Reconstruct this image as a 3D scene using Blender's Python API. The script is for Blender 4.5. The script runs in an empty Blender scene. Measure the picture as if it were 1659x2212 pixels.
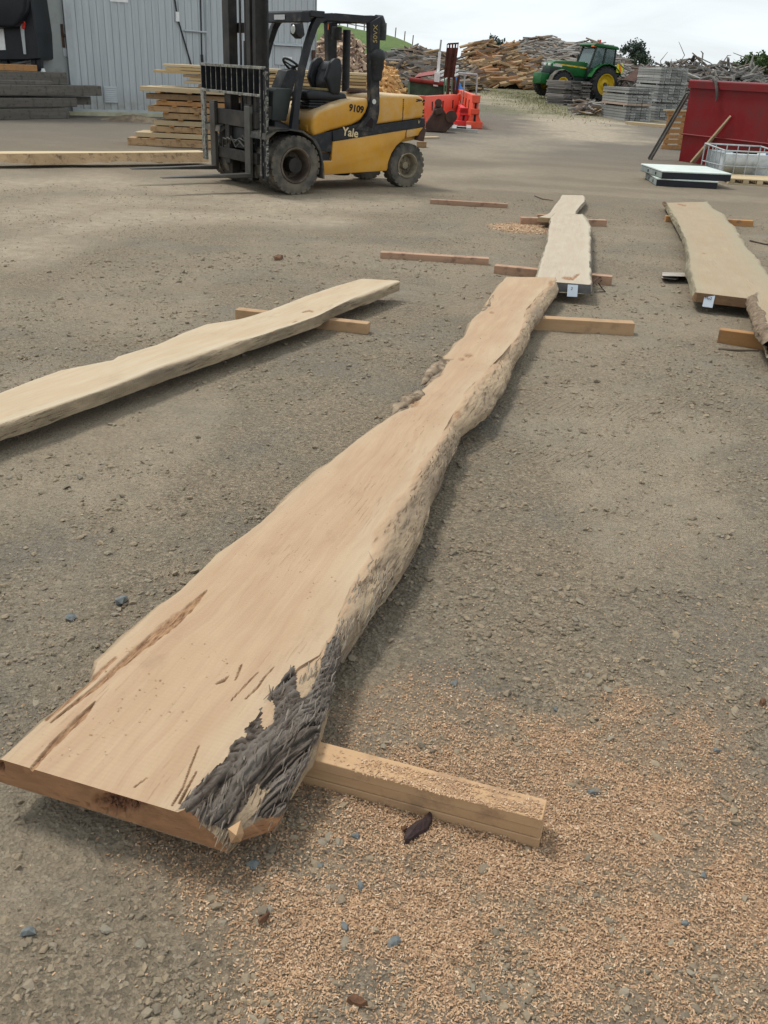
import bpy, bmesh, math, random
import numpy as np
from mathutils import Vector, Matrix

random.seed(7)
rng = np.random.default_rng(11)
SC = bpy.context.scene
COL = SC.collection

# ------------------------------------------------------------------ camera
F, CX, CY, H = 2007., 829.5, 1106., 1.65
PITCH, ROLL = math.radians(25.7), math.radians(-2.75)
fw = np.array([0, math.cos(PITCH), -math.sin(PITCH)])
r0 = np.array([1., 0, 0])
u0 = np.cross(r0, fw)
RX = math.cos(ROLL) * r0 - math.sin(ROLL) * u0
UX = math.sin(ROLL) * r0 + math.cos(ROLL) * u0
P0 = np.array([0, 0, H])
cam = bpy.data.objects.new('camera', bpy.data.cameras.new('camera'))
COL.objects.link(cam)
cam.matrix_world = Matrix(((RX[0], UX[0], -fw[0], 0), (RX[1], UX[1], -fw[1], 0), (RX[2], UX[2], -fw[2], H), (0, 0, 0, 1)))
cam.data.sensor_fit = 'VERTICAL'
cam.data.sensor_height = 24
cam.data.lens = F / 2212 * 24
cam.data.clip_start = 0.05
cam.data.clip_end = 4000
SC.camera = cam

# ------------------------------------------------------------------ light
SUN_EL, SUN_AZ = math.radians(61), math.atan2(0.42, -0.55)   # from the left, a little behind the yard
world = bpy.data.worlds.new('World')
SC.world = world
world.use_nodes = True
wt = world.node_tree
wt.nodes.clear()
wo = wt.nodes.new('ShaderNodeOutputWorld')
bg = wt.nodes.new('ShaderNodeBackground')
bg.inputs['Strength'].default_value = 0.062
sky = wt.nodes.new('ShaderNodeTexSky')
sky.sky_type = 'NISHITA'
sky.sun_disc = False
sky.sun_elevation = SUN_EL
sky.sun_rotation = math.pi / 2 - SUN_AZ
tc = wt.nodes.new('ShaderNodeTexCoord')
sep = wt.nodes.new('ShaderNodeSeparateXYZ')
wt.links.new(tc.outputs['Generated'], sep.inputs[0])
mz = wt.nodes.new('ShaderNodeMath'); mz.operation = 'MAXIMUM'; mz.inputs[1].default_value = 0.0
wt.links.new(sep.outputs['Z'], mz.inputs[0])
az = wt.nodes.new('ShaderNodeMath'); az.operation = 'ADD'; az.inputs[1].default_value = 0.12
wt.links.new(mz.outputs[0], az.inputs[0])
dv = wt.nodes.new('ShaderNodeVectorMath'); dv.operation = 'DIVIDE'
wt.links.new(tc.outputs['Generated'], dv.inputs[0])
cb = wt.nodes.new('ShaderNodeCombineXYZ')
for i in range(3):
    wt.links.new(az.outputs[0], cb.inputs[i])
wt.links.new(cb.outputs[0], dv.inputs[1])
nz = wt.nodes.new('ShaderNodeTexNoise')
nz.inputs['Scale'].default_value = 0.9
nz.inputs['Detail'].default_value = 6
nz.inputs['Roughness'].default_value = 0.55
nz.inputs['Distortion'].default_value = 0.6
wt.links.new(dv.outputs[0], nz.inputs['Vector'])
cr = wt.nodes.new('ShaderNodeValToRGB')
cr.color_ramp.elements[0].position = 0.36
cr.color_ramp.elements[0].color = (0.80, 0.80, 0.80, 1)
cr.color_ramp.elements[1].position = 0.62
cr.color_ramp.elements[1].color = (1, 1, 1, 1)
wt.links.new(nz.outputs['Fac'], cr.inputs[0])
mx = wt.nodes.new('ShaderNodeMix'); mx.data_type = 'RGBA'
wt.links.new(cr.outputs['Color'], mx.inputs[0])
wt.links.new(sky.outputs[0], mx.inputs[6])
mx.inputs[7].default_value = (12.7, 13.6, 14.1, 1)
wt.links.new(mx.outputs[2], bg.inputs['Color'])
wt.links.new(bg.outputs[0], wo.inputs[0])

sun = bpy.data.objects.new('sun', bpy.data.lights.new('sun', 'SUN'))
COL.objects.link(sun)
sun.data.energy = 2.1
sun.data.angle = math.radians(13)
sun.data.color = (1, 0.95, 0.88)
sd = Vector((math.cos(SUN_EL) * math.cos(SUN_AZ), math.cos(SUN_EL) * math.sin(SUN_AZ), math.sin(SUN_EL)))
sun.rotation_euler = sd.to_track_quat('Z', 'Y').to_euler()

SC.view_settings.view_transform = 'Standard'
SC.view_settings.look = 'None'
SC.view_settings.gamma = 1
SC.view_settings.use_curve_mapping = False
SC.view_settings.exposure = 0.30

# ------------------------------------------------------------------ survey helpers (photo points -> ground)
def sstep(t):
    t = np.clip(t, 0, 1)
    return t * t * (3 - 2 * t)

def terr(x, y):
    return 0.9 * sstep((np.asarray(y, float) - 36) / 49)

def ray(x, y):
    return fw + RX * (x - CX) / F - UX * (y - CY) / F

def at(x, y, h=0.0):
    d = ray(x, y)
    return P0 + d * ((h - H) / d[2])

def atg(x, y):
    z = 0.0
    for _ in range(60):
        p = at(x, y, z)
        z = 0.5 * z + 0.5 * float(terr(p[0], p[1]))
    return np.array([p[0], p[1], z])

def atY(x, y, Y):
    d = ray(x, y)
    return P0 + d * (Y / d[1])

def projv(X, Y, Z):
    dx, dy, dz = X - P0[0], Y - P0[1], Z - P0[2]
    z = dx * fw[0] + dy * fw[1] + dz * fw[2]
    return (CX + F * (dx * RX[0] + dy * RX[1] + dz * RX[2]) / z, CY - F * (dx * UX[0] + dy * UX[1] + dz * UX[2]) / z)

# ------------------------------------------------------------------ noise
def hsh(ix, iy, seed):
    h = (ix.astype(np.int64) * 374761393 + iy.astype(np.int64) * 668265263 + seed * 1442695041) & 0xFFFFFFFF
    h = ((h ^ (h >> 13)) * 1274126177) & 0xFFFFFFFF
    return ((h ^ (h >> 16)) & 0xFFFF) / 65535.0

def vn(x, y, seed=0):
    x = np.asarray(x, float); y = np.asarray(y, float)
    ix, iy = np.floor(x), np.floor(y)
    fx, fy = x - ix, y - iy
    fx = fx * fx * (3 - 2 * fx); fy = fy * fy * (3 - 2 * fy)
    a, b = hsh(ix, iy, seed), hsh(ix + 1, iy, seed)
    c, d = hsh(ix, iy + 1, seed), hsh(ix + 1, iy + 1, seed)
    return (a * (1 - fx) + b * fx) * (1 - fy) + (c * (1 - fx) + d * fx) * fy

def fbm(x, y, o=4, seed=0, g=0.5):
    s = 0; a = 1; t = 0
    for k in range(o):
        s = s + a * vn(x * 2 ** k, y * 2 ** k, seed + k * 17); t += a; a *= g
    return s / t

# ------------------------------------------------------------------ objects
def tag(o, label=None, cat=None, group=None, kind=None):
    if label: o['label'] = label
    if cat: o['category'] = cat
    if group: o['group'] = group
    if kind: o['kind'] = kind
    return o

def empty(name, loc=(0, 0, 0), rz=0.0, label=None, cat=None, group=None):
    o = bpy.data.objects.new(name, None)
    o.empty_display_size = 0.2
    COL.objects.link(o)
    o.location = loc
    o.rotation_euler = (0, 0, rz)
    return tag(o, label, cat, group)

def link(name, me, parent=None, loc=None, rot=None, scale=None):
    o = bpy.data.objects.new(name, me)
    COL.objects.link(o)
    if parent: o.parent = parent
    if loc is not None: o.location = loc
    if rot is not None: o.rotation_euler = rot
    if scale is not None: o.scale = scale
    return o

def np_mesh(name, V, Fc, mats, midx=None, smooth=True, attrs=None, uv=None):
    """V (n,3), Fc (m,k) with one k."""
    me = bpy.data.meshes.new(name)
    V = np.asarray(V, np.float32); Fc = np.asarray(Fc, np.int32)
    k = Fc.shape[1]
    me.vertices.add(len(V)); me.vertices.foreach_set('co', V.ravel())
    me.loops.add(Fc.size); me.loops.foreach_set('vertex_index', Fc.ravel())
    me.polygons.add(len(Fc)); me.polygons.foreach_set('loop_start', np.arange(0, Fc.size, k, dtype=np.int32))
    try:
        me.polygons.foreach_set('loop_total', np.full(len(Fc), k, np.int32))
    except Exception:
        pass
    for m in (mats if isinstance(mats, (list, tuple)) else [mats]):
        me.materials.append(m)
    if midx is not None: me.polygons.foreach_set('material_index', np.asarray(midx, np.int32))
    me.update(calc_edges=True)
    me.polygons.foreach_set('use_smooth', np.full(len(Fc), bool(smooth)))
    for n, a in (attrs or {}).items():
        at_ = me.attributes.new(n, 'FLOAT', 'POINT')
        at_.data.foreach_set('value', np.asarray(a, np.float32).ravel())
    if uv is not None:
        l = me.uv_layers.new(name='grain')
        l.data.foreach_set('uv', np.asarray(uv, np.float32)[Fc.ravel()].ravel())
    return me

class MB:
    """collects simple solids, then builds one mesh"""
    def __init__(s):
        s.v = []; s.f = []; s.m = []; s.mi = 0
    def add(s, vs, fs):
        n = len(s.v)
        s.v += [tuple(map(float, q)) for q in vs]
        for f in fs:
            s.f.append(tuple(n + i for i in f)); s.m.append(s.mi)
        return s
    def box(s, a, b):
        x0, y0, z0 = a; x1, y1, z1 = b
        return s.add([(x0, y0, z0), (x1, y0, z0), (x1, y1, z0), (x0, y1, z0), (x0, y0, z1), (x1, y0, z1), (x1, y1, z1), (x0, y1, z1)],
                     [(0, 3, 2, 1), (4, 5, 6, 7), (0, 1, 5, 4), (1, 2, 6, 5), (2, 3, 7, 6), (3, 0, 4, 7)])
    def hexa(s, p):
        return s.add(p, [(0, 3, 2, 1), (4, 5, 6, 7), (0, 1, 5, 4), (1, 2, 6, 5), (2, 3, 7, 6), (3, 0, 4, 7)])
    def bar(s, p, q, w, h, up=(0, 0, 1)):
        p = Vector(p); q = Vector(q); d = (q - p).normalized(); up = Vector(up)
        if abs(d.dot(up)) > 0.98: up = Vector((1, 0, 0))
        a = d.cross(up).normalized() * (w / 2); b = a.cross(d).normalized() * (h / 2)
        c = [p - a - b, p + a - b, p + a + b, p - a + b]
        e = [q - a - b, q + a - b, q + a + b, q - a + b]
        return s.add(c + e, [(0, 3, 2, 1), (4, 5, 6, 7), (0, 1, 5, 4), (1, 2, 6, 5), (2, 3, 7, 6), (3, 0, 4, 7)])
    def prism(s, poly, lo, hi, axis='y'):
        n = len(poly)
        def mk(t):
            return [(p[0], t, p[1]) if axis == 'y' else (t, p[0], p[1]) if axis == 'x' else (p[0], p[1], t) for p in poly]
        return s.add(mk(lo) + mk(hi), [tuple(range(n)), tuple(range(2 * n - 1, n - 1, -1))] + [(i, i + n, (i + 1) % n + n, (i + 1) % n) for i in range(n)])
    def tube(s, pts, r, n=8, caps=True):
        pts = [Vector(p) for p in pts]
        rs = r if isinstance(r, (list, tuple)) else [r] * len(pts)
        ring = []; base = len(s.v)
        pa = None
        for i, p in enumerate(pts):
            d = (pts[min(i + 1, len(pts) - 1)] - pts[max(i - 1, 0)]).normalized()
            if pa is None:
                up = Vector((0, 0, 1)) if abs(d.z) < 0.9 else Vector((1, 0, 0))
                a = d.cross(up).normalized()
            else:
                a = (pa - d * pa.dot(d)).normalized()
            pa = a; b = d.cross(a)
            for k in range(n):
                t = 2 * math.pi * k / n
                s.v.append(tuple(p + (a * math.cos(t) + b * math.sin(t)) * rs[i]))
        for i in range(len(pts) - 1):
            for k in range(n):
                s.f.append((base + i * n + k, base + i * n + (k + 1) % n, base + (i + 1) * n + (k + 1) % n, base + (i + 1) * n + k)); s.m.append(s.mi)
        if caps:
            s.f.append(tuple(base + k for k in range(n - 1, -1, -1))); s.m.append(s.mi)
            e = base + (len(pts) - 1) * n
            s.f.append(tuple(e + k for k in range(n))); s.m.append(s.mi)
        return s
    def lathe(s, prof, c, axis='y', n=40):
        """prof: (r, t) list along axis"""
        base = len(s.v); m = len(prof)
        for i in range(n):
            t = 2 * math.pi * i / n; co, si = math.cos(t), math.sin(t)
            for r, h in prof:
                if axis == 'y': s.v.append((c[0] + r * co, c[1] + h, c[2] + r * si))
                elif axis == 'z': s.v.append((c[0] + r * co, c[1] + r * si, c[2] + h))
                else: s.v.append((c[0] + h, c[1] + r * co, c[2] + r * si))
        for i in range(n):
            for k in range(m - 1):
                a = base + i * m + k; b = base + ((i + 1) % n) * m + k
                s.f.append((a, a + 1, b + 1, b)); s.m.append(s.mi)
        return s
    def mesh(s, name, mats, smooth=False):
        me = bpy.data.meshes.new(name)
        me.from_pydata(s.v, [], s.f)
        for m in (mats if isinstance(mats, (list, tuple)) else [mats]): me.materials.append(m)
        me.polygons.foreach_set('material_index', s.m)
        bm = bmesh.new(); bm.from_mesh(me)
        bmesh.ops.recalc_face_normals(bm, faces=bm.faces)
        bm.to_mesh(me); bm.free()
        if smooth:
            me.polygons.foreach_set('use_smooth', [True] * len(me.polygons))
        me.update()
        return me
    def build(s, name, mats, parent=None, bevel=0.0, smooth=False, seg=2, loc=None, rot=None):
        me = s.mesh(name, mats, smooth)
        if bevel:
            bm = bmesh.new(); bm.from_mesh(me)
            bmesh.ops.remove_doubles(bm, verts=bm.verts, dist=1e-5)
            es = [e for e in bm.edges if len(e.link_faces) == 2 and e.calc_face_angle(0) > 0.5]
            bmesh.ops.bevel(bm, geom=es, offset=bevel, segments=seg, affect='EDGES', profile=0.5, clamp_overlap=True)
            bm.to_mesh(me); bm.free()
            if seg > 1:
                me.polygons.foreach_set('use_smooth', [True] * len(me.polygons))
                me.set_sharp_from_angle(angle=math.radians(35))
        elif smooth:
            me.set_sharp_from_angle(angle=math.radians(40))
        return link(name, me, parent, loc, rot)

# ------------------------------------------------------------------ materials
class NT:
    def __init__(s, name):
        s.mat = bpy.data.materials.new(name); s.mat.use_nodes = True
        s.t = s.mat.node_tree; s.b = s.t.nodes['Principled BSDF']
        s.b.inputs['Specular IOR Level'].default_value = 0.3
    def n(s, typ, **kw):
        o = s.t.nodes.new(typ)
        for k, v in kw.items():
            if k.startswith('_'): setattr(o, k[1:], v)
            elif k.startswith('i') and k[1:].isdigit(): o.inputs[int(k[1:])].default_value = v
            else: o.inputs[k.replace('__', ' ')].default_value = v
        return o
    def l(s, a, b): s.t.links.new(a, b)
    def mapped(s, src, scale, loc=(0, 0, 0)):
        m = s.n('ShaderNodeMapping'); m.inputs['Scale'].default_value = scale; m.inputs['Location'].default_value = loc
        s.l(src, m.inputs[0]); return m.outputs[0]
    def noise(s, vec, scale, detail=4, rough=0.55, dist=0.0):
        o = s.n('ShaderNodeTexNoise', Scale=scale, Detail=detail, Roughness=rough, Distortion=dist)
        if vec is not None: s.l(vec, o.inputs['Vector'])
        return o.outputs['Fac']
    def ramp(s, fac, stops, interp='LINEAR'):
        o = s.n('ShaderNodeValToRGB'); e = o.color_ramp.elements; o.color_ramp.interpolation = interp
        while len(e) < len(stops): e.new(0.5)
        for q, (p, c) in zip(e, stops):
            q.position = p; q.color = (c, c, c, 1) if not isinstance(c, (tuple, list)) else tuple(c) + (1,)
        s.l(fac, o.inputs[0]); return o.outputs[0]
    def mix(s, fac, a, b, mode='MIX'):
        o = s.n('ShaderNodeMix', _data_type='RGBA', _blend_type=mode)
        for i, q in ((0, fac), (6, a), (7, b)):
            if hasattr(q, 'links'): s.l(q, o.inputs[i])
            elif isinstance(q, (tuple, list)): o.inputs[i].default_value = tuple(q) + (1,) if len(q) == 3 else q
            else: o.inputs[i].default_value = q
        return o.outputs[2]
    def math(s, op, a, b=0.0):
        o = s.n('ShaderNodeMath', _operation=op)
        for i, q in ((0, a), (1, b)):
            if hasattr(q, 'links'): s.l(q, o.inputs[i])
            else: o.inputs[i].default_value = q
        return o.outputs[0]
    def attr(s, name):
        o = s.n('ShaderNodeAttribute', _attribute_name=name); return o.outputs['Fac']
    def bump(s, h, dist, strength=1.0, prev=None):
        o = s.n('ShaderNodeBump', Strength=strength, Distance=dist)
        s.l(h, o.inputs['Height'])
        if prev is not None: s.l(prev, o.inputs['Normal'])
        return o.outputs[0]
    def done(s, col=None, rough=None, nrm=None, metal=None):
        for k, v in (('Base Color', col), ('Roughness', rough), ('Normal', nrm), ('Metallic', metal)):
            if v is None: continue
            if hasattr(v, 'links'): s.l(v, s.b.inputs[k])
            elif isinstance(v, (tuple, list)): s.b.inputs[k].default_value = tuple(v) + (1,)
            else: s.b.inputs[k].default_value = v
        return s.mat
    @property
    def obj(s): return s.n('ShaderNodeTexCoord').outputs['Object']
    @property
    def pos(s): return s.n('ShaderNodeNewGeometry').outputs['Position']
    @property
    def rand(s): return s.n('ShaderNodeObjectInfo').outputs['Random']

def basic(name, c, rough=0.7, var=0.2, scale=6.0, bump=0.0, bscale=60.0, metal=0.0, dirt=None, dirt_amt=0.5, dscale=3.0, rnd=0.0, spec=None):
    m = NT(name); o = m.obj
    f = m.noise(o, scale, 5)
    c = tuple(c)
    col = m.mix(m.ramp(f, [(0.3, 0.0), (0.7, 1.0)]), tuple(q * (1 - var) for q in c), tuple(min(1, q * (1 + var)) for q in c))
    if rnd:
        rr = m.ramp(m.rand, [(0.0, 1 - rnd), (1.0, 1 + rnd * 0.6)])
        col = m.mix(1.0, col, rr, 'MULTIPLY')
    if dirt:
        d = m.ramp(m.noise(o, dscale, 7, 0.65), [(0.62 - dirt_amt * 0.4, 0.0), (0.75 - dirt_amt * 0.2, 1.0)])
        col = m.mix(d, col, dirt)
    nrm = None
    if bump: nrm = m.bump(m.noise(o, bscale, 4), bump)
    if spec is not None: m.b.inputs['Specular IOR Level'].default_value = spec
    return m.done(col, rough, nrm, metal)

def wood(name, c, c2, along='x', grain=30.0, bump=0.0012, rnd=0.25, rough=0.8, flecks=None):
    """sawn timber, grain along one object axis"""
    m = NT(name); o = m.obj
    k = 0.06
    sc = (k, 1, 1) if along == 'x' else (1, k, 1) if along == 'y' else (1, 1, k)
    v = m.mapped(o, sc)
    off = m.n('ShaderNodeVectorMath', _operation='ADD'); m.l(v, off.inputs[0])
    cc = m.n('ShaderNodeCombineXYZ')
    rs = m.math('MULTIPLY', m.rand, 37.0)
    for i in range(3): m.l(rs, cc.inputs[i])
    m.l(cc.outputs[0], off.inputs[1])
    v = off.outputs[0]
    f = m.noise(v, grain, 5, 0.6, 0.4)
    f2 = m.noise(v, grain * 0.25, 3)
    col = m.mix(m.ramp(f, [(0.3, 0), (0.7, 1)]), c, c2)
    col = m.mix(m.ramp(f2, [(0.35, 0.0), (0.75, 0.6)]), col, tuple(q * 0.72 for q in c))
    if rnd:
        col = m.mix(1.0, col, m.ramp(m.rand, [(0, 1 - rnd), (1, 1 + rnd * 0.5)]), 'MULTIPLY')
    if flecks:
        col = m.mix(m.ramp(m.noise(o, 9, 6, 0.7), [(0.52, 0), (0.66, 0.9)]), col, flecks)
    nrm = m.bump(m.noise(v, grain * 4, 3), bump)
    return m.done(col, rough, nrm)

M = {}
M['steel_black'] = basic('black worn steel', (0.018, 0.019, 0.022), 0.5, 0.35, 8, 0.001, 40, dirt=(0.10, 0.085, 0.065), dirt_amt=0.15, dscale=4)
M['mast'] = basic('greasy mast steel', (0.013, 0.012, 0.011), 0.5, 0.4, 10, 0.001, 30, dirt=(0.038, 0.031, 0.025), dirt_amt=0.4)
M['carriage'] = basic('dusty carriage steel', (0.026, 0.023, 0.020), 0.6, 0.4, 10, 0.001, 30, dirt=(0.06, 0.05, 0.038), dirt_amt=0.4)
M['chipped'] = basic('chipped black paint', (0.016, 0.016, 0.018), 0.6, 0.3, 8, 0.001, 60, dirt=(0.36, 0.34, 0.30), dirt_amt=0.02, dscale=9)
M['chipedge'] = basic('paint worn to pale primer', (0.25, 0.245, 0.21), 0.7, 0.3, 20, 0.001, 80, dirt=(0.03, 0.03, 0.03), dirt_amt=0.45, dscale=22)
M['plastic'] = basic('black dusty plastic', (0.022, 0.024, 0.026), 0.55, 0.3, 12, 0.0006, 120, dirt=(0.09, 0.08, 0.065), dirt_amt=0.15, dscale=5)
M['darkgreen'] = basic('dark grey green panel', (0.035, 0.043, 0.040), 0.55, 0.15, 6)
M['fender'] = basic('dusty black mudguard', (0.04, 0.042, 0.040), 0.7, 0.3, 7, 0.001, 50, dirt=(0.16, 0.135, 0.10), dirt_amt=0.45)
M['vinyl'] = basic('black seat vinyl', (0.018, 0.020, 0.023), 0.42, 0.2, 10, 0.0008, 80)
M['cloth'] = basic('worn olive cushion', (0.16, 0.13, 0.06), 0.9, 0.35, 14, 0.004, 25)
M['yellow'] = None
def yellow_mat(name, top):
    m = NT(name); o = m.obj
    base = m.mix(m.ramp(m.noise(o, 2.2, 4), [(0.3, 0), (0.7, 1)]), (0.50, 0.235, 0.018), (0.60, 0.30, 0.030))
    nz_ = m.n('ShaderNodeSeparateXYZ'); m.l(m.n('ShaderNodeNewGeometry').outputs['Normal'], nz_.inputs[0])
    up = m.ramp(nz_.outputs['Z'], [(0.15, 0.0), (0.8, 1.0)])
    d = m.ramp(m.noise(o, 5, 8, 0.7), [(0.40, 0), (0.75, 1)])
    dust = m.math('MINIMUM', m.math('ADD', m.math('MULTIPLY', up, 0.75), m.math('MULTIPLY', d, top)), 0.92)
    col = m.mix(dust, base, (0.52, 0.40, 0.24))
    sp = m.ramp(m.noise(o, 26, 6, 0.75), [(0.66, 0), (0.70, 1)])
    col = m.mix(m.math('MULTIPLY', sp, 0.5), col, (0.09, 0.06, 0.035))
    return m.done(col, m.math('ADD', m.math('MULTIPLY', dust, 0.35), 0.38), m.bump(m.noise(o, 70, 4), 0.0006))
M['yellow'] = yellow_mat('machine yellow paint', 0.28)
M['yellow_dusty'] = yellow_mat('dusty yellow counterweight paint', 0.75)
M['rubber'] = basic('dusty tyre rubber', (0.055, 0.053, 0.048), 0.9, 0.35, 9, 0.003, 45, dirt=(0.15, 0.13, 0.10), dirt_amt=0.6, dscale=5)
M['rubber_dark'] = basic('tractor tyre rubber', (0.030, 0.031, 0.033), 0.85, 0.3, 5, 0.003, 30, dirt=(0.075, 0.065, 0.05), dirt_amt=0.35)
M['rim'] = basic('dirty brown rim', (0.12, 0.095, 0.072), 0.75, 0.4, 9, 0.001, 60, dirt=(0.05, 0.035, 0.025), dirt_amt=0.5)
M['rim_pale'] = basic('dusty cream rim', (0.26, 0.22, 0.15), 0.7, 0.25, 10, dirt=(0.09, 0.07, 0.05), dirt_amt=0.5)
M['forksteel'] = basic('worn fork steel', (0.09, 0.088, 0.08), 0.45, 0.3, 6, metal=0.5, dirt=(0.05, 0.04, 0.03), dirt_amt=0.5)
M['text_cream'] = basic('cream decal', (0.62, 0.50, 0.30), 0.6, 0.05)
M['text_gold'] = basic('faded gold decal', (0.36, 0.27, 0.11), 0.6, 0.1)
M['text_black'] = basic('black decal', (0.012, 0.010, 0.010), 0.6, 0.05)
M['white'] = basic('white paint', (0.72, 0.73, 0.72), 0.5, 0.1, 8, dirt=(0.3, 0.27, 0.22), dirt_amt=0.1)
M['lens'] = basic('lamp lens', (0.55, 0.56, 0.52), 0.2, 0.1)
M['red_lens'] = basic('red lens', (0.55, 0.03, 0.02), 0.25, 0.1)
M['orange_lens'] = basic('orange lens', (0.7, 0.16, 0.02), 0.25, 0.1)
M['galv'] = basic('galvanised sheet', (0.44, 0.475, 0.49), 0.45, 0.10, 2.0, 0.0, metal=0.25, dirt=(0.30, 0.30, 0.28), dirt_amt=0.2, dscale=1.2)
def galv_mat():
    m = NT('galvanised ribbed sheet'); o = m.obj
    v = m.mapped(o, (3.5, 3.5, .22))
    col = m.mix(m.ramp(m.noise(v, 2.2, 6, .65), [(.3, 0), (.7, 1)]), (.385, .42, .435), (.485, .52, .535))
    col = m.mix(m.ramp(m.noise(m.mapped(o, (9, 9, .5)), 1.6, 5, .7), [(.58, 0), (.75, .55)]), col, (.27, .285, .28))
    z = m.n('ShaderNodeSeparateXYZ'); m.l(o, z.inputs[0])
    mud = m.math('MULTIPLY', m.ramp(z.outputs['Z'], [(.12, 1.0), (.75, 0.0)]), m.ramp(m.noise(o, 5, 5, .7), [(.35, .15), (.7, .8)]))
    col = m.mix(mud, col, (.26, .235, .185))
    m.b.inputs['Metallic'].default_value = .25
    return m.done(col, .45)
M['galv'] = galv_mat()
M['galv_plain'] = basic('dull grey sheet', (0.30, 0.325, 0.315), 0.55, 0.10, 1.0, metal=0.1, dirt=(0.19, 0.19, 0.17), dirt_amt=0.3, dscale=1.0)
M['galv_trim'] = basic('grey flashing', (0.40, 0.43, 0.44), 0.5, 0.12, 3, metal=0.2)
M['galv_pipe'] = basic('galvanised pipe', (0.40, 0.42, 0.42), 0.5, 0.2, 8, metal=0.3)
M['concrete'] = basic('lichen stained concrete', (0.42, 0.40, 0.28), 0.9, 0.2, 4, 0.003, 30)
M['red'] = basic('dark red enamel', (0.205, 0.008, 0.011), 0.42, 0.22, 1.6, dirt=(0.125, 0.022, 0.022), dirt_amt=0.5, dscale=1.6)
M['red_roller'] = basic('faded red paint', (0.23, 0.035, 0.028), 0.6, 0.25, 5)
M['rust'] = basic('rusted steel', (0.085, 0.028, 0.018), 0.9, 0.45, 7, 0.003, 40, dirt=(0.045, 0.018, 0.013), dirt_amt=0.5)
M['rust_dark'] = basic('dark brown rusted plate', (0.065, 0.036, 0.028), 0.85, 0.35, 4, 0.003, 40, dirt=(0.10, 0.05, 0.03), dirt_amt=0.3)
M['barrier'] = basic('orange red barrier plastic', (0.72, 0.085, 0.04), 0.5, 0.15, 3, dirt=(0.5, 0.12, 0.07), dirt_amt=0.4)
M['barrier_red'] = basic('bright red barrier plastic', (0.62, 0.03, 0.03), 0.5, 0.15, 3)
M['hole'] = basic('dark slot', (0.02, 0.012, 0.012), 0.9, 0.1)
M['green_machine'] = basic('faded green enamel', (0.115, 0.20, 0.12), 0.6, 0.25, 6)
M['green_dark'] = basic('dark green panel', (0.045, 0.075, 0.045), 0.6, 0.3, 5)
M['tarp'] = basic('blue tarpaulin', (0.03, 0.17, 0.50), 0.5, 0.3, 6, 0.01, 9)
M['alu'] = basic('aluminium extrusion', (0.5, 0.5, 0.49), 0.4, 0.1, 5, metal=0.6)
M['traylid'] = basic('pale mint white lid', (0.56, 0.62, 0.58), 0.5, 0.07, 4)
M['traybody'] = basic('black tray side', (0.014, 0.015, 0.022), 0.45, 0.2, 6)
M['trayside'] = basic('grey tray end', (0.22, 0.25, 0.24), 0.6, 0.2, 8)
M['tank'] = basic('cloudy white plastic', (0.62, 0.66, 0.67), 0.45, 0.15, 3, dirt=(0.33, 0.36, 0.38), dirt_amt=0.3)
M['bluedrum'] = basic('blue plastic drum', (0.05, 0.10, 0.20), 0.5, 0.2)
M['jd_green'] = basic('tractor green', (0.011, 0.098, 0.024), 0.4, 0.2, 3)
M['jd_dark'] = basic('tractor black green', (0.018, 0.030, 0.024), 0.5, 0.3, 4)
M['jd_yellow'] = basic('tractor yellow', (0.66, 0.44, 0.02), 0.5, 0.15, 5, dirt=(0.22, 0.13, 0.05), dirt_amt=0.25)
M['hivis'] = basic('high visibility yellow', (0.75, 0.80, 0.03), 0.5, 0.05)
M['hivis_or'] = basic('high visibility orange', (0.85, 0.20, 0.02), 0.5, 0.05)
g_ = NT('cab glass'); g_.b.inputs['Transmission Weight'].default_value = 0.6
M['glass'] = g_.done((0.22, 0.30, 0.30), 0.05)
M['dark_machine'] = basic('near black paint', (0.012, 0.014, 0.018), 0.4, 0.3, 3)
M['paper'] = basic('pale blue white card', (0.60, 0.67, 0.74), 0.7, 0.04, 12)
M['ink'] = basic('black felt pen', (0.02, 0.02, 0.03), 0.8, 0.05)
M['endwax'] = basic('grey end sealer', (0.115, 0.115, 0.112), 0.6, 0.3, 12, 0.002, 50)
# timber
M['pine'] = wood('pale yellow pine', (0.46, 0.32, 0.15), (0.56, 0.41, 0.21), rnd=0.12)
M['pine_lam'] = wood('fresh tan pine', (0.44, 0.275, 0.145), (0.52, 0.345, 0.195), rnd=0.12, grain=22, flecks=(0.30, 0.19, 0.11))
M['redwood'] = wood('reddish sawn timber', (0.34, 0.205, 0.132), (0.42, 0.27, 0.18), rnd=0.15, flecks=(0.20, 0.125, 0.085))
M['orange_wood'] = wood('orange brown timber', (0.38, 0.19, 0.07), (0.46, 0.25, 0.10), rnd=0.15, flecks=(0.20, 0.125, 0.085))
M['board'] = wood('brown sawn boards', (0.33, 0.20, 0.10), (0.44, 0.30, 0.165), rnd=0.42, flecks=(0.13, 0.085, 0.05))
M['board_pale'] = wood('pale sawn boards', (0.47, 0.36, 0.21), (0.56, 0.45, 0.29), rnd=0.2)
M['grey_beam'] = wood('weathered grey beam', (0.115, 0.105, 0.088), (0.185, 0.170, 0.145), rnd=0.2, grain=14, flecks=(0.05, 0.045, 0.04))
M['sleeper'] = wood('weathered silver grey timber', (0.30, 0.305, 0.285), (0.40, 0.405, 0.385), rnd=0.45, grain=8, flecks=(0.13, 0.125, 0.115))
M['sleeper_pink'] = wood('pinkish weathered timber', (0.40, 0.30, 0.24), (0.46, 0.36, 0.29), rnd=0.1)
M['slat_dark'] = wood('dark weathered slat', (0.13, 0.115, 0.105), (0.28, 0.26, 0.24), rnd=0.5, grain=14)
M['log_pale'] = wood('pale split firewood', (0.46, 0.33, 0.23), (0.60, 0.47, 0.35), rnd=0.38, grain=14)
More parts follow.
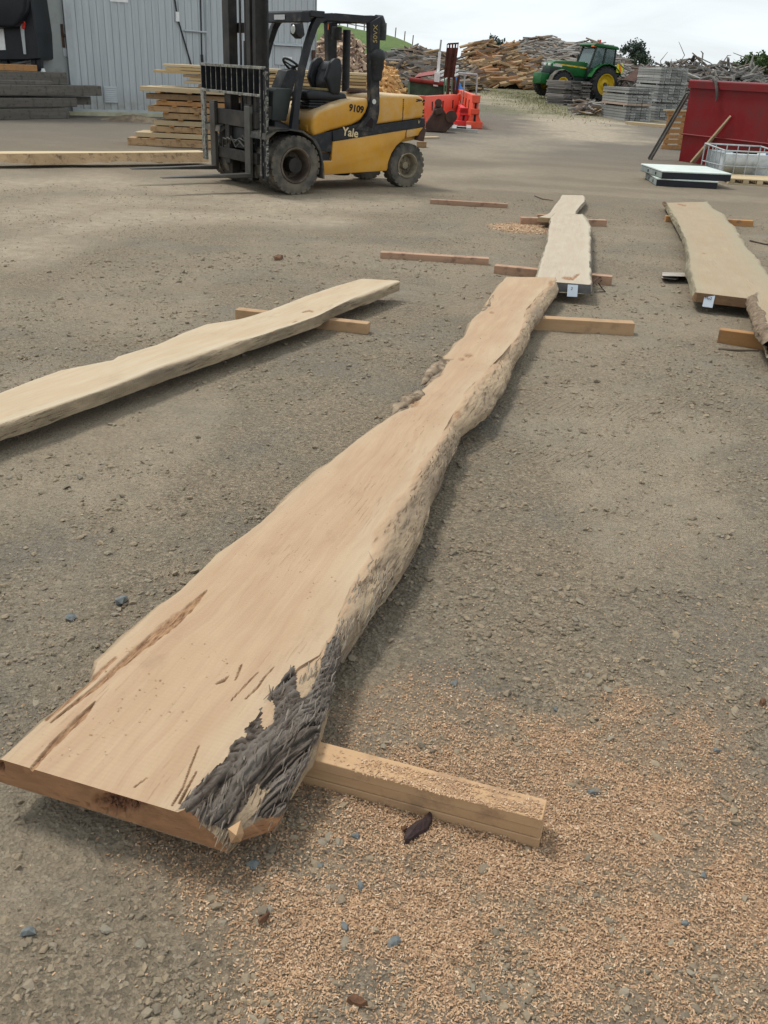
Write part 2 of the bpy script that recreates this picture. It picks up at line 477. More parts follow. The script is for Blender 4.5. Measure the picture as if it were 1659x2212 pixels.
M['log_bark'] = basic('firewood bark', (0.15, 0.10, 0.075), 0.9, 0.4, 12, 0.004, 40, rnd=0.3)
M['log_orange'] = wood('orange split firewood', (0.52, 0.29, 0.10), (0.66, 0.42, 0.19), rnd=0.28, grain=14)
M['off_grey'] = wood('weathered grey offcut', (0.145, 0.135, 0.122), (0.285, 0.268, 0.242), rnd=0.55, grain=9)
M['off_tan'] = wood('tan offcut', (0.265, 0.175, 0.088), (0.36, 0.25, 0.14), rnd=0.5, grain=9)
M['off_orange'] = wood('orange offcut', (0.27, 0.135, 0.058), (0.36, 0.20, 0.095), rnd=0.5, grain=9)
M['off_brown'] = wood('brown offcut', (0.15, 0.115, 0.085), (0.25, 0.19, 0.14), rnd=0.5, grain=9)
M['off_bark'] = basic('old brown bark', (0.085, 0.062, 0.050), 0.95, 0.4, 5, 0.006, 25, rnd=0.4)
M['stick_grey'] = basic('weathered broken wood', (0.36, 0.33, 0.285), 0.9, 0.25, 9, 0.003, 40, dirt=(0.20, 0.17, 0.13), dirt_amt=.3)
M['heap_core'] = basic('shadowed wood debris', (0.040, 0.030, 0.024), 0.95, 0.5, 3, 0.05, 5)  # near-black colour paints in the shade between the heaped pieces
M['bark'] = None
M['trunk'] = basic('tree bark', (0.10, 0.08, 0.06), 0.9, 0.3, 4, 0.01, 20)
def leaf_mat(name, a, b):
    m = NT(name)
    col = m.mix(m.ramp(m.noise(m.obj, 1.3, 4), [(0.3, 0), (0.7, 1)]), a, b)
    return m.done(col, 0.7)
M['leaf_dark'] = leaf_mat('dark foliage', (0.018, 0.035, 0.018), (0.045, 0.072, 0.035))
M['leaf_blue'] = leaf_mat('blue grey foliage', (0.035, 0.055, 0.045), (0.075, 0.10, 0.075))
M['leaf_mid'] = leaf_mat('mid green foliage', (0.035, 0.065, 0.02), (0.075, 0.115, 0.035))
M['grassblade'] = leaf_mat('dry verge grass', (0.20, 0.195, 0.085), (0.31, 0.28, 0.16))
def hill_mat():
    m = NT('pasture grass'); p = m.pos
    col = m.mix(m.ramp(m.noise(p, 0.12, 6, 0.65), [(0.35, 0), (0.65, 1)]), (0.062, 0.115, 0.022), (0.115, 0.165, 0.040))
    col = m.mix(m.ramp(m.noise(p, 1.6, 4), [(0.45, 0), (0.75, 0.6)]), col, (0.05, 0.085, 0.02))
    return m.done(col, 0.9, m.bump(m.noise(p, 3, 4), 0.2))
M['hill'] = hill_mat()

# ground of the yard
def ground_mat():
    m = NT('compacted gravel'); p = m.pos
    big = m.ramp(m.noise(p, 0.55, 5, 0.6), [(0.32, 0), (0.68, 1)])
    mid = m.ramp(m.noise(p, 4.5, 6, 0.65), [(0.33, 0), (0.67, 1)])
    fine = m.ramp(m.noise(p, 55, 5, 0.7), [(0.30, 0), (0.70, 1)])
    col = m.mix(big, (0.220, 0.168, 0.107), (0.275, 0.216, 0.142))
    col = m.mix(m.math('MULTIPLY', mid, 0.6), col, (0.275, 0.212, 0.138))
    col = m.mix(m.math('MULTIPLY', fine, 0.42), col, (0.130, 0.112, 0.084))
    vo = m.n('ShaderNodeTexVoronoi', Scale=95.0); m.l(p, vo.inputs['Vector'])
    hs = m.n('ShaderNodeSeparateColor'); m.l(vo.outputs['Color'], hs.inputs[0])
    stone = m.ramp(hs.outputs[0], [(0.0, (0.125, 0.106, 0.080)), (0.45, (0.225, 0.183, 0.128)), (0.85, (0.33, 0.268, 0.185)), (1.0, (0.41, 0.345, 0.25))])
    gr = m.attr('gravel')
    col = m.mix(m.math('MULTIPLY', gr, 0.62), col, stone)
    grey = m.ramp(m.noise(p, 1.25, 5, 0.65), [(0.46, 0), (0.64, 1)])
    col = m.mix(m.math('MULTIPLY', m.math('MULTIPLY', grey, gr), 0.5), col, (0.155, 0.150, 0.128))
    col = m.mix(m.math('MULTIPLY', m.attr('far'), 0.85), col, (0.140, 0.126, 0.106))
    dust = m.attr('dust')
    col = m.mix(m.math('MULTIPLY', dust, m.ramp(m.noise(p, 7, 6, 0.7), [(0.3, 0.35), (0.65, 1.0)])), col, (0.44, 0.37, 0.27))
    sw = m.attr('sawdust')
    v2 = m.n('ShaderNodeTexVoronoi', Scale=260.0); m.l(p, v2.inputs['Vector'])
    h2 = m.n('ShaderNodeSeparateColor'); m.l(v2.outputs['Color'], h2.inputs[0])
    chip = m.ramp(h2.outputs[0], [(0.0, (0.22, 0.135, 0.08)), (0.45, (0.36, 0.23, 0.14)), (1.0, (0.50, 0.34, 0.21))])
    col = m.mix(m.math('MINIMUM', m.math('MULTIPLY', sw, 0.8), 0.85), col, chip)
    gs = m.attr('grass')
    col = m.mix(m.math('MULTIPLY', gs, m.ramp(m.noise(p, 2.5, 5, 0.7), [(0.35, 0.3), (0.6, 1.0)])), col, (0.12, 0.12, 0.055))
    tk = m.attr('track')
    rt = m.n('ShaderNodeMapping'); rt.inputs['Rotation'].default_value = (0, 0, 0.62); m.l(p, rt.inputs[0])
    wv = m.n('ShaderNodeTexWave', _wave_type='BANDS', _bands_direction='X', Scale=5.2, Distortion=1.6, Detail=3.0); m.l(rt.outputs[0], wv.inputs[0])
    lug = m.math('MULTIPLY', m.ramp(wv.outputs['Fac'], [(0.30, 0), (0.55, 1)]), tk)
    col = m.mix(m.math('MULTIPLY', tk, 0.35), col, (0.27, 0.215, 0.15))
    n0 = m.bump(lug, 0.014)
    n1 = m.bump(m.noise(p, 34, 6, 0.7), 0.022, 1.0, n0)
    n2 = m.bump(vo.outputs['Distance'], 0.009, 0.9, n1)
    n3 = m.bump(m.noise(p, 160, 4, 0.7), 0.003, 1.0, n2)
    return m.done(col, 0.95, n3)
M['ground'] = ground_mat()
def stone_mat():
    m = NT('crushed stone')
    a = m.attr('tone')
    col = m.ramp(a, [(0.0, (0.15, 0.125, 0.093)), (0.35, (0.225, 0.178, 0.120)), (0.62, (0.285, 0.225, 0.15)), (0.85, (0.225, 0.20, 0.155)), (1.0, (0.36, 0.30, 0.21))])
    col = m.mix(m.ramp(m.noise(m.pos, 120, 4), [(0.4, 0), (0.7, 0.5)]), col, (0.22, 0.175, 0.12))
    return m.done(col, 0.9, m.bump(m.noise(m.pos, 250, 3), 0.002))
M['stone'] = stone_mat()
M['stone_blue'] = basic('blue grey stone', (0.135, 0.150, 0.150), 0.8, 0.3, 60, 0.002, 160, dirt=(0.21, 0.17, 0.12), dirt_amt=0.3, dscale=50)
def chip_mat():
    m = NT('sawdust chips')
    col = m.ramp(m.attr('tone'), [(0.0, (0.235, 0.132, 0.073)), (0.35, (0.395, 0.242, 0.136)), (0.75, (0.505, 0.335, 0.203)), (1.0, (0.59, 0.455, 0.32))])
    return m.done(col, 0.9)
M['chip'] = chip_mat()

# ================================================================== GROUND
def polydist(X, Y, pts):
    d = np.full(np.shape(X), 1e9)
    for (ax, ay), (bx, by) in zip(pts[:-1], pts[1:]):
        vx, vy = bx - ax, by - ay
        t = np.clip(((X - ax) * vx + (Y - ay) * vy) / (vx * vx + vy * vy + 1e-12), 0, 1)
        d = np.minimum(d, np.hypot(X - ax - t * vx, Y - ay - t * vy))
    return d

def gpts(px):
    return [tuple(atg(*q)[:2]) for q in px]

DUST = [(gpts([(1000, 190), (1084, 220), (1171, 235), (1240, 265), (1290, 300)]), 2.0, 1.2),
        (gpts([(1100, 215), (1220, 240), (1330, 268)]), 0.8, 1.1),
        (gpts([(1000, 330), (1150, 300), (1300, 290)]), 1.8, 0.5),
        (gpts([(0, 545), (180, 490), (330, 462), (520, 470), (700, 480)]), 0.7, 0.9),
        (gpts([(0, 470), (150, 440), (330, 432), (520, 445)]), 0.8, 0.8),
        (gpts([(0, 395), (200, 390), (330, 400), (560, 440), (800, 430)]), 1.2, 0.9),
        (gpts([(700, 420), (900, 380), (1100, 370)]), 0.8, 0.45)]
CHIP_NEAR = [tuple(at(*q)[:2]) for q in ((1640, 1560), (1400, 1500), (1100, 1530), (820, 1560), (720, 1640), (690, 1720), (640, 1830), (560, 1860), (460, 1840), (440, 1880), (560, 1950), (560, 2030), (500, 2130), (470, 2230), (1700, 2260), (1700, 1900))]

def inpoly(X, Y, poly):
    ins = np.zeros(np.shape(X), bool)
    n = len(poly)
    for i in range(n):
        ax, ay = poly[i]; bx, by = poly[(i + 1) % n]
        c = ((ay > Y) != (by > Y)) & (X < (bx - ax) * (Y - ay) / (by - ay + 1e-12) + ax)
        ins ^= c
    return ins

def saw_density(X, Y):
    d = polydist(X, Y, CHIP_NEAR + [CHIP_NEAR[0]])
    sd_ = np.where(inpoly(X, Y, CHIP_NEAR), d, -d)
    n = fbm(X * 5.5, Y * 5.5, 4, 5)
    core = np.clip(sd_ / 0.42 + (n - 0.5) * 1.5 + 0.38, 0, 1)
    holes = np.clip((fbm(X * 7 + 9, Y * 7, 3, 8) - 0.60) / 0.07, 0, 1)
    core = core * (1 - 0.55 * holes)
    thin = .10 * np.clip((X - .05 * Y + .1) / .5, 0, 1) * np.clip((5.2 - Y) / 2.5, 0, 1) * np.clip(n * 2.2 - .5, 0, 1) * (Y > 1.0)
    core = np.maximum(core, thin)
    far_ = np.clip((Y - 2.15) / 0.75, 0, 1)
    core = core * (1 - 0.72 * far_)
    # the small spill beside the far bearer
    c = at(1120, 490)
    q = 1 - np.hypot((X - c[0]) / 0.42, (Y - c[1]) / 0.34)
    sp = np.clip(q * 2.2 + (n - 0.5) * 1.4, 0, 1)
    c2 = at(1165, 500)
    q2 = 1 - np.hypot((X - c2[0]) / 0.5, (Y - c2[1]) / 0.3)
    sp = np.maximum(sp, np.clip(q2 * 1.2 + (n - 0.5) * 1.0, 0, 0.6))
    return np.maximum(core, sp)

def dust_amount(X, Y):
    n = fbm(X * 1.3, Y * 1.3, 4, 3)
    d = np.zeros(np.shape(X))
    for pts, w, a in DUST:
        d = np.maximum(d, a * np.clip(1.15 - polydist(X, Y, pts) / w + (n - 0.5) * 1.1, 0, 1))
    r = np.hypot(X, Y)
    near = .42 * np.clip((fbm(X * .9 + 4, Y * .55, 4, 91) - .50) / .12, 0, 1) * np.clip(1.5 - r / 9, 0, 1)
    tr = .28 * np.clip((fbm(X * .35, Y * 1.6 + X * .3, 4, 93) - .50) / .12, 0, 1) * sstep((r - 4) / 4) * (1 - .8 * sstep((r - 15) / 8))
    return np.clip(np.maximum(np.maximum(d, near), tr) + 0.10 * sstep((r - 11) / 10) * n, 0, 1)

TRACKS = [gpts(q) for q in ([(1080, 860), (1209, 878), (1400, 890), (1659, 880)], [(1000, 960), (1200, 985), (1659, 985)], [(0, 1120), (160, 1105), (420, 1095), (640, 1040)], [(0, 690), (250, 640), (480, 620), (800, 640)], [(0, 640), (250, 590), (560, 560), (800, 590)], [(860, 700), (1000, 640), (1060, 610)], [(400, 520), (700, 500), (1000, 500), (1180, 520)])]
def track_amount(X, Y):
    d = np.full(np.shape(X), 9.0)
    for t_ in TRACKS: d = np.minimum(d, polydist(X, Y, t_))
    return np.clip(1.3 - d / .15, 0, 1) * np.clip((fbm(X * 1.7, Y * 1.7, 3, 55) - .38) / .15, 0, 1)

def relief(X, Y):
    r = np.hypot(X, Y)
    z = 0.020 * (fbm(X * 1.1, Y * 1.1, 3, 31) - 0.5)
    z = z + 0.014 * (fbm(X * 7, Y * 7, 3, 32) - 0.5) * np.clip(1.6 - r / 14, 0, 1)
    k = np.clip(1.5 - r / 5, 0, 1)
    z = z + 0.013 * (fbm(X * 26, Y * 26, 2, 33) - 0.5) * k
    k2 = np.clip(1.4 - r / 3, 0, 1)
    z = z + 0.005 * (vn(X * 75, Y * 75, 34) - 0.5) * k2
    return z

def make_ground():
    na = 430
    a = np.concatenate([np.linspace(-42, 42, na), np.linspace(42, 318, 70)[1:-1]])
    A = np.radians(90 - a)
    rr = [0.35]
    while rr[-1] < 70: rr.append(rr[-1] * 1.0155 + 0.0005)
    while rr[-1] < 2600: rr.append(rr[-1] * 1.25)
    R = np.array(rr)
    AA, RR = np.meshgrid(A, R)
    X, Y = RR * np.cos(AA), RR * np.sin(AA)
    Z = terr(X, Y) + relief(X, Y) - np.clip((RR - 400) / 2000, 0, 1) * 1.0
    nr, nc = X.shape
    idx = np.arange(nr * nc).reshape(nr, nc)
    nx = np.roll(idx, -1, 1)
    Fc = np.stack([idx[:-1], nx[:-1], nx[1:], idx[1:]], -1).reshape(-1, 4)[:, ::-1]
    dust = dust_amount(X, Y)
    gravel = np.clip(1.15 - sstep((RR - 8) / 14), 0.1, 1) * (1 - 0.7 * dust)
    c = at(1120, 205)
    g = np.zeros_like(X)
    gp = gpts([(1065, 195), (1120, 198), (1180, 215), (1250, 245)])
    g = np.clip(1.2 - polydist(X, Y, gp) / 5.0 + (fbm(X * .5, Y * .5, 3, 44) - .5) * 1.2, 0, 1)
    g = np.maximum(g, sstep((RR - 85) / 20))
    V = np.stack([X, Y, Z], -1).reshape(-1, 3)
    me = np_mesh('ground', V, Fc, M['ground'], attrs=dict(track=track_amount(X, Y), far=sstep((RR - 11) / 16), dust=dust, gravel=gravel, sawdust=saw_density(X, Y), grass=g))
    tag(link('ground', me), kind='structure')
make_ground()

def ground_z(x, y):
    return float(terr(x, y) + relief(np.array([float(x)]), np.array([float(y)]))[0])

# pasture hill behind the yard
def make_hill():
    sky_pts = [(560, 30), (643, 40), (680, 46), (723, 52.6), (766, 62), (830, 72.6), (856, 80.5), (885, 92.5), (909, 107), (935, 122), (970, 140), (1100, 160), (1700, 186)]
    Y0 = 150.0
    bx = []; bz = []
    for q in sky_pts:
        p = atY(q[0], q[1], Y0)
        bx.append(p[0] / Y0); bz.append(p[2])
    ys = np.linspace(88, 330, 60)
    bs = np.concatenate([np.linspace(-0.9, bx[0], 12)[:-1], np.linspace(bx[0], 0.25, 90), np.linspace(0.25, 0.9, 14)[1:]])
    B, Yg = np.meshgrid(bs, ys)
    top = np.interp(B, bx, bz)
    prof = np.where(Yg < Y0, sstep((Yg - 88) / (Y0 - 88)) * 1.0, 1.0 - 0.4 * sstep((Yg - Y0) / 180))
    X = B * Y0 * (1 + (Yg - Y0) / Y0 * 0.9)
    Z = 0.7 + (top - 0.7) * prof + (fbm(X * .06, Yg * .06, 3, 3) - .5) * 0.5
    nr, nc = X.shape
    idx = np.arange(nr * nc).reshape(nr, nc)
    Fc = np.stack([idx[:-1, :-1], idx[:-1, 1:], idx[1:, 1:], idx[1:, :-1]], -1).reshape(-1, 4)
    tag(link('hill', np_mesh('hill', np.stack([X, Yg, Z], -1).reshape(-1, 3), Fc, M['hill'])), kind='structure')
    def hz(b):
        return float(np.interp(b, bx, bz))
    return Y0, hz
HY, hz = make_hill()

def hill_point(px, lift=0.0):
    b = atY(px, 90, HY)[0] / HY
    return Vector((b * HY, HY, hz(b) + lift))
fence = empty('paddock_fence', hill_point(800), label='post and rail fence running along the top of the green hill', cat='fence')
def rel(o, p): return tuple(Vector(p) - o.location)
prev = None
for k, px in enumerate((716, 733, 750, 768, 786, 803, 818, 833)):
    p = hill_point(px, -0.3)
    MB().bar(rel(fence, p), rel(fence, p + Vector((0, 0, 1.7))), 0.16, 0.16).build('post', M['off_brown'], fence)
    if prev is not None:
        for h in (0.75, 1.1, 1.45):
            MB().bar(rel(fence, prev + Vector((0, -.1, h))), rel(fence, p + Vector((0, -.1, h))), 0.04, 0.13).build('rail', M['off_grey'], fence)
    prev = p
for k, (px, lb) in enumerate(((853, 'fence post on the hill nearest the end of the rail fence'), (873, 'fence post half way down the hill skyline'), (891, 'lowest fence post on the hill skyline above the offcut pile'))):
    p = hill_point(px, -0.3)
    MB().bar((0, 0, 0), (0.08, 0, 1.5), 0.15, 0.15).build('fence_post', M['off_brown'], None, loc=p)
    tag(bpy.data.objects['fence_post' if k == 0 else 'fence_post.%03d' % k], lb, 'fence post', 'lone fence posts on the hill')

# ================================================================== SLABS
def slab_mat(name, c1, c2, sap, edge_c, pink, fleck=0.5):
    m = NT(name)
    uv = m.n('ShaderNodeUVMap', _uv_map='grain').outputs[0]
    warp = m.noise(m.mapped(uv, (0.9, 2.2, 1)), 1.2, 3)
    wv = m.n('ShaderNodeVectorMath', _operation='ADD'); m.l(uv, wv.inputs[0])
    cc = m.n('ShaderNodeCombineXYZ'); m.l(m.math('MULTIPLY', warp, 0.16), cc.inputs[1]); m.l(cc.outputs[0], wv.inputs[1])
    g1 = m.noise(m.mapped(wv.outputs[0], (0.55, 9, 1)), 2.6, 6, 0.62)
    g2 = m.noise(m.mapped(wv.outputs[0], (1.5, 42, 1)), 2.4, 4, 0.6)
    blot = m.noise(m.mapped(uv, (1.6, 3.0, 1)), 1.6, 5, 0.6)
    col = m.mix(m.ramp(blot, [(0.34, 0), (0.66, 1)]), c1, c2)
    col = m.mix(m.ramp(g1, [(0.40, 0), (0.66, 0.7)]), col, pink)
    col = m.mix(m.math('MULTIPLY', m.ramp(g2, [(0.45, 0), (0.75, 1)]), 0.22), col, tuple(q * 0.62 for q in c1))
    col = m.mix(m.math('MULTIPLY', m.attr('sap'), m.ramp(blot, [(0.25, 0.35), (0.6, 1)])), col, sap)
    # soft brown stains round knots
    st = m.ramp(m.noise(m.mapped(uv, (3.5, 6, 1)), 1.0, 5, 0.7), [(0.60, 0), (0.80, 0.55)])
    col = m.mix(st, col, tuple(q * 0.70 for q in pink))
    # torn-grain dashes, slightly off the length
    rot = m.n('ShaderNodeMapping'); rot.inputs['Rotation'].default_value = (0, 0, -0.30); rot.inputs['Scale'].default_value = (9, 120, 1); m.l(uv, rot.inputs[0])
    dash = m.ramp(m.noise(rot.outputs[0], 1.0, 2, 0.5), [(0.60, 0), (0.665, 1)])
    reg = m.ramp(m.noise(m.mapped(uv, (2.2, 4, 1)), 1.0, 3), [(0.48, 0), (0.62, 1)])
    dash = m.math('MULTIPLY', m.math('MULTIPLY', dash, reg), fleck)
    col = m.mix(dash, col, (0.20, 0.115, 0.062))
    speck = m.ramp(m.noise(m.mapped(uv, (70, 150, 1)), 1.0, 2), [(0.79, 0), (0.82, 1)])
    col = m.mix(m.math('MULTIPLY', speck, fleck), col, (0.14, 0.08, 0.045))
    # edge (wane): weathered sapwood with shreds of inner bark; pale slab's tone includes painted shade
    ed = m.attr('edge')
    ev = m.noise(m.mapped(uv, (4, 26, 1)), 1.6, 6, 0.65)
    ecol = m.mix(m.ramp(ev, [(0.35, 0), (0.65, 1)]), edge_c, tuple(min(1, q * 1.35) for q in edge_c))
    ecol = m.mix(m.ramp(m.noise(m.mapped(uv, (1.2, 3, 1)), 1.5, 5, 0.6), [(0.42, 0), (0.62, 0.9)]), ecol, tuple(q * 0.62 for q in (edge_c[0], edge_c[1] * 1.02, edge_c[2] * 1.1)))
    r2 = m.n('ShaderNodeMapping'); r2.inputs['Rotation'].default_value = (0, 0, 0.22); r2.inputs['Scale'].default_value = (7, 85, 1); m.l(uv, r2.inputs[0])
    shred = m.math('MULTIPLY', m.ramp(m.noise(r2.outputs[0], 1.0, 4, 0.7), [(0.54, 0), (0.62, 1)]), m.ramp(m.noise(m.mapped(uv, (3.0, 9, 1)), 1.0, 4), [(0.46, 0.05), (0.60, 1)]))
    ecol = m.mix(m.math('MULTIPLY', shred, 0.8), ecol, (0.14, 0.095, 0.058))
    col = m.mix(ed, col, ecol)
    cr_ = m.attr('crack')
    cn = m.noise(m.mapped(uv, (9, 70, 1)), 2.0, 5, 0.7)
    ccol = m.mix(m.ramp(cn, [(0.35, 0), (0.65, 1)]), (0.13, 0.062, 0.028), (0.40, 0.24, 0.13))
    col = m.mix(cr_, col, ccol)
    n1 = m.bump(m.noise(m.mapped(wv.outputs[0], (6, 110, 1)), 2.0, 4), 0.0012, 0.6)
    saw = m.n('ShaderNodeTexWave', _wave_type='BANDS', _bands_direction='X', Scale=22.0, Distortion=2.0, Detail=2.0); m.l(uv, saw.inputs[0])
    n2 = m.bump(saw.outputs['Fac'], 0.0009, 0.6, n1)
    n3 = m.bump(m.math('ADD', m.math('MULTIPLY', shred, ed), dash), -0.004, 0.9, n2)
    n4 = m.bump(m.math('MULTIPLY', m.noise(m.mapped(uv, (30, 90, 1)), 2.0, 5, 0.7), m.math('ADD', m.math('MULTIPLY', ed, 1.0), 0.15)), 0.006, 1.0, n3)
    return m.done(col, 0.85, n4)

def end_mat(name, c):
    m = NT(name); p = m.pos
    v = m.mapped(p, (1, 1, 3.5))
    col = m.mix(m.ramp(m.noise(v, 7, 5, 0.6, 0.8), [(0.35, 0), (0.65, 1)]), c, tuple(q * 0.68 for q in c))
    col = m.mix(m.ramp(m.noise(p, 15, 4), [(0.55, 0), (0.75, 0.7)]), col, tuple(min(1, q * 1.35) for q in c))
    r = m.n('ShaderNodeMapping'); r.inputs['Rotation'].default_value = (0, 0.5, 0.4); r.inputs['Scale'].default_value = (20, 20, 160); m.l(p, r.inputs[0])
    dash = m.ramp(m.noise(r.outputs[0], 1.0, 2), [(0.68, 0), (0.73, 0.7)])
    col = m.mix(dash, col, tuple(q * 0.35 for q in c))
    col = m.mix(m.attr('crack'), col, m.mix(m.ramp(m.noise(p, 90, 4), [(0.4, 0), (0.6, 1)]), (0.045, 0.018, 0.010), (0.20, 0.09, 0.045)))
    return m.done(col, 0.85, m.bump(m.noise(v, 60, 5, 0.7), 0.003))

def bark_mat():
    m = NT('grey furrowed bark')
    h = m.attr('ridge')
    uv = m.n('ShaderNodeUVMap', _uv_map='grain').outputs[0]
    f = m.noise(m.mapped(uv, (8, 40, 1)), 2.0, 6, 0.7)
    col = m.ramp(h, [(0.0, (0.034, 0.023, 0.016)), (0.22, (0.098, 0.072, 0.053)), (0.5, (0.165, 0.136, 0.110)), (0.95, (0.245, 0.212, 0.178))])
    col = m.mix(m.ramp(f, [(0.45, 0), (0.72, 0.6)]), col, (0.15, 0.13, 0.11))
    col = m.mix(m.ramp(m.noise(uv, 9, 4), [(0.52, 0), (0.75, 0.5)]), col, (0.20, 0.165, 0.13))
    return m.done(col, 0.9, m.bump(m.noise(m.mapped(uv, (55, 260, 1)), 1.0, 6, 0.75), 0.012))
M['bark'] = bark_mat()
def shred_mat():
    m = NT('inner bark shreds')
    return m.done(m.ramp(m.attr('ridge'), [(0.0, (0.085, 0.052, 0.03)), (0.4, (0.17, 0.115, 0.07)), (0.7, (0.25, 0.205, 0.155)), (1.0, (0.33, 0.27, 0.19))]), 0.9)
M['shred'] = shred_mat()
def bark_chunky():
    m = NT('brown flaky bark'); o = m.obj
    f = m.noise(o, 26, 6, 0.7)
    col = m.ramp(f, [(0.25, (0.045, 0.030, 0.020)), (0.5, (0.20, 0.145, 0.095)), (0.75, (0.33, 0.26, 0.18))])
    return m.done(col, 0.9, m.bump(f, 0.02))
M['bark_brown'] = bark_chunky()
M['fold'] = basic('ropey inner bark', (0.27, 0.205, 0.14), 0.9, 0.3, 12, 0.012, 30, dirt=(0.10, 0.068, 0.042), dirt_amt=0.45, dscale=16)
M['slab_main'] = slab_mat('fresh sawn slab', (0.395, 0.270, 0.164), (0.445, 0.320, 0.203), (0.44, 0.365, 0.250), (0.315, 0.235, 0.150), (0.365, 0.235, 0.145), 0.26)
M['slab_pale'] = slab_mat('pale sawn slab', (0.44, 0.345, 0.232), (0.485, 0.395, 0.275), (0.485, 0.41, 0.295), (0.31, 0.24, 0.155), (0.44, 0.32, 0.20), 0.35)  # edge colour darkened, painting shade onto the side face
M['slab_grey'] = slab_mat('drying pale grey slab', (0.41, 0.35, 0.265), (0.455, 0.395, 0.305), (0.45, 0.40, 0.305), (0.36, 0.305, 0.225), (0.41, 0.32, 0.235), 0.3)
M['slab_olive'] = slab_mat('drying olive tan slab', (0.315, 0.248, 0.165), (0.355, 0.285, 0.192), (0.30, 0.265, 0.18), (0.27, 0.235, 0.155), (0.34, 0.25, 0.15), 0.3)
M['end_main'] = end_mat('sawn end grain', (0.34, 0.175, 0.085))
M['end_pale'] = end_mat('pale end grain', (0.40, 0.29, 0.17))
M['end_brown'] = end_mat('brown end grain', (0.22, 0.13, 0.07))  # darker brown tone for the right-hand slab ends

def resample(pts, u):
    p = np.asarray(pts, float)
    return np.interp(u, p[:, 0], p[:, 1])

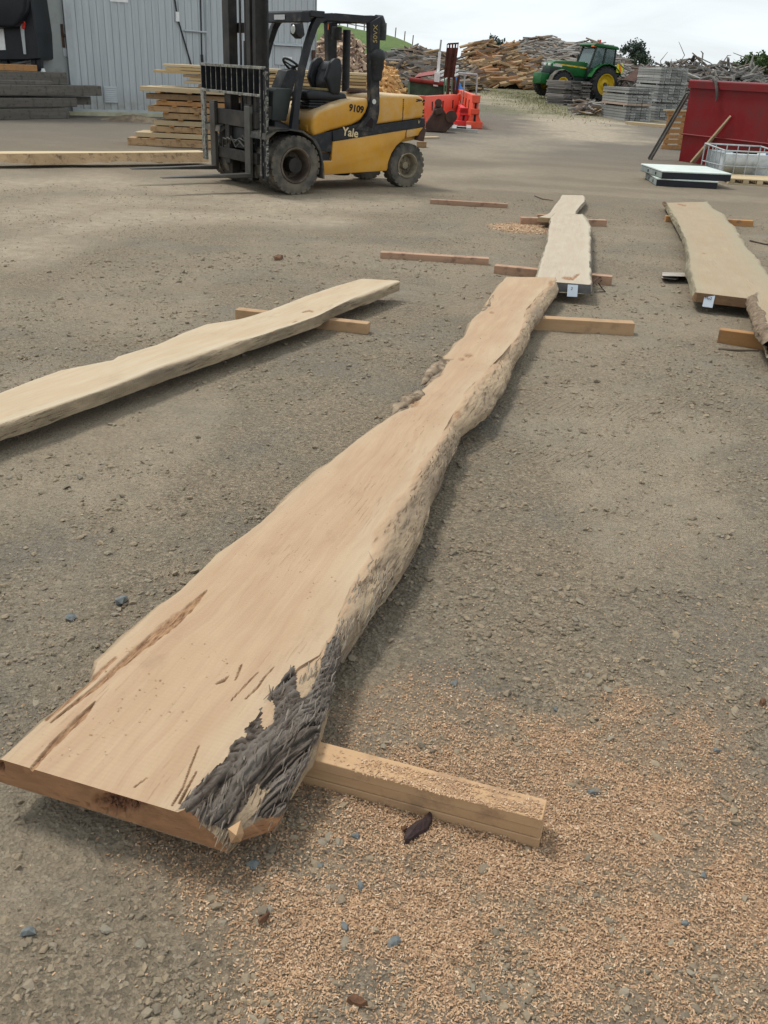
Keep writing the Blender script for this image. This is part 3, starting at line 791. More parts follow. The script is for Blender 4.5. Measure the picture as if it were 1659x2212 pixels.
def make_slab(name, label, LT, RT, RB, zt, zb, mats, nu=160, nt=28, ne=8, LB=None, wob=0.004, sapw=0.06, cracks=(), knots=(), power=1.0, cuts=None, bark=None, dense=False, seed=0, edge_rough=0.004, th0=0.3, sapk=1.0, group='live edge slabs laid out across the yard', cat='timber slab', endcrack=()):
    """LT/RT: top-face edge points near->far (photo points), RB: lower edge on the right."""
    lt = np.array([at(x, y, zt)[:2] for x, y in LT]); rt = np.array([at(x, y, zt)[:2] for x, y in RT]); rb = np.array([at(x, y, zb)[:2] for x, y in RB])
    c0 = (lt[0] + rt[0]) / 2; c1 = (lt[-1] + rt[-1]) / 2
    ax = (c1 - c0) / np.linalg.norm(c1 - c0); pr = np.array([ax[1], -ax[0]])
    def uvp(a): return np.stack([(a - c0) @ ax, (a - c0) @ pr], -1)
    lt, rt, rb = uvp(lt), uvp(rt), uvp(rb)
    if LB is None:
        lb = lt.copy(); lb[:, 1] -= 0.012 + 0.02 * vn(lt[:, 0] * 3, lt[:, 0] * 0, seed + 1)
    else:
        lb = uvp(np.array([at(x, y, zb)[:2] for x, y in LB]))
    s = np.linspace(0, 1, nu)
    if dense: s = s ** 1.55
    def line(p):
        q = p.copy(); q[:, 0] = np.maximum.accumulate(q[:, 0] + np.arange(len(q)) * 1e-5)
        u = q[0, 0] + s * (q[-1, 0] - q[0, 0])
        v = np.interp(u, q[:, 0], q[:, 1])
        w = wob * (fbm(u * 7 + seed * 3.1, u * 0 + len(p), 4, seed) - 0.5) * 2
        return u, v + w
    (ul, vl), (ur, vr), (ub, vb), (uL, vL) = line(lt), line(rt), line(rb), line(lb)
    vb = np.maximum(vb, vr + 0.004); vL = np.minimum(vL, vl - 0.003)
    T = zt - zb
    # cross section: left bottom -> left top | top | right top -> right bottom
    t = np.linspace(0, 1, nt)
    rows = []
    nl = 5
    for k in range(nl):                                  # left flank
        a = k / nl
        th = a * math.pi / 2
        rows.append((uL + (ul - uL) * a, vl + (vL - vl) * math.cos(th) ** 1.0, np.full(nu, zb) + T * math.sin(th), np.full(nu, 1.0), np.zeros(nu)))
    for k in t:
        rows.append((ul + (ur - ul) * k, vl + (vr - vl) * k, np.full(nu, zt), np.zeros(nu), np.zeros(nu)))
    for k in range(1, ne + 1):                           # right flank (wane)
        th = th0 + (k / ne) ** 0.9 * (math.pi / 2 - th0)
        sx_ = (math.sin(th) - math.sin(th0)) / (1 - math.sin(th0)); sz_ = math.cos(th) / math.cos(th0)
        rows.append((ur + (ub - ur) * sx_, vr + (vb - vr) * sx_ ** power, np.full(nu, zb) + T * max(sz_, 0) ** power, np.full(nu, 1.0), np.full(nu, k / ne)))
    U = np.stack([r[0] for r in rows], 1); Vv = np.stack([r[1] for r in rows], 1); Z = np.stack([r[2] for r in rows], 1)
    E = np.stack([r[3] for r in rows], 1); W = np.stack([r[4] for r in rows], 1)
    E[:, nl] = 0.0
    lo = np.zeros_like(E, bool); lo[:, nl:nl + nt] = True
    # rough flanks
    er = (fbm(U * 9, Vv * 40 + Z * 40, 4, seed + 5) - 0.5) * 2 * edge_rough * E
    er = er + (fbm(U * 3, Vv * 8 + Z * 8, 2, seed + 6) - 0.5) * 2 * edge_rough * 1.6 * E
    er[:, 0] = 0
    Z = Z + er * (W > 0) * (W < 0.98); Vv = Vv + er * np.where(W > 0, 1, -1) * E
    wx = c0[0] + U * ax[0] + Vv * pr[0]; wy = c0[1] + U * ax[1] + Vv * pr[1]
    sap = np.clip(1 - (vr[:, None] - Vv) / (sapw * (0.6 + 0.9 * fbm(U * 2, U * 0, 3, seed + 9))), 0, 1) * lo
    sapl = np.clip(1 - (Vv - vl[:, None]) / (sapw * 0.5), 0, 1) * lo
    sap = np.maximum(sap, sapl * 0.7) * sapk
    PX, PY = projv(wx, wy, Z)
    crack = np.zeros_like(Z)
    for pts, w0, dep in cracks:
        pts = np.asarray(pts, float)
        if pts.shape[1] == 2: pts = np.column_stack([pts, np.full(len(pts), w0)])
        best = np.full(Z.shape, 9.0)
        for a, b in zip(pts[:-1], pts[1:]):
            v = b[:2] - a[:2]
            tt = np.clip(((PX - a[0]) * v[0] + (PY - a[1]) * v[1]) / (v @ v), 0, 1)
            d = np.hypot(PX - a[0] - tt * v[0], PY - a[1] - tt * v[1])
            wd = (a[2] + (b[2] - a[2]) * tt) * (0.75 + 0.5 * vn(U * 60, Vv * 60, seed + 3)) + 0.3
            best = np.minimum(best, d / wd)
        c = np.clip(1.35 - best, 0, 1) * lo
        c = np.minimum(1, c * 2.2)
        Z = Z - dep * c * (0.55 + 0.9 * vn(U * 24, Vv * 260, seed + 4))
        crack = np.maximum(crack, c)
    for (kx, ky, rx, ry, hgt) in knots:
        q = np.hypot((PX - kx) / rx, (PY - ky) / ry)
        c = np.clip(1.2 - q, 0, 1)
        Z = Z + hgt * c * (0.4 + 1.2 * vn(U * 45, Vv * 45, seed + 14))
        crack = np.maximum(crack, np.minimum(1, c * 1.6) * (0.55 + 0.45 * vn(U * 90, Vv * 90, seed + 15)))
    ridge = np.zeros_like(Z); bm_ = np.zeros_like(Z)
    if bark is not None:
        outer, holes = bark
        inn = inpoly(PX, PY, outer)
        db = polydist(PX, PY, outer + [outer[0]])
        f = np.where(inn, db, -db)
        for hpoly in holes:
            ih = inpoly(PX, PY, hpoly); dh = polydist(PX, PY, hpoly + [hpoly[0]])
            f = np.minimum(f, np.where(ih, -dh, dh))
        f = f + (fbm(U * 40, Vv * 60, 3, seed + 21) - 0.5) * 14
        bm_ = np.clip(f / 5.0, 0, 1)
        ww = Vv - 0.22 * U + 0.035 * fbm(U * 8, Vv * 9, 2, 77); uu = U
        a1 = fbm(uu * 2.6, ww * 46, 3, seed + 22, .42); a2 = fbm(uu * 5, ww * 105, 2, seed + 23); a3 = fbm(uu * 26, ww * 30, 2, seed + 27)
        ridge = np.clip(0.60 + 0.9 * (a1 - .5) - 0.70 * np.exp(-((a1 - .46) / .030) ** 2) - 0.42 * np.exp(-((a2 - .5) / .05) ** 2) - .20 * np.exp(-((a3 - .45) / .03) ** 2) + 0.55 * (fbm(uu * 22, ww * 210, 3, seed + 25, .6) - .5) + .35 * (fbm(uu * 55, ww * 90, 2, seed + 28) - .5), 0, 1)
        Z = Z + bm_ * (0.004 + 0.0145 * (ridge - 0.35)) * np.where(W > 0.95, 0.2, 1)
        Vv2 = bm_ * 0.010 * (ridge - 0.3) * (W > 0.3)
        wx = wx + Vv2 * pr[0]; wy = wy + Vv2 * pr[1]
    ctr = np.array([c0[0] + ax[0] * (ul[-1]) * .5, c0[1] + ax[1] * ul[-1] * .5, zb])
    V = np.stack([wx - ctr[0], wy - ctr[1], Z - ctr[2]], -1)
    nr, nc = Z.shape
    idx = np.arange(nr * nc).reshape(nr, nc)
    Q = np.stack([idx[:-1, :-1], idx[:-1, 1:], idx[1:, 1:], idx[1:, :-1]], -1).reshape(-1, 4)
    uvq = np.stack([U + seed * 7.3, Vv + (zt - Z) * np.where(W > 0, -1, 1) * -1], -1).reshape(-1, 2)
    fm = bm_[:-1, :-1].ravel() > 0.35
    attrs = dict(edge=np.where(np.arange(nc)[None, :] >= nl + nt - 1, np.clip(W * 4, 0, 1), E).ravel(), sap=sap.ravel(), crack=crack.ravel(), ridge=ridge.ravel())
    V = V.reshape(-1, 3)
    # end caps and underside
    extraV = []; extraF = []; extraM = []; exU = []; exC = []
    base = len(V)
    def cap(i, flip, mi):
        nonlocal base
        ring = V[idx[i]]
        k = 9
        rowsV = []
        for j in range(k):
            a = j / (k - 1)
            bot = ring.copy(); bot[:, 2] = 0.0
            # spread the underside points evenly between the two lower corners
            f_ = np.linspace(0, 1, nc)[:, None]
            p = ring * (1 - a) + bot * a
            rowsV.append(p)
        G = np.stack(rowsV, 0)
        n = k * nc
        ii = np.arange(n).reshape(k, nc) + base
        F_ = np.stack([ii[:-1, :-1], ii[1:, :-1], ii[1:, 1:], ii[:-1, 1:]], -1).reshape(-1, 4)
        if flip: F_ = F_[:, ::-1]
        G2 = G.reshape(-1, 3).copy()
        cx = np.zeros(n)
        if not flip:
            gx, gy = projv(G2[:, 0] + ctr[0], G2[:, 1] + ctr[1], G2[:, 2] + ctr[2])
            for (kx, ky, rx, ry) in endcrack:
                q = np.hypot((gx - kx) / rx, (gy - ky) / ry) - 0.5 * (vn(gx * .12, gy * .12, 4) - .5) - 0.35 * (vn(gx * .3, gy * .3, 6) - .5)
                cx = np.maximum(cx, np.clip(1.2 - q, 0, 1) * 1.3)
            cx = np.minimum(cx, 1)
            inner = (G2[:, 2] < G2[:, 2].max() * 0.97)
            G2[:, :2] += (ax * 1.0)[None, :] * (cx * inner * (0.004 + 0.02 * vn(gx * .25, gy * .25, 9)))[:, None]
        extraV.append(G2); extraF.append(F_); extraM.append(np.full(len(F_), mi)); exU.append(np.zeros((n, 2))); exC.append(cx)
        base += n
    cap(0, False, 1); cap(nr - 1, True, 1)
    F_ = np.array([[idx[i, 0], idx[i + 1, 0], idx[i + 1, nc - 1], idx[i, nc - 1]] for i in range(nr - 1)])
    extraF.append(F_); extraM.append(np.zeros(len(F_), int))
    VV = np.concatenate([V] + extraV); UVv = np.concatenate([uvq] + exU)
    ex = len(VV) - len(V)
    for k_ in attrs:
        attrs[k_] = np.concatenate([attrs[k_], np.zeros(ex) if k_ != 'crack' else np.concatenate(exC)])
    mq = np.zeros(len(Q), int)
    if cuts is not None:
        cxp = PX.ravel()[Q].mean(1); cyp = PY.ravel()[Q].mean(1)
        mq[inpoly(cxp, cyp, cuts) & (W.ravel()[Q].mean(1) > .15)] = 1
    FF = np.concatenate([Q[~fm]] + extraF); MM = np.concatenate([mq[~fm]] + extraM)
    me = np_mesh(name, VV, FF, mats[:2], MM, True, attrs, UVv)
    me.set_sharp_from_angle(angle=math.radians(32))
    o = link(name, me, None, ctr)
    tag(o, label, cat, group)
    if fm.any():
        used = np.unique(Q[fm]); rm = np.full(len(V), -1); rm[used] = np.arange(len(used))
        mb = np_mesh('bark', V[used], rm[Q[fm]], M['bark'], None, True, {k_: attrs[k_][:len(V)][used] for k_ in ('ridge',)}, uvq[used])
        b = link('bark', mb, o)
        tag(b, 'dark grey furrowed bark left on the near right edge')
        # loose fibrous flakes over the bark, and shreds of inner bark along the bare wane
        def flakes(nm, cells, n, Lr, wr, lift, mat, tone, yaw, par):
            rr_ = np.random.default_rng(seed + n)
            q = Q[cells][rr_.integers(0, cells.sum(), n)]
            c = V[q].mean(1); wq = W.ravel()[q].mean(1)[:, None]
            nn_ = np.array([[pr[0], pr[1], 0]]) * (.15 + 1.0 * wq) + np.array([[0, 0, 1.0]]) * (1.05 - .85 * wq)
            nn_ /= np.linalg.norm(nn_, axis=1)[:, None]
            a_ = yaw + rr_.normal(size=n) * .085
            d_ = np.stack([ax[0] * np.cos(a_) + pr[0] * np.sin(a_), ax[1] * np.cos(a_) + pr[1] * np.sin(a_), np.zeros(n)], -1)
            d_ -= nn_ * (d_ * nn_).sum(1)[:, None]; d_ /= np.linalg.norm(d_, axis=1)[:, None]
            s_ = np.cross(nn_, d_)
            L_ = (Lr[0] + (Lr[1] - Lr[0]) * rr_.random(n) ** 1.8)[:, None]; w_ = (wr[0] + (wr[1] - wr[0]) * rr_.random(n))[:, None]
            h_ = rr_.random((n, 2)) ** 2 * lift; cu = rr_.normal(size=n)[:, None] * .12
            P_ = []
            for k_, (x, hh) in enumerate(((-1, h_[:, :1]), (0, np.zeros((n, 1)) + .0006), (1, h_[:, 1:]))):
                wk = w_ * (.55 if k_ != 1 else 1)
                for y, up in ((-1, 0), (.1, .0013), (1, -.0004)):
                    P_.append(c + d_ * L_ * .5 * x + s_ * (wk * y + L_ * cu * x * x * .5) + nn_ * (hh + up * (1 if k_ == 1 else .6) + .0005))
            VV_ = np.stack(P_, 1).reshape(-1, 3)
            fq = np.array([(0, 1, 4, 3), (1, 2, 5, 4), (3, 4, 7, 6), (4, 5, 8, 7)])
            Fk = (fq[None] + (np.arange(n) * 9)[:, None, None]).reshape(-1, 4)
            tn = np.repeat(np.clip(tone[0] + tone[1] * rr_.normal(size=n), 0, 1), 9)
            o_ = link(nm, np_mesh(nm, VV_, Fk, mat, None, False, dict(ridge=tn), np.repeat(rr_.random((n, 2)) * 5, 9, 0)), par)
            return tag(o_, kind='stuff')
        flakes('bark_flakes', fm & (ridge[:-1, :-1].ravel() > .1), 260, (.015, .07), (.0009, .0030), .0009, M['bark'], (.40, .18), -.20, b)
        Wc = W[:-1, :-1].ravel(); PYc = PY[:-1, :-1].ravel(); nz_ = fbm(U * 6, Vv * 14 + Z * 20, 3, 41)[:-1, :-1].ravel()
        flakes('bark_shreds', (~fm) & (Wc > .06) & (Wc < .97) & (nz_ > .52) & (PYc > 640), 600, (.010, .055), (.0006, .0022), .0016, M['shred'], (.42, .25), -.25, o)
        flakes('bark_shreds', (~fm) & (Wc > .02) & (Wc < .97) & (PYc > 1200) & (PYc < 1480) & (nz_ > .45), 160, (.03, .10), (.0010, .0030), .0006, M['shred'], (.70, .15), -.22, o)
    return o, (c0, ax, pr, ctr)

# --- the big slab in the foreground
LT = [(0, 1640), (95, 1555), (200, 1466), (212, 1428), (250, 1396), (330, 1322), (390, 1275), (470, 1196), (560, 1132), (610, 1085), (690, 1020), (770, 950), (815, 920), (838, 904), (862, 890), (884, 882), (893, 864), (908, 850), (932, 826), (950, 812), (966, 788), (962, 770), (985, 746), (1002, 728), (1020, 690), (1046, 668), (1052, 650), (1066, 630), (1094, 598)]
RT = [(385, 1755), (430, 1712), (480, 1652), (522, 1590), (560, 1540), (600, 1482), (645, 1440), (690, 1415), (715, 1370), (735, 1320), (770, 1240), (798, 1190), (802, 1150), (850, 1080), (878, 1050), (898, 1010), (940, 960), (975, 900), (1000, 850), (1050, 800), (1085, 765), (1110, 735), (1130, 690), (1135, 670), (1160, 640), (1190, 610), (1200, 599)]
RB = [(500, 1845), (524, 1818), (604, 1790), (640, 1700), (690, 1590), (712, 1510), (735, 1440), (780, 1370), (850, 1262), (890, 1195), (935, 1080), (965, 1010), (1000, 945), (1060, 885), (1090, 850), (1120, 780), (1145, 720), (1170, 690), (1200, 640), (1206, 622)]
cracks = [([(446, 1276, 1), (420, 1302, 5), (385, 1335, 9), (345, 1366, 9), (300, 1402, 7), (255, 1440, 5), (215, 1478, 4), (160, 1520, 2.5), (110, 1560, 1.5)], 0, 0.005),
          ([(250, 1420, 2), (205, 1462, 4), (150, 1512, 3), (100, 1555, 2)], 0, 0.003),
          ([(204, 1517, 1), (180, 1545, 6), (150, 1574, 5), (110, 1612, 5), (66, 1664, 3)], 0, 0.007),
          ([(521, 1436, .6), (516, 1452, 1.7), (509, 1468, .6)], 0, 0.006),
          ([(494, 1460, .6), (484, 1470, 2), (468, 1476, 1)], 0, 0.005),
          ([(592, 1441, .5), (572, 1462, 1.3), (556, 1485, 1.4), (530, 1510, .5)], 0, 0.004),
          ([(557, 1452, .8), (535, 1475, 1.1), (500, 1512, 0.5)], 0, 0.004),
          ([(430, 1610, 0.5), (412, 1655, 1.1), (396, 1700, 1.1), (372, 1740, 1.1)], 0, 0.005),
          ([(424, 1668, .7), (398, 1715, 2), (388, 1735, 1.2)], 0, 0.006),
          ([(318, 1680, 0.6), (290, 1700, 1.2)], 0, 0.003)]
knots = [(988, 896, 8, 9, 0.006), (1012, 768, 10, 5, -0.004), (998, 776, 7, 4, -0.006), (938, 802, 20, 15, -0.012), (893, 868, 13, 12, -0.012), (1062, 675, 6, 3, -0.003), (1190, 612, 5, 7, -0.006)]
BARK = ([(378, 1752), (470, 1648), (520, 1588), (552, 1545), (598, 1476), (630, 1440), (640, 1420), (650, 1408), (672, 1412), (700, 1400), (716, 1372), (738, 1380), (735, 1440), (712, 1512), (692, 1592), (640, 1700), (604, 1772), (575, 1770), (540, 1770), (500, 1800), (440, 1780)],
        [[(648, 1400), (634, 1442), (640, 1490), (652, 1507), (668, 1496), (690, 1440), (705, 1380)], [(570, 1520), (586, 1515), (592, 1530), (582, 1566), (568, 1576), (562, 1550)], [(555, 1700), (575, 1712), (520, 1790), (490, 1790)]])
main_slab, main_fr = make_slab('live_edge_slab', 'huge tan live edge slab running up the middle with grey bark at its near corner', LT, RT, RB, 0.158, 0.086,
    [M['slab_main'], M['end_main']], nu=720, nt=190, sapk=0.5, ne=84, th0=0.55, wob=0.004, sapw=0.09, cracks=cracks, knots=knots, power=0.8, bark=BARK, cuts=[(515, 1800), (560, 1772), (612, 1755), (625, 1800), (520, 1845)], dense=True, seed=2, edge_rough=0.012, endcrack=((262, 1734, 62, 22), (2, 1658, 8, 10), (505, 1810, 18, 12)))

def lump(name, path, r, mat, parent, seed=0, amp=0.5, n=14, m=26, stretch=6):
    """ropey lump of bark laid along a path of world points; radii r"""
    pts = [Vector(p) for p in path]
    L = len(pts) - 1
    V = []; 
    for i in range(m):
        t = i / (m - 1) * L; k = min(int(t), L - 1); f = t - k
        p = pts[k].lerp(pts[k + 1], f); d = (pts[k + 1] - pts[k]).normalized()
        rr_ = np.interp(t, np.arange(L + 1), r)
        a = d.cross(Vector((0, 0, 1))).normalized(); b = a.cross(d)
        for j in range(n):
            th = 2 * math.pi * j / n
            q = rr_ * (1 + amp * (float(vn(np.array(t * stretch * 0.4 + seed), np.array(j * 0.9 + seed * 3), seed)) - 0.5) * 2 + 0.35 * (float(vn(np.array(t * 9.0), np.array(j * 1.7), seed + 5)) - .5))
            V.append(p + a * math.cos(th) * q + b * math.sin(th) * q * 0.8)
    base = parent.location if parent else Vector((0, 0, 0))
    V = [tuple(v - base) for v in V]
    Fc = [(i * n + j, i * n + (j + 1) % n, (i + 1) * n + (j + 1) % n, (i + 1) * n + j) for i in range(m - 1) for j in range(n)]
    me = np_mesh(name, V, Fc, mat)
    return link(name, me, parent)
# ropey bark folds on its left edge
for k, (px, rad) in enumerate((([(846, 898), (866, 880), (888, 866), (908, 854), (918, 858)], [0.0005, 0.03, 0.032, 0.026, 0.0005]),
                               ([(846, 905), (868, 893), (886, 885), (905, 866)], [0.0005, 0.014, 0.012, 0.0005]),
                               ([(908, 834), (932, 810), (952, 794), (972, 782), (980, 790)], [0.0005, 0.032, 0.034, 0.026, 0.0005]),
                               ([(915, 836), (940, 818), (960, 800), (970, 786)], [0.0005, 0.014, 0.016, 0.0005]),
                               ([(1034, 690), (1050, 670), (1058, 654), (1071, 636), (1082, 616)], [0.0005, 0.024, 0.016, 0.012, 0.0005]))):
    b = lump('bark_fold', [at(x, y, 0.142) for x, y in px], [q_ * 1.2 for q_ in rad], M['fold'], main_slab, seed=k + 3)
    tag(b, 'ropey brown bark fold on the left edge')

# splintered pale corner
sp = MB()
q = [at(x, y, z) for x, y, z in ((492, 1790, .13), (520, 1772, .14), (527, 1800, .11), (520, 1818, .095), (498, 1822, .10))]
c = at(512, 1800, 0.135)
sp.add([tuple(Vector(v) - main_slab.location) for v in q] + [tuple(Vector(c) - main_slab.location + Vector((0, -.012, .006)))], [(0, 1, 5), (1, 2, 5), (2, 3, 5), (3, 4, 5), (4, 0, 5), (4, 3, 2, 1, 0)])
tag(sp.build('splinter', M['pine_lam'], main_slab), 'pale splintered tongue at the near corner')

# --- pale slab on the left
make_slab('live_edge_slab', 'long pale live edge slab lying diagonally on the left, running out of the frame', 
    [(-260, 960), (-120, 895), (0, 850), (60, 826), (130, 800), (245, 778), (255, 770), (340, 745), (400, 718), (450, 700), (520, 690), (590, 668), (660, 640), (720, 620), (782, 602)],
    [(-260, 1022), (-120, 962), (0, 912), (100, 880), (200, 848), (270, 820), (330, 795), (350, 788), (420, 765), (500, 738), (545, 730), (620, 705), (690, 680), (740, 655), (790, 632), (860, 606)],
    [(-260, 1070), (-120, 1008), (0, 954), (100, 918), (200, 880), (270, 855), (335, 830), (360, 820), (450, 790), (520, 765), (570, 742), (640, 720), (700, 695), (745, 675), (800, 655), (862, 628)],
    0.142, 0.072, [M['slab_pale'], M['end_pale']], nu=260, nt=40, ne=10, wob=0.006, sapw=0.05, power=0.45, seed=5, edge_rough=0.006,
    cracks=[([(655, 674, 1), (668, 671, 1.5), (676, 673, 1)], 0, 0.004), ([(632, 697, 0.6), (640, 694, 0.8)], 0, 0.003)], knots=[(333, 830, 5, 6, -0.006), (590, 718, 5, 4, -0.005), (743, 690, 6, 5, -0.006)])
# --- grey slab up the middle, with a card on its end
mid_slab, _ = make_slab('live_edge_slab', 'pale greyish slab beyond the big slab with a blank looking card on its sealed grey end',
    [(1158, 606), (1165, 588), (1172, 560), (1180, 535), (1184, 520), (1188, 490), (1191, 470), (1200, 460)],
    [(1272, 615), (1272, 600), (1273, 570), (1270, 540), (1270, 515), (1270, 495), (1268, 480), (1255, 463)],
    [(1275, 636), (1277, 615), (1276, 580), (1275, 545), (1276, 515), (1276, 500), (1272, 482), (1258, 468)],
    0.150, 0.078, [M['slab_grey'], M['endwax']], nu=120, nt=30, ne=8, wob=0.006, power=0.6, seed=9, edge_rough=0.008,
    LB=[(1150, 628), (1155, 606), (1165, 575), (1174, 550), (1180, 530), (1183, 502), (1188, 478), (1196, 466)],
    cracks=[([(1237, 604, 1), (1243, 597, 2), (1250, 592, 1)], 0, 0.006), ([(1218, 600, 2.5), (1236, 602, 2.5)], 0, 0.003)])
make_slab('live_edge_slab', 'narrow pale slab furthest away up the middle, its tip tucked behind the grey slab',
    [(1164, 469), (1180, 464), (1190, 458), (1200, 443), (1210, 430), (1216, 421)],
    [(1205, 472), (1240, 464), (1243, 457), (1252, 446), (1262, 435), (1260, 422)],
    [(1206, 478), (1242, 470), (1246, 462), (1256, 450), (1266, 436), (1263, 427)],
    0.115, 0.062, [M['slab_grey'], M['end_pale']], nu=60, nt=16, ne=5, wob=0.004, power=0.6, seed=13, edge_rough=0.006)
# --- wide slab on the right
right_slab, _ = make_slab('live_edge_slab', 'wide olive tan slab on the right with a handwritten card on its near end',
    [(1508, 632), (1502, 615), (1494, 580), (1492, 555), (1484, 520), (1470, 490), (1455, 460), (1440, 438)],
    [(1700, 655), (1680, 625), (1659, 600), (1625, 555), (1596, 515), (1580, 490), (1560, 466), (1545, 458), (1530, 445), (1522, 436)],
    [(1704, 672), (1684, 640), (1663, 612), (1629, 565), (1600, 525), (1583, 497), (1564, 472), (1549, 464), (1533, 450), (1526, 442)],
    0.150, 0.078, [M['slab_olive'], M['end_brown']], nu=140, nt=44, ne=6, wob=0.008, power=0.6, seed=17, sapw=0.16, edge_rough=0.008,
    LB=[(1494, 645), (1488, 620), (1480, 590), (1482, 560), (1474, 520), (1458, 490), (1443, 462), (1431, 438)],
    cracks=[([(1465, 441, 1), (1480, 444, 1.5)], 0, 0.002), ([(1518, 547, 0.8), (1524, 548, 0.8)], 0, 0.002)])
# --- bark edged slab at the right border
bark_slab, _ = make_slab('bark_edged_slab', 'slab with thick flaky brown bark on its left edge, cut off by the right border',
    [(1655, 708), (1648, 690), (1640, 668), (1636, 645), (1640, 634)],
    [(1900, 770), (1880, 735), (1860, 700), (1840, 665), (1820, 640)],
    [(1905, 790), (1884, 750), (1864, 712), (1844, 676), (1824, 652)],
    0.185, 0.098, [M['slab_olive'], M['end_brown']], nu=60, nt=24, ne=5, power=0.6, seed=19,
    LB=[(1672, 775), (1650, 735), (1640, 700), (1622, 665), (1626, 640)])
pth = [at(x, y, 0.150) for x, y in ((1668, 748), (1652, 722), (1644, 700), (1634, 672), (1626, 648), (1630, 636))]
tag(lump('bark', pth, [0.05, 0.055, 0.052, 0.05, 0.045, 0.0005], M['bark_brown'], bark_slab, 31, 0.35, 16, 40), 'thick flaky brown bark')

# cards on the slab ends
def text_mesh(name, body, size, mat, depth=0.002, shear=0.0, bold=0.0):
    cu = bpy.data.curves.new(name, 'FONT'); cu.body = body; cu.size = size; cu.extrude = depth; cu.offset = bold
    cu.align_x = 'CENTER'; cu.align_y = 'CENTER'; cu.shear = shear; cu.resolution_u = 3
    o = bpy.data.objects.new(name, cu); COL.objects.link(o)
    bpy.context.view_layer.update()
    me = bpy.data.meshes.new_from_object(o.evaluated_get(bpy.context.evaluated_depsgraph_get()))
    bpy.data.objects.remove(o); bpy.data.curves.remove(cu)
    me.materials.clear(); me.materials.append(mat)
    return me
def card(px, z0, z1, text, label, nudge):
    bl, br = (Vector(at(x, y, z1)) for x, y in px)
    w = (br - bl).length; d = (br - bl).normalized()
    n = Vector((d.y, -d.x, 0))
    o = empty('paper_card', (bl + br) / 2 + n * nudge, math.atan2(d.y, d.x), label, 'card', 'cards stapled to slab ends')
    lean = 0.03
    MB().hexa([(-w / 2, -lean, z0 - z1), (w / 2, -lean, z0 - z1), (w / 2, -lean + .002, z0 - z1), (-w / 2, -lean + .002, z0 - z1), (-w / 2, -.002, 0), (w / 2, -.002, 0), (w / 2, 0, 0), (-w / 2, 0, 0)]).build('sheet', M['paper'], o)
    h = z1 - z0
    t = link('handwriting', text_mesh('handwriting', text, w * 0.38, M['ink'], 0.0004, 0.1), o, (-w * 0.10, -lean * 0.35 - 0.003, -h * 0.33))
    t.rotation_euler = (math.pi / 2 - math.atan2(lean, h), 0, -0.0)
    return o
card([(1226, 614), (1248, 615)], 0.062, 0.149, '2', 'pale blue card on the grey end of the middle slab', 0.012)
card([(1524, 633), (1546, 636)], 0.052, 0.149, 'Mo2', 'white card reading Mo2 on the end of the right slab', 0.012)

# ================================================================== BEARERS
def bearer(name, label, pl, pr_, h, w, mat, lam=0, over=0.0, group='timber bearers lying on the gravel', z=0.0, edgeup=False):
    """front lower edge from photo point pl to pr_; runs back by w; lam = layers laminated in height"""
    a = Vector(at(*pl, z)); b = Vector(at(*pr_, z))
    d = (b - a); L = d.length + over; d.normalize()
    o_loc = a + d * (L / 2 - over)
    rz = math.atan2(d.y, d.x)
    if lam:
        o = empty(name, (o_loc.x, o_loc.y, z - 0.004), rz, label, 'bearer', group)
        hh = (h + 0.004) / lam
        for k in range(lam):
            off = (0, 0.003, 0.001)[k % 3]
            MB().box((-L / 2 + off, off, k * hh + (0.0008 if k else 0)), (L / 2 - off, w, (k + 1) * hh)).build('lamella', mat, o, 0.0015, seg=1)
    else:
        o = MB().box((-L / 2, 0, 0), (L / 2, w, h + 0.004)).build(name, mat, None, 0.003, seg=1, loc=(o_loc.x, o_loc.y, z - 0.004), rot=(0, 0, rz))
        tag(o, label, 'bearer', group)
    return o
front_bearer = bearer('laminated_bearer', 'thick glued bearer under the near end of the big slab, dusted with sawdust', (560, 1668), (1163, 1832), 0.086, 0.072, M['pine_lam'], 3, 0.25)
bearer('timber_bearer', 'pair of planks on edge under the far end of the big slab', (1092, 709), (1368, 725), 0.086, 0.085, M['pine_lam'], 0, 0.1)
bearer('timber_bearer', 'tan bearer under the pale left slab', (508, 690), (793, 722), 0.070, 0.075, M['pine_lam'])
bearer('timber_bearer', 'reddish bearer lying loose between the left slab and the grey slab', (821, 559), (1055, 573), 0.060, 0.085, M['redwood'])
bearer('timber_bearer', 'farthest loose reddish bearer, lying near the forklift rear wheel', (929, 440), (1096, 450), 0.055, 0.085, M['redwood'])
bearer('timber_bearer', 'pale reddish bearer under the near end of the grey slab', (1066, 592), (1320, 617), 0.076, 0.085, M['redwood'])
bearer('timber_bearer', 'reddish bearer under the far end of the grey slab', (1125, 484), (1310, 490), 0.075, 0.085, M['redwood'])
bearer('timber_bearer', 'tan bearer under the far end of the wide right slab', (1437, 480), (1626, 491), 0.076, 0.085, M['orange_wood'])
bearer('timber_bearer', 'tan bearer under the bark edged slab at the right border', (1548, 742), (1740, 768), 0.098, 0.07, M['orange_wood'])
bearer('timber_bearer', 'red brown bearer hidden behind the big slab beside the far slab tip', (1160, 474), (1195, 476), 0.058, 0.08, M['redwood'])
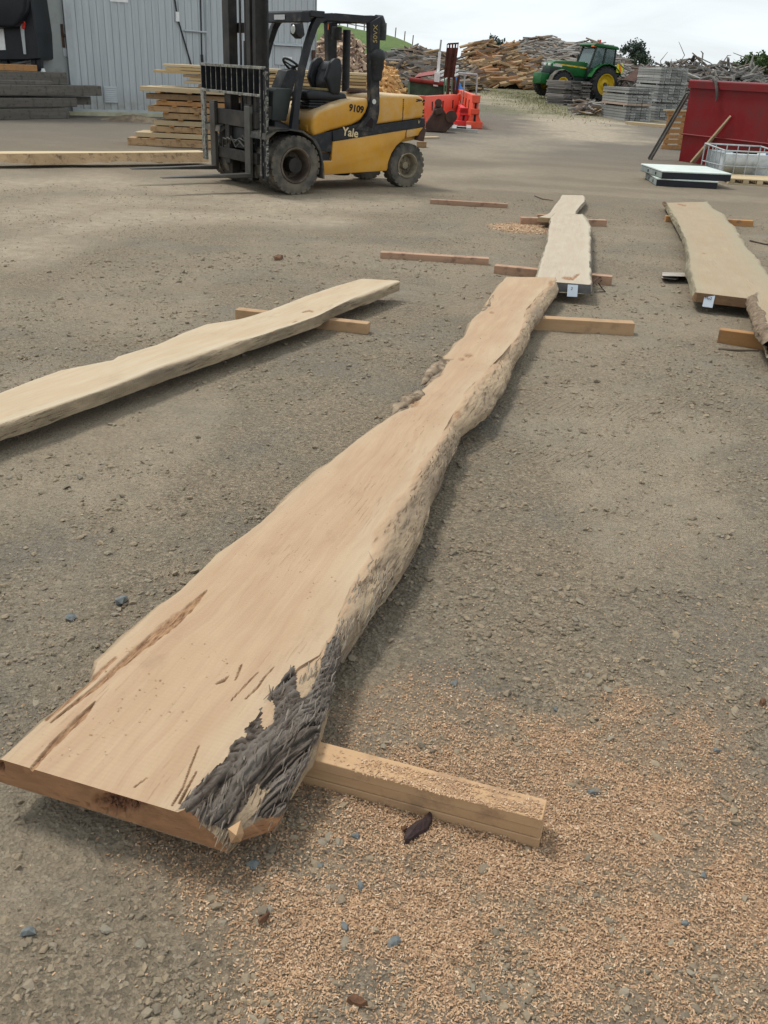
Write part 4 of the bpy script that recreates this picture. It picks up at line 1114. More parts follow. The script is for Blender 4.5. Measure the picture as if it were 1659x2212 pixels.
# groove between the two planks of the far bearer is real: a thin dark slot piece is not needed, the second plank stands beside
# broken grey stick under the right slab
st = empty('broken_stick', at(1455, 600), 0, 'broken weathered grey piece of wood poking out under the right slab', 'stick')
MB().hexa([tuple(Vector(v) - st.location) for v in [at(1430, 596, 0), at(1512, 598, 0), at(1512, 590, 0), at(1430, 588, 0), at(1430, 596, .06), at(1512, 598, .055), at(1512, 590, .055), at(1432, 588, .06)]]).build('split_piece', M['stick_grey'], st, 0.004, seg=1)
MB().hexa([tuple(Vector(v) - st.location) for v in [at(1428, 601, 0), at(1466, 604, 0), at(1466, 598, 0), at(1430, 597, 0), at(1430, 601, .035), at(1460, 604, .03), at(1466, 598, .03), at(1430, 597, .035)]]).build('split_piece', M['stick_grey'], st, 0.004, seg=1)

# twigs and bark scraps on the ground
def twig(name, label, px, r, mat, zoff=0.0, cat='twig'):
    pts = [Vector(at(x, y, z)) for x, y, z in px]
    o0 = pts[0].copy()
    b = MB().tube([p - o0 for p in pts], [r * (1 - 0.5 * i / len(pts)) for i in range(len(pts))], 6)
    o = b.build(name, mat, None, smooth=True, loc=o0)
    return tag(o, label, cat)
twig('twig', 'dark curled bark strip beside the bearer under the grey slab', [(1276, 622, .04), (1285, 606, .07), (1295, 598, .08), (1302, 603, .03), (1293, 612, .05), (1300, 622, .01), (1308, 630, .006), (1284, 631, .006)], 0.007, M['off_bark'])
twig('twig', 'thin dark twig on the gravel at the left tip of the far slab', [(1155, 423, .01), (1172, 430, .012), (1195, 433, .01)], 0.008, M['off_bark'])
twig('twig', 'dark stick on the gravel below the bearer at the right border', [(1552, 753, .008), (1590, 756, .01), (1640, 757, .008)], 0.009, M['off_brown'])
twig('twig', 'two pronged grey stick right of the wide slab', [(1620, 520, .01), (1650, 527, .012), (1690, 534, .01)], 0.010, M['off_bark'])
def scrap(name, label, px, th, mat, cat='bark scrap'):
    pts = [Vector(at(x, y, .006)) for x, y in px]
    c = sum(pts, Vector()) / len(pts)
    b = MB(); n = len(pts)
    lo = [p - c - Vector((0, 0, .006)) for p in pts]; hi = [(p - c) * 0.86 + Vector((0, 0, th * (0.7 + 0.6 * random.random()))) for p in pts]
    mid = Vector((0, 0, th * 1.7))
    b.add([tuple(p) for p in lo + hi] + [tuple(mid)], [(i, (i + 1) % n, n + (i + 1) % n, n + i) for i in range(n)] + [(n + i, n + (i + 1) % n, 2 * n) for i in range(n)])
    o = b.build(name, mat, None, loc=c)
    return tag(o, label, cat)
M['scrap_dark'] = basic('dark wet bark', (0.040, 0.024, 0.022), 0.8, 0.4, 40, 0.004, 120)
M['scrap_brown'] = basic('brown bark chip', (0.13, 0.065, 0.035), 0.85, 0.4, 40, 0.004, 120)
scrap('bark_scrap', 'dark purple brown bark scrap in the sawdust beside the front bearer', [(868, 1816), (876, 1796), (898, 1782), (920, 1770), (936, 1752), (935, 1778), (925, 1795), (905, 1808), (884, 1822), (872, 1826)], 0.014, M['scrap_dark'])
scrap('bark_scrap', 'small red brown bark chip just left of the dark scrap', [(866, 1790), (876, 1784), (880, 1794), (870, 1800)], 0.008, M['scrap_brown'])
scrap('bark_scrap', 'thin brown sliver on the edge of the sawdust at lower left', [(556, 1990), (574, 1976), (584, 1972), (576, 1984), (560, 1996)], 0.007, M['scrap_brown'])
scrap('bark_scrap', 'brown bark strip near the bottom border', [(748, 2158), (764, 2152), (786, 2160), (796, 2170), (780, 2176), (760, 2170)], 0.008, M['scrap_brown'])
scrap('bark_scrap', 'rusty brown chip on the gravel between the forklift and the left slab', [(591, 556), (602, 553), (612, 556), (606, 561), (594, 561)], 0.02, M['scrap_brown'])
scrap('bark_scrap', 'tiny rusty chip at the right border', [(1640, 1516), (1650, 1510), (1655, 1518), (1646, 1524)], 0.008, M['scrap_brown'])

# ================================================================== FORKLIFT (x forward, y to its left = camera side)
FA = math.radians(216.3)
FLEFT = np.array([-math.sin(FA), math.cos(FA), 0])
FO = at(635, 420) - FLEFT * 0.86
lift = empty('forklift', (FO[0], FO[1], 0), FA, 'yellow and black forklift truck parked in the yard with its forks lowered', 'forklift')
def fl(mb, name, mat, par=None, **k): return mb.build(name, mat, par or lift, **k)

def mirror_panel(poly, y0, y1): return [(poly, y0, y1), (poly, -y1, -y0)]
# lower side skirts and chassis
skirt = [(-.47, .20), (-1.73, .24), (-1.75, .36), (-1.80, .48), (-1.88, .58), (-2.03, .685), (-2.05, .805), (-.78, .648), (-.765, .40), (-.47, .40)]
m = MB()
for p, a, b in mirror_panel(skirt, .545, .60): m.prism(p, a, b)
m.prism([(-.30, .22), (-1.80, .26), (-1.80, .80), (-.30, .66)], -.54, .54)
fl(m, 'body', M['yellow'], bevel=0.018)
# black band with the step well
band = [(-.30, .405), (-.755, .405), (-.775, .652), (-2.36, .842), (-2.375, .955), (-1.49, .858), (-1.30, .90), (-.77, .78), (-.45, .72), (-.30, .72)]
m = MB()
for s_ in (1, -1):
    lo, hi = (.52, .606) if s_ > 0 else (-.606, -.52)
    m.prism([(-.775, .652), (-2.385, .846), (-2.37, .962), (-1.50, .862), (-1.24, .885), (-.77, .782)], lo, hi)
fl(m, 'side_band', M['steel_black'], bevel=0.004, seg=1)
m = MB()
for s_ in (1, -1):
    lo, hi = (.30, .585) if s_ > 0 else (-.585, -.30)
    m.prism([(-.30, .56), (-.77, .50), (-.775, .78), (-.30, .70)], lo, hi)
    m.prism([(-.36, .40), (-.755, .405), (-.77, .50), (-.36, .50)], lo, hi - .03 if s_ > 0 else hi)
    m.box((-.77, .45 if s_ > 0 else -.59, .385), (-.60, .59 if s_ > 0 else -.45, .41))
fl(m, 'step', M['steel_black'], bevel=0.006, seg=1)
# engine hood
hood = [(-.47, .70), (-.44, .82), (-.46, .95), (-.54, 1.035), (-.70, 1.09), (-1.02, 1.185), (-1.37, 1.215), (-1.38, 1.12), (-1.34, 1.02), (-1.25, .92), (-1.10, .855), (-.75, .785)]
m = MB(); m.prism(hood, -.585, .585)
hd = fl(m, 'engine_hood', M['yellow'], bevel=0.05, seg=4)
fl(MB().box((-.455, .10, .84), (-.425, .24, .905)), 'latch', M['plastic'], hd, bevel=0.01)
fl(MB().box((-.50, .40, .765), (-.435, .47, .84)), 'bracket', M['yellow'], hd, bevel=0.01)
# floor plate / cowl ahead of the hood
fl(MB().prism([(.10, .80), (-.45, .66), (-.45, .72), (.10, .90)], -.52, .52), 'floor_plate', M['plastic'])
# counterweight
cwp = [(-1.47, .862), (-2.37, .964), (-2.365, 1.17), (-2.33, 1.235), (-2.24, 1.265), (-1.60, 1.262), (-1.47, 1.24)]
m = MB(); m.prism(cwp, -.60, .60)
fl(m, 'counterweight', M['yellow_dusty'], bevel=0.045, seg=4)
m = MB(); m.prism([(-2.055, .69), (-2.37, .74), (-2.385, .842), (-2.055, .80)], -.60, .60)
m.prism([(-1.90, .60), (-2.3, .66), (-2.3, .80), (-1.90, .80)], -.50, .50)
fl(m, 'counterweight_foot', M['yellow_dusty'], bevel=0.012)
fl(MB().prism([(-2.25, .66), (-2.37, .64), (-2.40, .80), (-2.36, .845), (-2.28, .76)], .52, .612), 'paint_loss', M['rust_dark'], bevel=0.004, seg=1)
m = MB()
for z0 in np.arange(.87, 1.21, .027):
    w = .006 + .006 * random.random(); m.box((-1.965 - w + .004 * random.random(), .5995, z0), (-1.958, .6045, z0 + .02))
tag(fl(m, 'seam', M['scrap_dark']), kind='stuff')
m = MB()
for _ in range(14):
    x = -2.36 + random.random() * .16; z = 1.17 + .035 * random.random(); m.box((x, .5985, z), (x + .03, .6035, z + .012))
for _ in range(7):
    z = .90 + random.random() * .28; m.box((-2.345, .598, z), (-2.325, .6035, z + .022))
tag(fl(m, 'scuff', M['scrap_dark']), kind='stuff')
fl(MB().lathe([(.001, .045), (.13, .045), (.15, .03), (.165, 0)], (-1.62, -.10, 1.262), 'z', 20), 'radiator_cap', M['rust_dark'])
fl(MB().tube([(-1.63, -.42, 1.15), (-1.63, -.42, 2.08)], .058, 16), 'exhaust_pipe', M['steel_black'], smooth=True)

# overhead guard: two bent side frames, roof bars
for s_ in (1, -1):
    y = .53 * s_
    pa = [(-.10, .70), (-.135, .86), (-.19, 1.2), (-.27, 1.55), (-.36, 1.85), (-.44, 2.06), (-.50, 2.16), (-.60, 2.215), (-.80, 2.235), (-1.42, 2.235)]
    # inner line (back/below)
    pb = [(-.24, .70), (-.235, .86), (-.27, 1.2), (-.345, 1.55), (-.435, 1.83), (-.52, 2.03), (-.57, 2.10), (-.65, 2.14), (-.80, 2.15), (-1.42, 2.15)]
    m = MB(); lo, hi = y - .045, y + .045
    for i in range(len(pa) - 1):
        q = [pa[i], pa[i + 1], pb[i + 1], pb[i]]
        m.prism(q, lo, hi)
    fl(m, 'front_post', M['steel_black'])
    ra = [(-1.33, 2.15), (-1.36, 1.65), (-1.385, 1.21), (-1.37, 1.08), (-1.32, .97), (-1.22, .88), (-1.12, .80)]
    rb = [(-1.50, 2.235), (-1.50, 1.65), (-1.53, 1.21), (-1.535, 1.05), (-1.52, .95), (-1.49, .86), (-1.42, .78)]
    m = MB()
    for i in range(len(ra) - 1):
        m.prism([ra[i], rb[i], rb[i + 1], ra[i + 1]], y - .05 + (.04 if s_ > 0 else -.0), y + .05 + (.04 if s_ > 0 else 0) - (.04 if s_ < 0 else 0) * 0)
    rp = fl(m, 'rear_post', M['steel_black'])
    if s_ > 0:
        t = link('lettering', text_mesh('lettering', '50VX', .098, M['text_gold'], .002), rp, (-1.42, y + .093, 2.02))
        t.rotation_euler = (math.pi / 2, -math.pi / 2, math.pi)
        fl(MB().box((-1.47, y + .09, 1.60), (-1.40, y + .0935, 1.67)), 'sticker', M['white'], rp)
        fl(MB().lathe([(.001, .004), (.032, .004), (.034, 0)], (-1.44, y + .09, 1.17), 'y', 16), 'round_sticker', M['lens'], rp)
        fl(MB().prism([(-1.30, .86), (-1.42, .82), (-1.44, .93), (-1.40, .965)], y + .088, y + .0935), 'opening', M['hole'], rp)
m = MB()
m.box((-.62, -.60, 2.17), (-.40, .60, 2.245))
m.hexa([(-.40, -.58, 2.10), (-.26, -.58, 2.10), (-.26, .58, 2.10), (-.40, .58, 2.10), (-.46, -.58, 2.23), (-.28, -.58, 2.225), (-.28, .58, 2.225), (-.46, .58, 2.23)])
m.box((-1.50, -.57, 2.15), (-1.36, .57, 2.243))
for x in np.linspace(-.78, -1.28, 5): m.box((x - .02, -.50, 2.185), (x + .02, .50, 2.235))
fl(m, 'roof', M['steel_black'], bevel=0.008, seg=1)
fl(MB().box((-.262, -.12, 2.13), (-.256, .16, 2.19)), 'roof_label', M['white'])
for y in (-.50, .50):
    L_ = fl(MB().prism([(-.30, 2.10), (-.20, 2.08), (-.19, 1.96), (-.27, 1.90), (-.33, 1.95)], y - .08, y + .08), 'headlight', M['plastic'], bevel=.012)
    fl(MB().lathe([(.001, .01), (.05, .008), (.055, 0)], (-.192, y, 2.01), 'x', 14), 'lens', M['lens'], L_)
fl(MB().tube([(-.20, -.40, 1.98), (-.18, -.40, 1.84)], .018, 6).box((-.22, -.46, 1.72), (-.14, -.30, 1.84)), 'front_indicator', M['plastic'], bevel=.006, seg=1)
fl(MB().tube([(-1.50, .50, 2.20), (-1.56, .50, 2.20), (-1.60, .50, 2.12), (-1.60, .50, 1.95)], [.06, .075, .075, .07], 12), 'rear_lamp', M['plastic'], smooth=True)
fl(MB().box((-1.33, -.36, 2.0), (-1.24, -.24, 2.16)).box((-1.33, -.20, 1.93), (-1.22, -.08, 2.10)), 'rear_work_lamp', M['plastic'], bevel=.012)
fl(MB().box((-1.235, -.31, 2.06), (-1.23, -.28, 2.14)), 'reflector', M['orange_lens'])
# air filter canister on the rear post
fl(MB().lathe([(.0, .0), (.075, .0), (.088, .05), (.09, .13), (.105, .15), (.105, .25), (.118, .27), (.122, .34), (.10, .38), (.05, .40), (.0, .40)], (-1.47, .60, 1.44), 'z', 24), 'air_filter', M['plastic'], smooth=True)

# seat
seat = MB().prism([(-.48, 1.17), (-.46, 1.26), (-.55, 1.30), (-.95, 1.28), (-1.12, 1.26), (-1.15, 1.16)], -.10, .40).build('seat', M['vinyl'], lift, .04, seg=3)
fl(MB().prism([(-.52, 1.295), (-.60, 1.325), (-.92, 1.31), (-.98, 1.275)], -.06, .38), 'cushion', M['cloth'], seat, bevel=.015)
m = MB()
for k in range(3): m.box((-.50 - .02 * k, -.10 + .02 * k, 1.07 + .035 * k), (-1.16, .40 - .02 * k, 1.095 + .035 * k))
fl(m, 'suspension', M['plastic'], seat, bevel=.006, seg=1)
bk = MB(); 
bk.prism([(-.88, 1.22), (-.83, 1.40), (-.90, 1.60), (-.97, 1.66), (-1.06, 1.66), (-1.06, 1.50), (-1.00, 1.22)], -.02, .32)
back = fl(bk, 'backrest', M['vinyl'], bevel=.05, seg=3)
for y0, y1 in ((-.13, -.03), (.33, .43)):
    fl(MB().prism([(-.86, 1.24), (-.76, 1.44), (-.83, 1.64), (-.90, 1.70), (-1.0, 1.70), (-1.03, 1.55), (-1.0, 1.24)], y0, y1), 'side_bolster', M['vinyl'], back, bevel=.035, seg=3)
fl(MB().box((-.85, .06, 1.545), (-.862, .24, 1.56)), 'stitching', M['plastic'], back)

# cowl, dashboard and steering wheel
fl(MB().prism([(.11, .90), (.09, 1.26), (.04, 1.30), (-.20, 1.30), (-.17, 1.2), (-.12, .90)], -.48, .46), 'front_cowl', M['darkgreen'], bevel=.015)
fl(MB().prism([(-.10, 1.20), (-.26, 1.52), (-.36, 1.54), (-.44, 1.50), (-.34, 1.22), (-.28, .96), (-.12, .96)], -.04, .22), 'steering_column', M['plastic'], bevel=.02)
wheelc = Vector((-.44, .09, 1.56)); nrm = Vector((-.62, 0, .78))
a_ = nrm.cross(Vector((0, 1, 0))).normalized(); b_ = nrm.cross(a_)
pts = [wheelc + a_ * math.cos(t) * .17 + b_ * math.sin(t) * .17 for t in np.linspace(0, 2 * math.pi, 25)]
m = MB().tube(pts, .016, 8, False)
for t in (0.3, 2.4, 4.5): m.bar(wheelc, wheelc + a_ * math.cos(t) * .165 + b_ * math.sin(t) * .165, .03, .012, nrm)
m.tube([wheelc - nrm * .10, wheelc + nrm * .012], .03, 10)
fl(m, 'steering_wheel', M['plastic'], smooth=True)
m = MB()
for k in range(4):
    y = -.10 - .07 * k
    m.tube([(-.02, y, 1.26), (-.10, y, 1.40), (-.18, y, 1.47), (-.26, y, 1.47)], .011, 6)
fl(m, 'hydraulic_levers', M['plastic'], smooth=True)

# wheels
def tyre(mb, c, R_, w, rim, n=48, lugs=False):
    h = w / 2
    prof = [(rim, -h * .55), (rim + .02, -h * .92), (rim + (R_ - rim) * .55, -h), (R_ * .955, -h * .90), (R_, -h * .62), (R_ + .002, 0), (R_, h * .62), (R_ * .955, h * .90), (rim + (R_ - rim) * .55, h), (rim + .02, h * .92), (rim, h * .55)]
    mb.lathe(prof, c, 'y', n)
def wheel(name, c, R_, w, rim, side, mt, mr, dish, hub, tread=26, steer=0.0):
    wobj = bpy.data.objects.new(name, None); COL.objects.link(wobj); wobj.parent = lift; wobj.location = c; wobj.rotation_euler = (0, 0, steer)
    m = MB(); tyre(m, (0, 0, 0), R_, w, rim)
    ty = m.build('tyre', mt, wobj, smooth=True)
    tr = MB()
    for k in range(tread):                            # worn shoulder blocks
        t = 2 * math.pi * k / tread
        for sgn in (-1, 1):
            d = Vector((math.cos(t), 0, math.sin(t))); tg = Vector((-math.sin(t), 0, math.cos(t)))
            p = d * (R_ * .975) + Vector((0, sgn * w * .30, 0)); L2 = R_ * .085
            tr.hexa([tuple(p + tg * a * L2 + Vector((0, b * w * .17, 0)) + d * e) for e in (-.012, .010) for a, b in ((-1, -1), (1, -1), (1, 1), (-1, 1))])
    tag(tr.build('tread', mt, ty), kind='stuff')
    m = MB(); s = side
    m.lathe([(rim + .003, s * w * .40), (rim + .016, s * w * .485), (rim + .004, s * w * .51), (rim - .012, s * w * .46), (rim - .03, s * (w * .40 - dish * .4)), (rim * .80, s * (w * .40 - dish)), (hub * 1.25, s * (w * .40 - dish)), (hub, s * (w * .40 - dish * .75)), (hub * .9, s * (w * .40 - dish * .45)), (0.001, s * (w * .40 - dish * .42))], (0, 0, 0), 'y', 40)
    rm = m.build('rim', mr, wobj, smooth=True)
    nb = MB()
    for k in range(8):
        t = 2 * math.pi * k / 8
        nb.lathe([(.001, s * .02), (.013, s * .02), (.013, 0)], (math.cos(t) * (hub + rim * .78) / 2, s * (w * .40 - dish), math.sin(t) * (hub + rim * .78) / 2), 'y', 6)
    tag(nb.build('wheel_nuts', mr, rm), kind='stuff')
    return wobj
for s_ in (1, -1):
    wheel('front_wheel', (0, .80 * s_, .375), .372, .24, .215, s_, M['rubber'], M['rim'], .17, .085)
    wheel('front_wheel', (0, .53 * s_, .375), .372, .24, .215, s_, M['rubber'], M['rim'], .03, .085)
    wheel('rear_wheel', (-2.09, .50 * s_, .308), .306, .24, .165, s_, M['rubber'], M['rim_pale'], .09, .055, 22, 0.0)
# mudguards
for s_ in (1, -1):
    arc = [(.46, .775), (.30, .83), (.12, .838), (-.10, .81), (-.27, .71), (-.38, .56), (-.43, .38), (-.445, .20)]
    m = MB(); y0, y1 = (.40, .93) if s_ > 0 else (-.93, -.40)
    for (a, b), (c, d) in zip(arc[:-1], arc[1:]):
        nx, nz_ = -(d - b), (c - a); l = math.hypot(nx, nz_); nx, nz_ = nx / l * .022, nz_ / l * .022
        m.prism([(a, b), (c, d), (c + nx, d + nz_), (a + nx, b + nz_)], y0, y1)
    m.prism([(.46, .775), (.47, .70), (.44, .70), (.30, .80), (.12, .81), (.12, .838), (.30, .83)], y0, y1)
    m.prism([(-.43, .20), (-.50, .20), (-.47, .55), (-.36, .70), (-.30, .72), (-.40, .55)], y0, y0 + .03 if s_ < 0 else y1 - .12)
    fl(m, 'mudguard', M['fender'])
fl(MB().tube([(0, -.90, .375), (0, .90, .375)], .10, 14).box((-.20, -.42, .25), (.14, .42, .60)), 'front_axle', M['mast'])
fl(MB().box((-2.16, -.5, .25), (-2.02, .5, .38)), 'rear_axle', M['mast'])
fl(MB().lathe([(0, 0), (.12, 0), (.15, .04), (.15, .09)], (-1.25, .1, .145), 'z', 16), 'sump', M['steel_black'])

# mast (leans forward very slightly), carriage, load guard and forks
MX = .22
m = MB()
for s_ in (1, -1):
    y = .43 * s_ - .07
    m.box((MX - .07, y - .05, .16), (MX + .09, y + .05, 2.78))
mast = fl(m, 'mast', M['mast'], bevel=.006, seg=1)
for s_ in (1, -1):
    y = .30 * s_ - .07
    fl(MB().box((MX - .02, y - .055, .12), (MX + .11, y + .055, 2.78)), 'inner_channel', M['mast'], mast, bevel=.006, seg=1)
fl(MB().tube([(MX, .02, .20), (MX, .02, 1.85)], .062, 14).tube([(MX, .02, 1.85), (MX, .02, 2.7)], .045, 12), 'lift_cylinder', M['mast'], mast, smooth=True)
for y in (-.12, .13): fl(MB().box((MX + .03, y - .02, .5), (MX + .045, y + .02, 2.75)), 'lift_chain', M['mast'], mast)
for z in (.20, .95, 1.95): fl(MB().box((MX - .10, -.54, z), (MX - .03, .40, z + .12)), 'cross_member', M['mast'], mast, bevel=.004, seg=1)
fl(MB().tube([(MX - .05, .47, 2.78), (MX - .05, .47, 1.35), (MX - .03, .49, 1.2)], .016, 6), 'hose', M['plastic'], mast, smooth=True)
for s_ in (1, -1):
    fl(MB().tube([(MX - .06, .40 * s_, .98), (-.02, .40 * s_, .88)], .05, 10).tube([(-.02, .40 * s_, .88), (-.16, .40 * s_, .82)], .028, 10).box((MX - .10, .40 * s_ - .07, .92), (MX - .02, .40 * s_ + .07, 1.08)), 'tilt_cylinder', M['mast'], smooth=True)
cx = .42; yc = -.07
car = fl(MB().box((cx - .06, yc - .66, .80), (cx, yc + .66, 1.0)).box((cx - .06, yc - .66, .36), (cx, yc + .66, .50)).box((cx - .07, yc - .28, .30), (cx - .01, yc - .16, 1.0)).box((cx - .07, yc + .30, .30), (cx - .01, yc + .42, 1.0)), 'carriage', M['carriage'], bevel=.006, seg=1)
fl(MB().box((cx - .10, yc - .58, .52), (cx - .07, yc + .50, .78)), 'side_shift_plate', M['steel_black'], car)
m = MB()
random.seed(3)
for k in range(6):
    y = yc - .38 + k * .12
    m.tube([(cx - .02, y, .50 + .03 * k), (cx + .02, y + .10, .60 + random.random() * .1), (cx + .0, y + .20, .52 + random.random() * .16), (cx - .02, y + .34, .62)], .011, 6)
fl(m, 'hose', M['forksteel'], car, smooth=True)
for y, tipx in ((.43, 1.72), (-.62, 1.72)):
    f = MB()
    f.box((cx + .005, y - .075, .20), (cx + .055, y + .075, 1.075))
    f.hexa([(cx + .005, y - .075, .185), (tipx, y - .045, .205), (tipx, y + .045, .205), (cx + .005, y + .075, .185), (cx + .005, y - .075, .24), (tipx, y - .045, .217), (tipx, y + .045, .217), (cx + .005, y + .075, .24)])
    fk = fl(f, 'fork', M['forksteel'], bevel=.006, seg=1)
    fl(MB().box((cx - .01, y - .07, .985), (cx + .05, y + .07, 1.09)), 'fork_hook', M['mast'], fk, bevel=.004, seg=1)
# load guard
gx = cx + .03; gl, gr = yc - .89, yc + .87
m = MB()
m.box((gx - .04, gr - .005, .21), (gx + .0, gr + .12, 1.545)); m.box((gx, gr - .005, .21), (gx + .02, gr + .03, 1.56))
gd = fl(m, 'load_guard', M['chipped'], bevel=.004, seg=1)
fl(MB().box((gx - .02, gl - .02, .29), (gx + .02, gl + .09, 1.24)), 'guard_stile', M['chipedge'], gd, bevel=.004, seg=1)
fl(MB().box((gx - .02, gl, 1.525), (gx + .025, gr + .09, 1.56)), 'top_rail', M['chipedge'], gd, bevel=.003, seg=1)
fl(MB().box((gx - .02, gl, 1.20), (gx + .025, gr, 1.232)), 'bottom_rail', M['chipedge'], gd, bevel=.003, seg=1)
nb_ = 12
for k in range(nb_):
    y = gl + .01 + (gr - gl - .03) * k / (nb_ - 1)
    br_ = fl(MB().box((gx - .055, y - .004, 1.232), (gx + .012, y + .010, 1.525)), 'guard_bar', M['steel_black'], gd)
    fl(MB().box((gx + .012, y - .003, 1.232), (gx + .016, y + .008, 1.525)), 'worn_edge', M['chipedge'], br_)
fl(MB().prism([(gx - .055, 1.235), (gx - .05, 1.235), (gx - .05, 1.52), (gx - .055, 1.52)], gl + .03, gr - .02), 'mesh_back', M['steel_black'], gd)
m = MB(); random.seed(5)
for _ in range(60):
    z = .25 + random.random() * 1.27; y = gr + (.118 if random.random() < .5 else random.random() * .10)
    h = .01 + random.random() * .05
    m.box((gx - .001 if y > gr + .11 else gx - .0005, y - .006, z), (gx + .0025, y + .003 + random.random() * .006, z + h))
for _ in range(70):
    z = .25 + random.random() * 1.27
    m.box((gx - .04 + random.random() * .03, gr + .114, z), (gx - .005 + random.random() * .006, gr + .1225, z + .008 + .03 * random.random()))
for _ in range(60):
    z = .23 + random.random() * 1.3
    m.box((gx + .018, gr - .004 + .0 * random.random(), z), (gx + .0225, gr + .012, z + .015 + .04 * random.random()))
tag(fl(m, 'paint_chips', M['chipedge'], gd), kind='stuff')
# decals
def decal(body, size, x, z, mat, bold=0.0, slope=0.0, shear=0.0, y=.6095):
    t = link('lettering', text_mesh('lettering', body, size, mat, .0015, shear, bold), lift, (x, y, z))
    t.rotation_euler = (math.pi / 2, slope, math.pi)
    return t
decal('Yale', .155, -1.06, .762, M['text_cream'], .003, math.radians(7))
decal('9109', .125, -1.165, 1.07, M['text_black'], .004, math.radians(7), 0, .5885)
decal('V', .06, -2.26, .905, M['text_cream'], 0, math.radians(7)); 

# ================================================================== SHED
SO = np.array([*at(160, 249)[:2], 0]); S1 = at(343, 252)
sdir = S1 - SO; sdir[2] = 0; sdir /= np.linalg.norm(sdir)
snrm = np.array([sdir[1], -sdir[0], 0])
SA = math.atan2(sdir[1], sdir[0])
shed = empty('metal_shed', SO, SA, 'tall grey corrugated metal shed behind the stacked timber', 'shed')
def wall(px, py, off=0.0):
    d = ray(px, py); t = ((SO + snrm * off - P0) @ snrm) / (d @ snrm); q = P0 + d * t
    return float((q - SO) @ sdir), float(q[2])
xr = wall(680, 60)[0]; ZT = 5.2
x0 = wall(168, 200)[0]
pitch = .19
xs = x0
k = 0
while xs < xr - .02:
    xe = min(xs + .76, xr)
    m = MB(); n = max(1, int(round((xe - xs) / pitch)))
    prof = []
    for i in range(n):
        b = xs + (xe - xs) * i / n; w = (xe - xs) / n
        prof += [(b, 0), (b + w * .62, 0), (b + w * .70, -.028), (b + w * .92, -.028)]
    prof += [(xe, 0)]
    prof2 = [(p, q + .004) for p, q in prof][::-1]
    z0 = .16
    vs = [(p, q, z0) for p, q in prof] + [(p, q, ZT) for p, q in prof]
    nn = len(prof)
    m.add(vs, [(i, i + 1, nn + i + 1, nn + i) for i in range(nn - 1)])
    o = m.build('wall_sheet', M['galv'], shed); o.location.y = -.003 * (k % 2)
    xs = xe; k += 1
m = MB().box((xr, -.03, .1), (xr + .05, 9, ZT)).box((x0, .04, 0), (xr, .10, ZT)).box((x0 - 6, 8.95, 0), (xr + .05, 9.0, ZT))
fl_ = m.build('frame_wall', M['galv_plain'], shed)
MB().hexa([(x0 - 6.2, -.3, ZT), (xr + .3, -.3, ZT), (xr + .3, 9.2, ZT + 1.2), (x0 - 6.2, 9.2, ZT + 1.2), (x0 - 6.2, -.3, ZT + .08), (xr + .3, -.3, ZT + .08), (xr + .3, 9.2, ZT + 1.28), (x0 - 6.2, 9.2, ZT + 1.28)]).build('roof', M['galv'], shed)
# smooth door leaf to the left with its frame
dl = wall(78, 120)[0]; dr = wall(153, 200)[0]
d = MB().box((dl, .06, 0), (dr, .11, ZT - .3)).build('door', M['galv_plain'], shed)
hx, hz_ = wall(151, 78)
MB().box((dr - .10, .03, hz_ - .28), (dr - .03, .06, hz_ + .28)).box((dr - .06, -.02, hz_ - .02), (dr + .05, .03, hz_ + .05)).build('handle', M['rust_dark'], d, .008, seg=1)
MB().box((dr - .09, .035, hz_ - .5), (dr - .0, .06, hz_ - .30)).build('latch_plate', M['galv_trim'], d)
MB().box((dr, -.06, 0), (x0 - .12, .0, ZT)).box((x0 - .12, -.035, 0), (x0, .04, ZT)).build('door_jamb', M['galv_trim'], shed, .006, seg=1)
MB().box((dl - .30, -.02, 0), (dl - .08, .05, ZT)).box((dl - .08, .02, 0), (dl, .06, ZT)).build('door_jamb', M['galv_trim'], shed, .006, seg=1)
MB().box((dl - 6, .04, 0), (dl - .3, .10, ZT)).build('side_sheet', M['galv_plain'], shed)
MB().box((x0 - .3, -.12, -.2), (xr, .02, .10)).build('foundation', M['concrete'], shed)
MB().box((x0, -.045, .10), (xr, .03, .165)).build('base_flashing', M['galv_trim'], shed)
# vent, notice, hooded hatch
vx0, vz1 = wall(222, 186); vx1, vz0 = wall(254, 222)
v = MB().box((vx0, -.06, vz0), (vx1, -.03, vz1)).build('vent', M['galv_trim'], shed, .008, seg=1)
for i in range(8):
    z = vz0 + (vz1 - vz0) * (i + .5) / 8
    MB().hexa([(vx0 + .02, -.075, z - .02), (vx1 - .02, -.075, z - .02), (vx1 - .02, -.061, z - .02), (vx0 + .02, -.061, z - .02), (vx0 + .02, -.066, z + .02), (vx1 - .02, -.066, z + .02), (vx1 - .02, -.061, z + .02), (vx0 + .02, -.061, z + .02)]).build('louvre', M['galv_trim'], v)
nx0, nz1 = wall(236, -12); nx1, nz0 = wall(276, 6)
MB().box((nx0, -.045, nz0), (nx1, -.032, nz1)).build('notice', M['white'], shed)
hx0, hz1 = wall(592, 99); hx1, hz0 = wall(648, 142)
h = MB().box((hx0, -.05, hz0), (hx1, -.032, hz1)).build('hatch', M['galv'], shed, .004, seg=1)
MB().hexa([(hx0 - .05, -.16, hz1 + .02), (hx1 + .05, -.16, hz1 + .02), (hx1 + .05, -.03, hz1 + .02), (hx0 - .05, -.03, hz1 + .02), (hx0 - .05, -.15, hz1 + .05), (hx1 + .05, -.15, hz1 + .05), (hx1 + .05, -.03, hz1 + .10), (hx0 - .05, -.03, hz1 + .10)]).build('rain_hood', M['galv_trim'], h)
lx0, lz1 = wall(610, 122); lx1, lz0 = wall(629, 130)
MB().box((lx0, -.062, lz0), (lx1, -.051, lz1)).build('plate', M['white'], h)
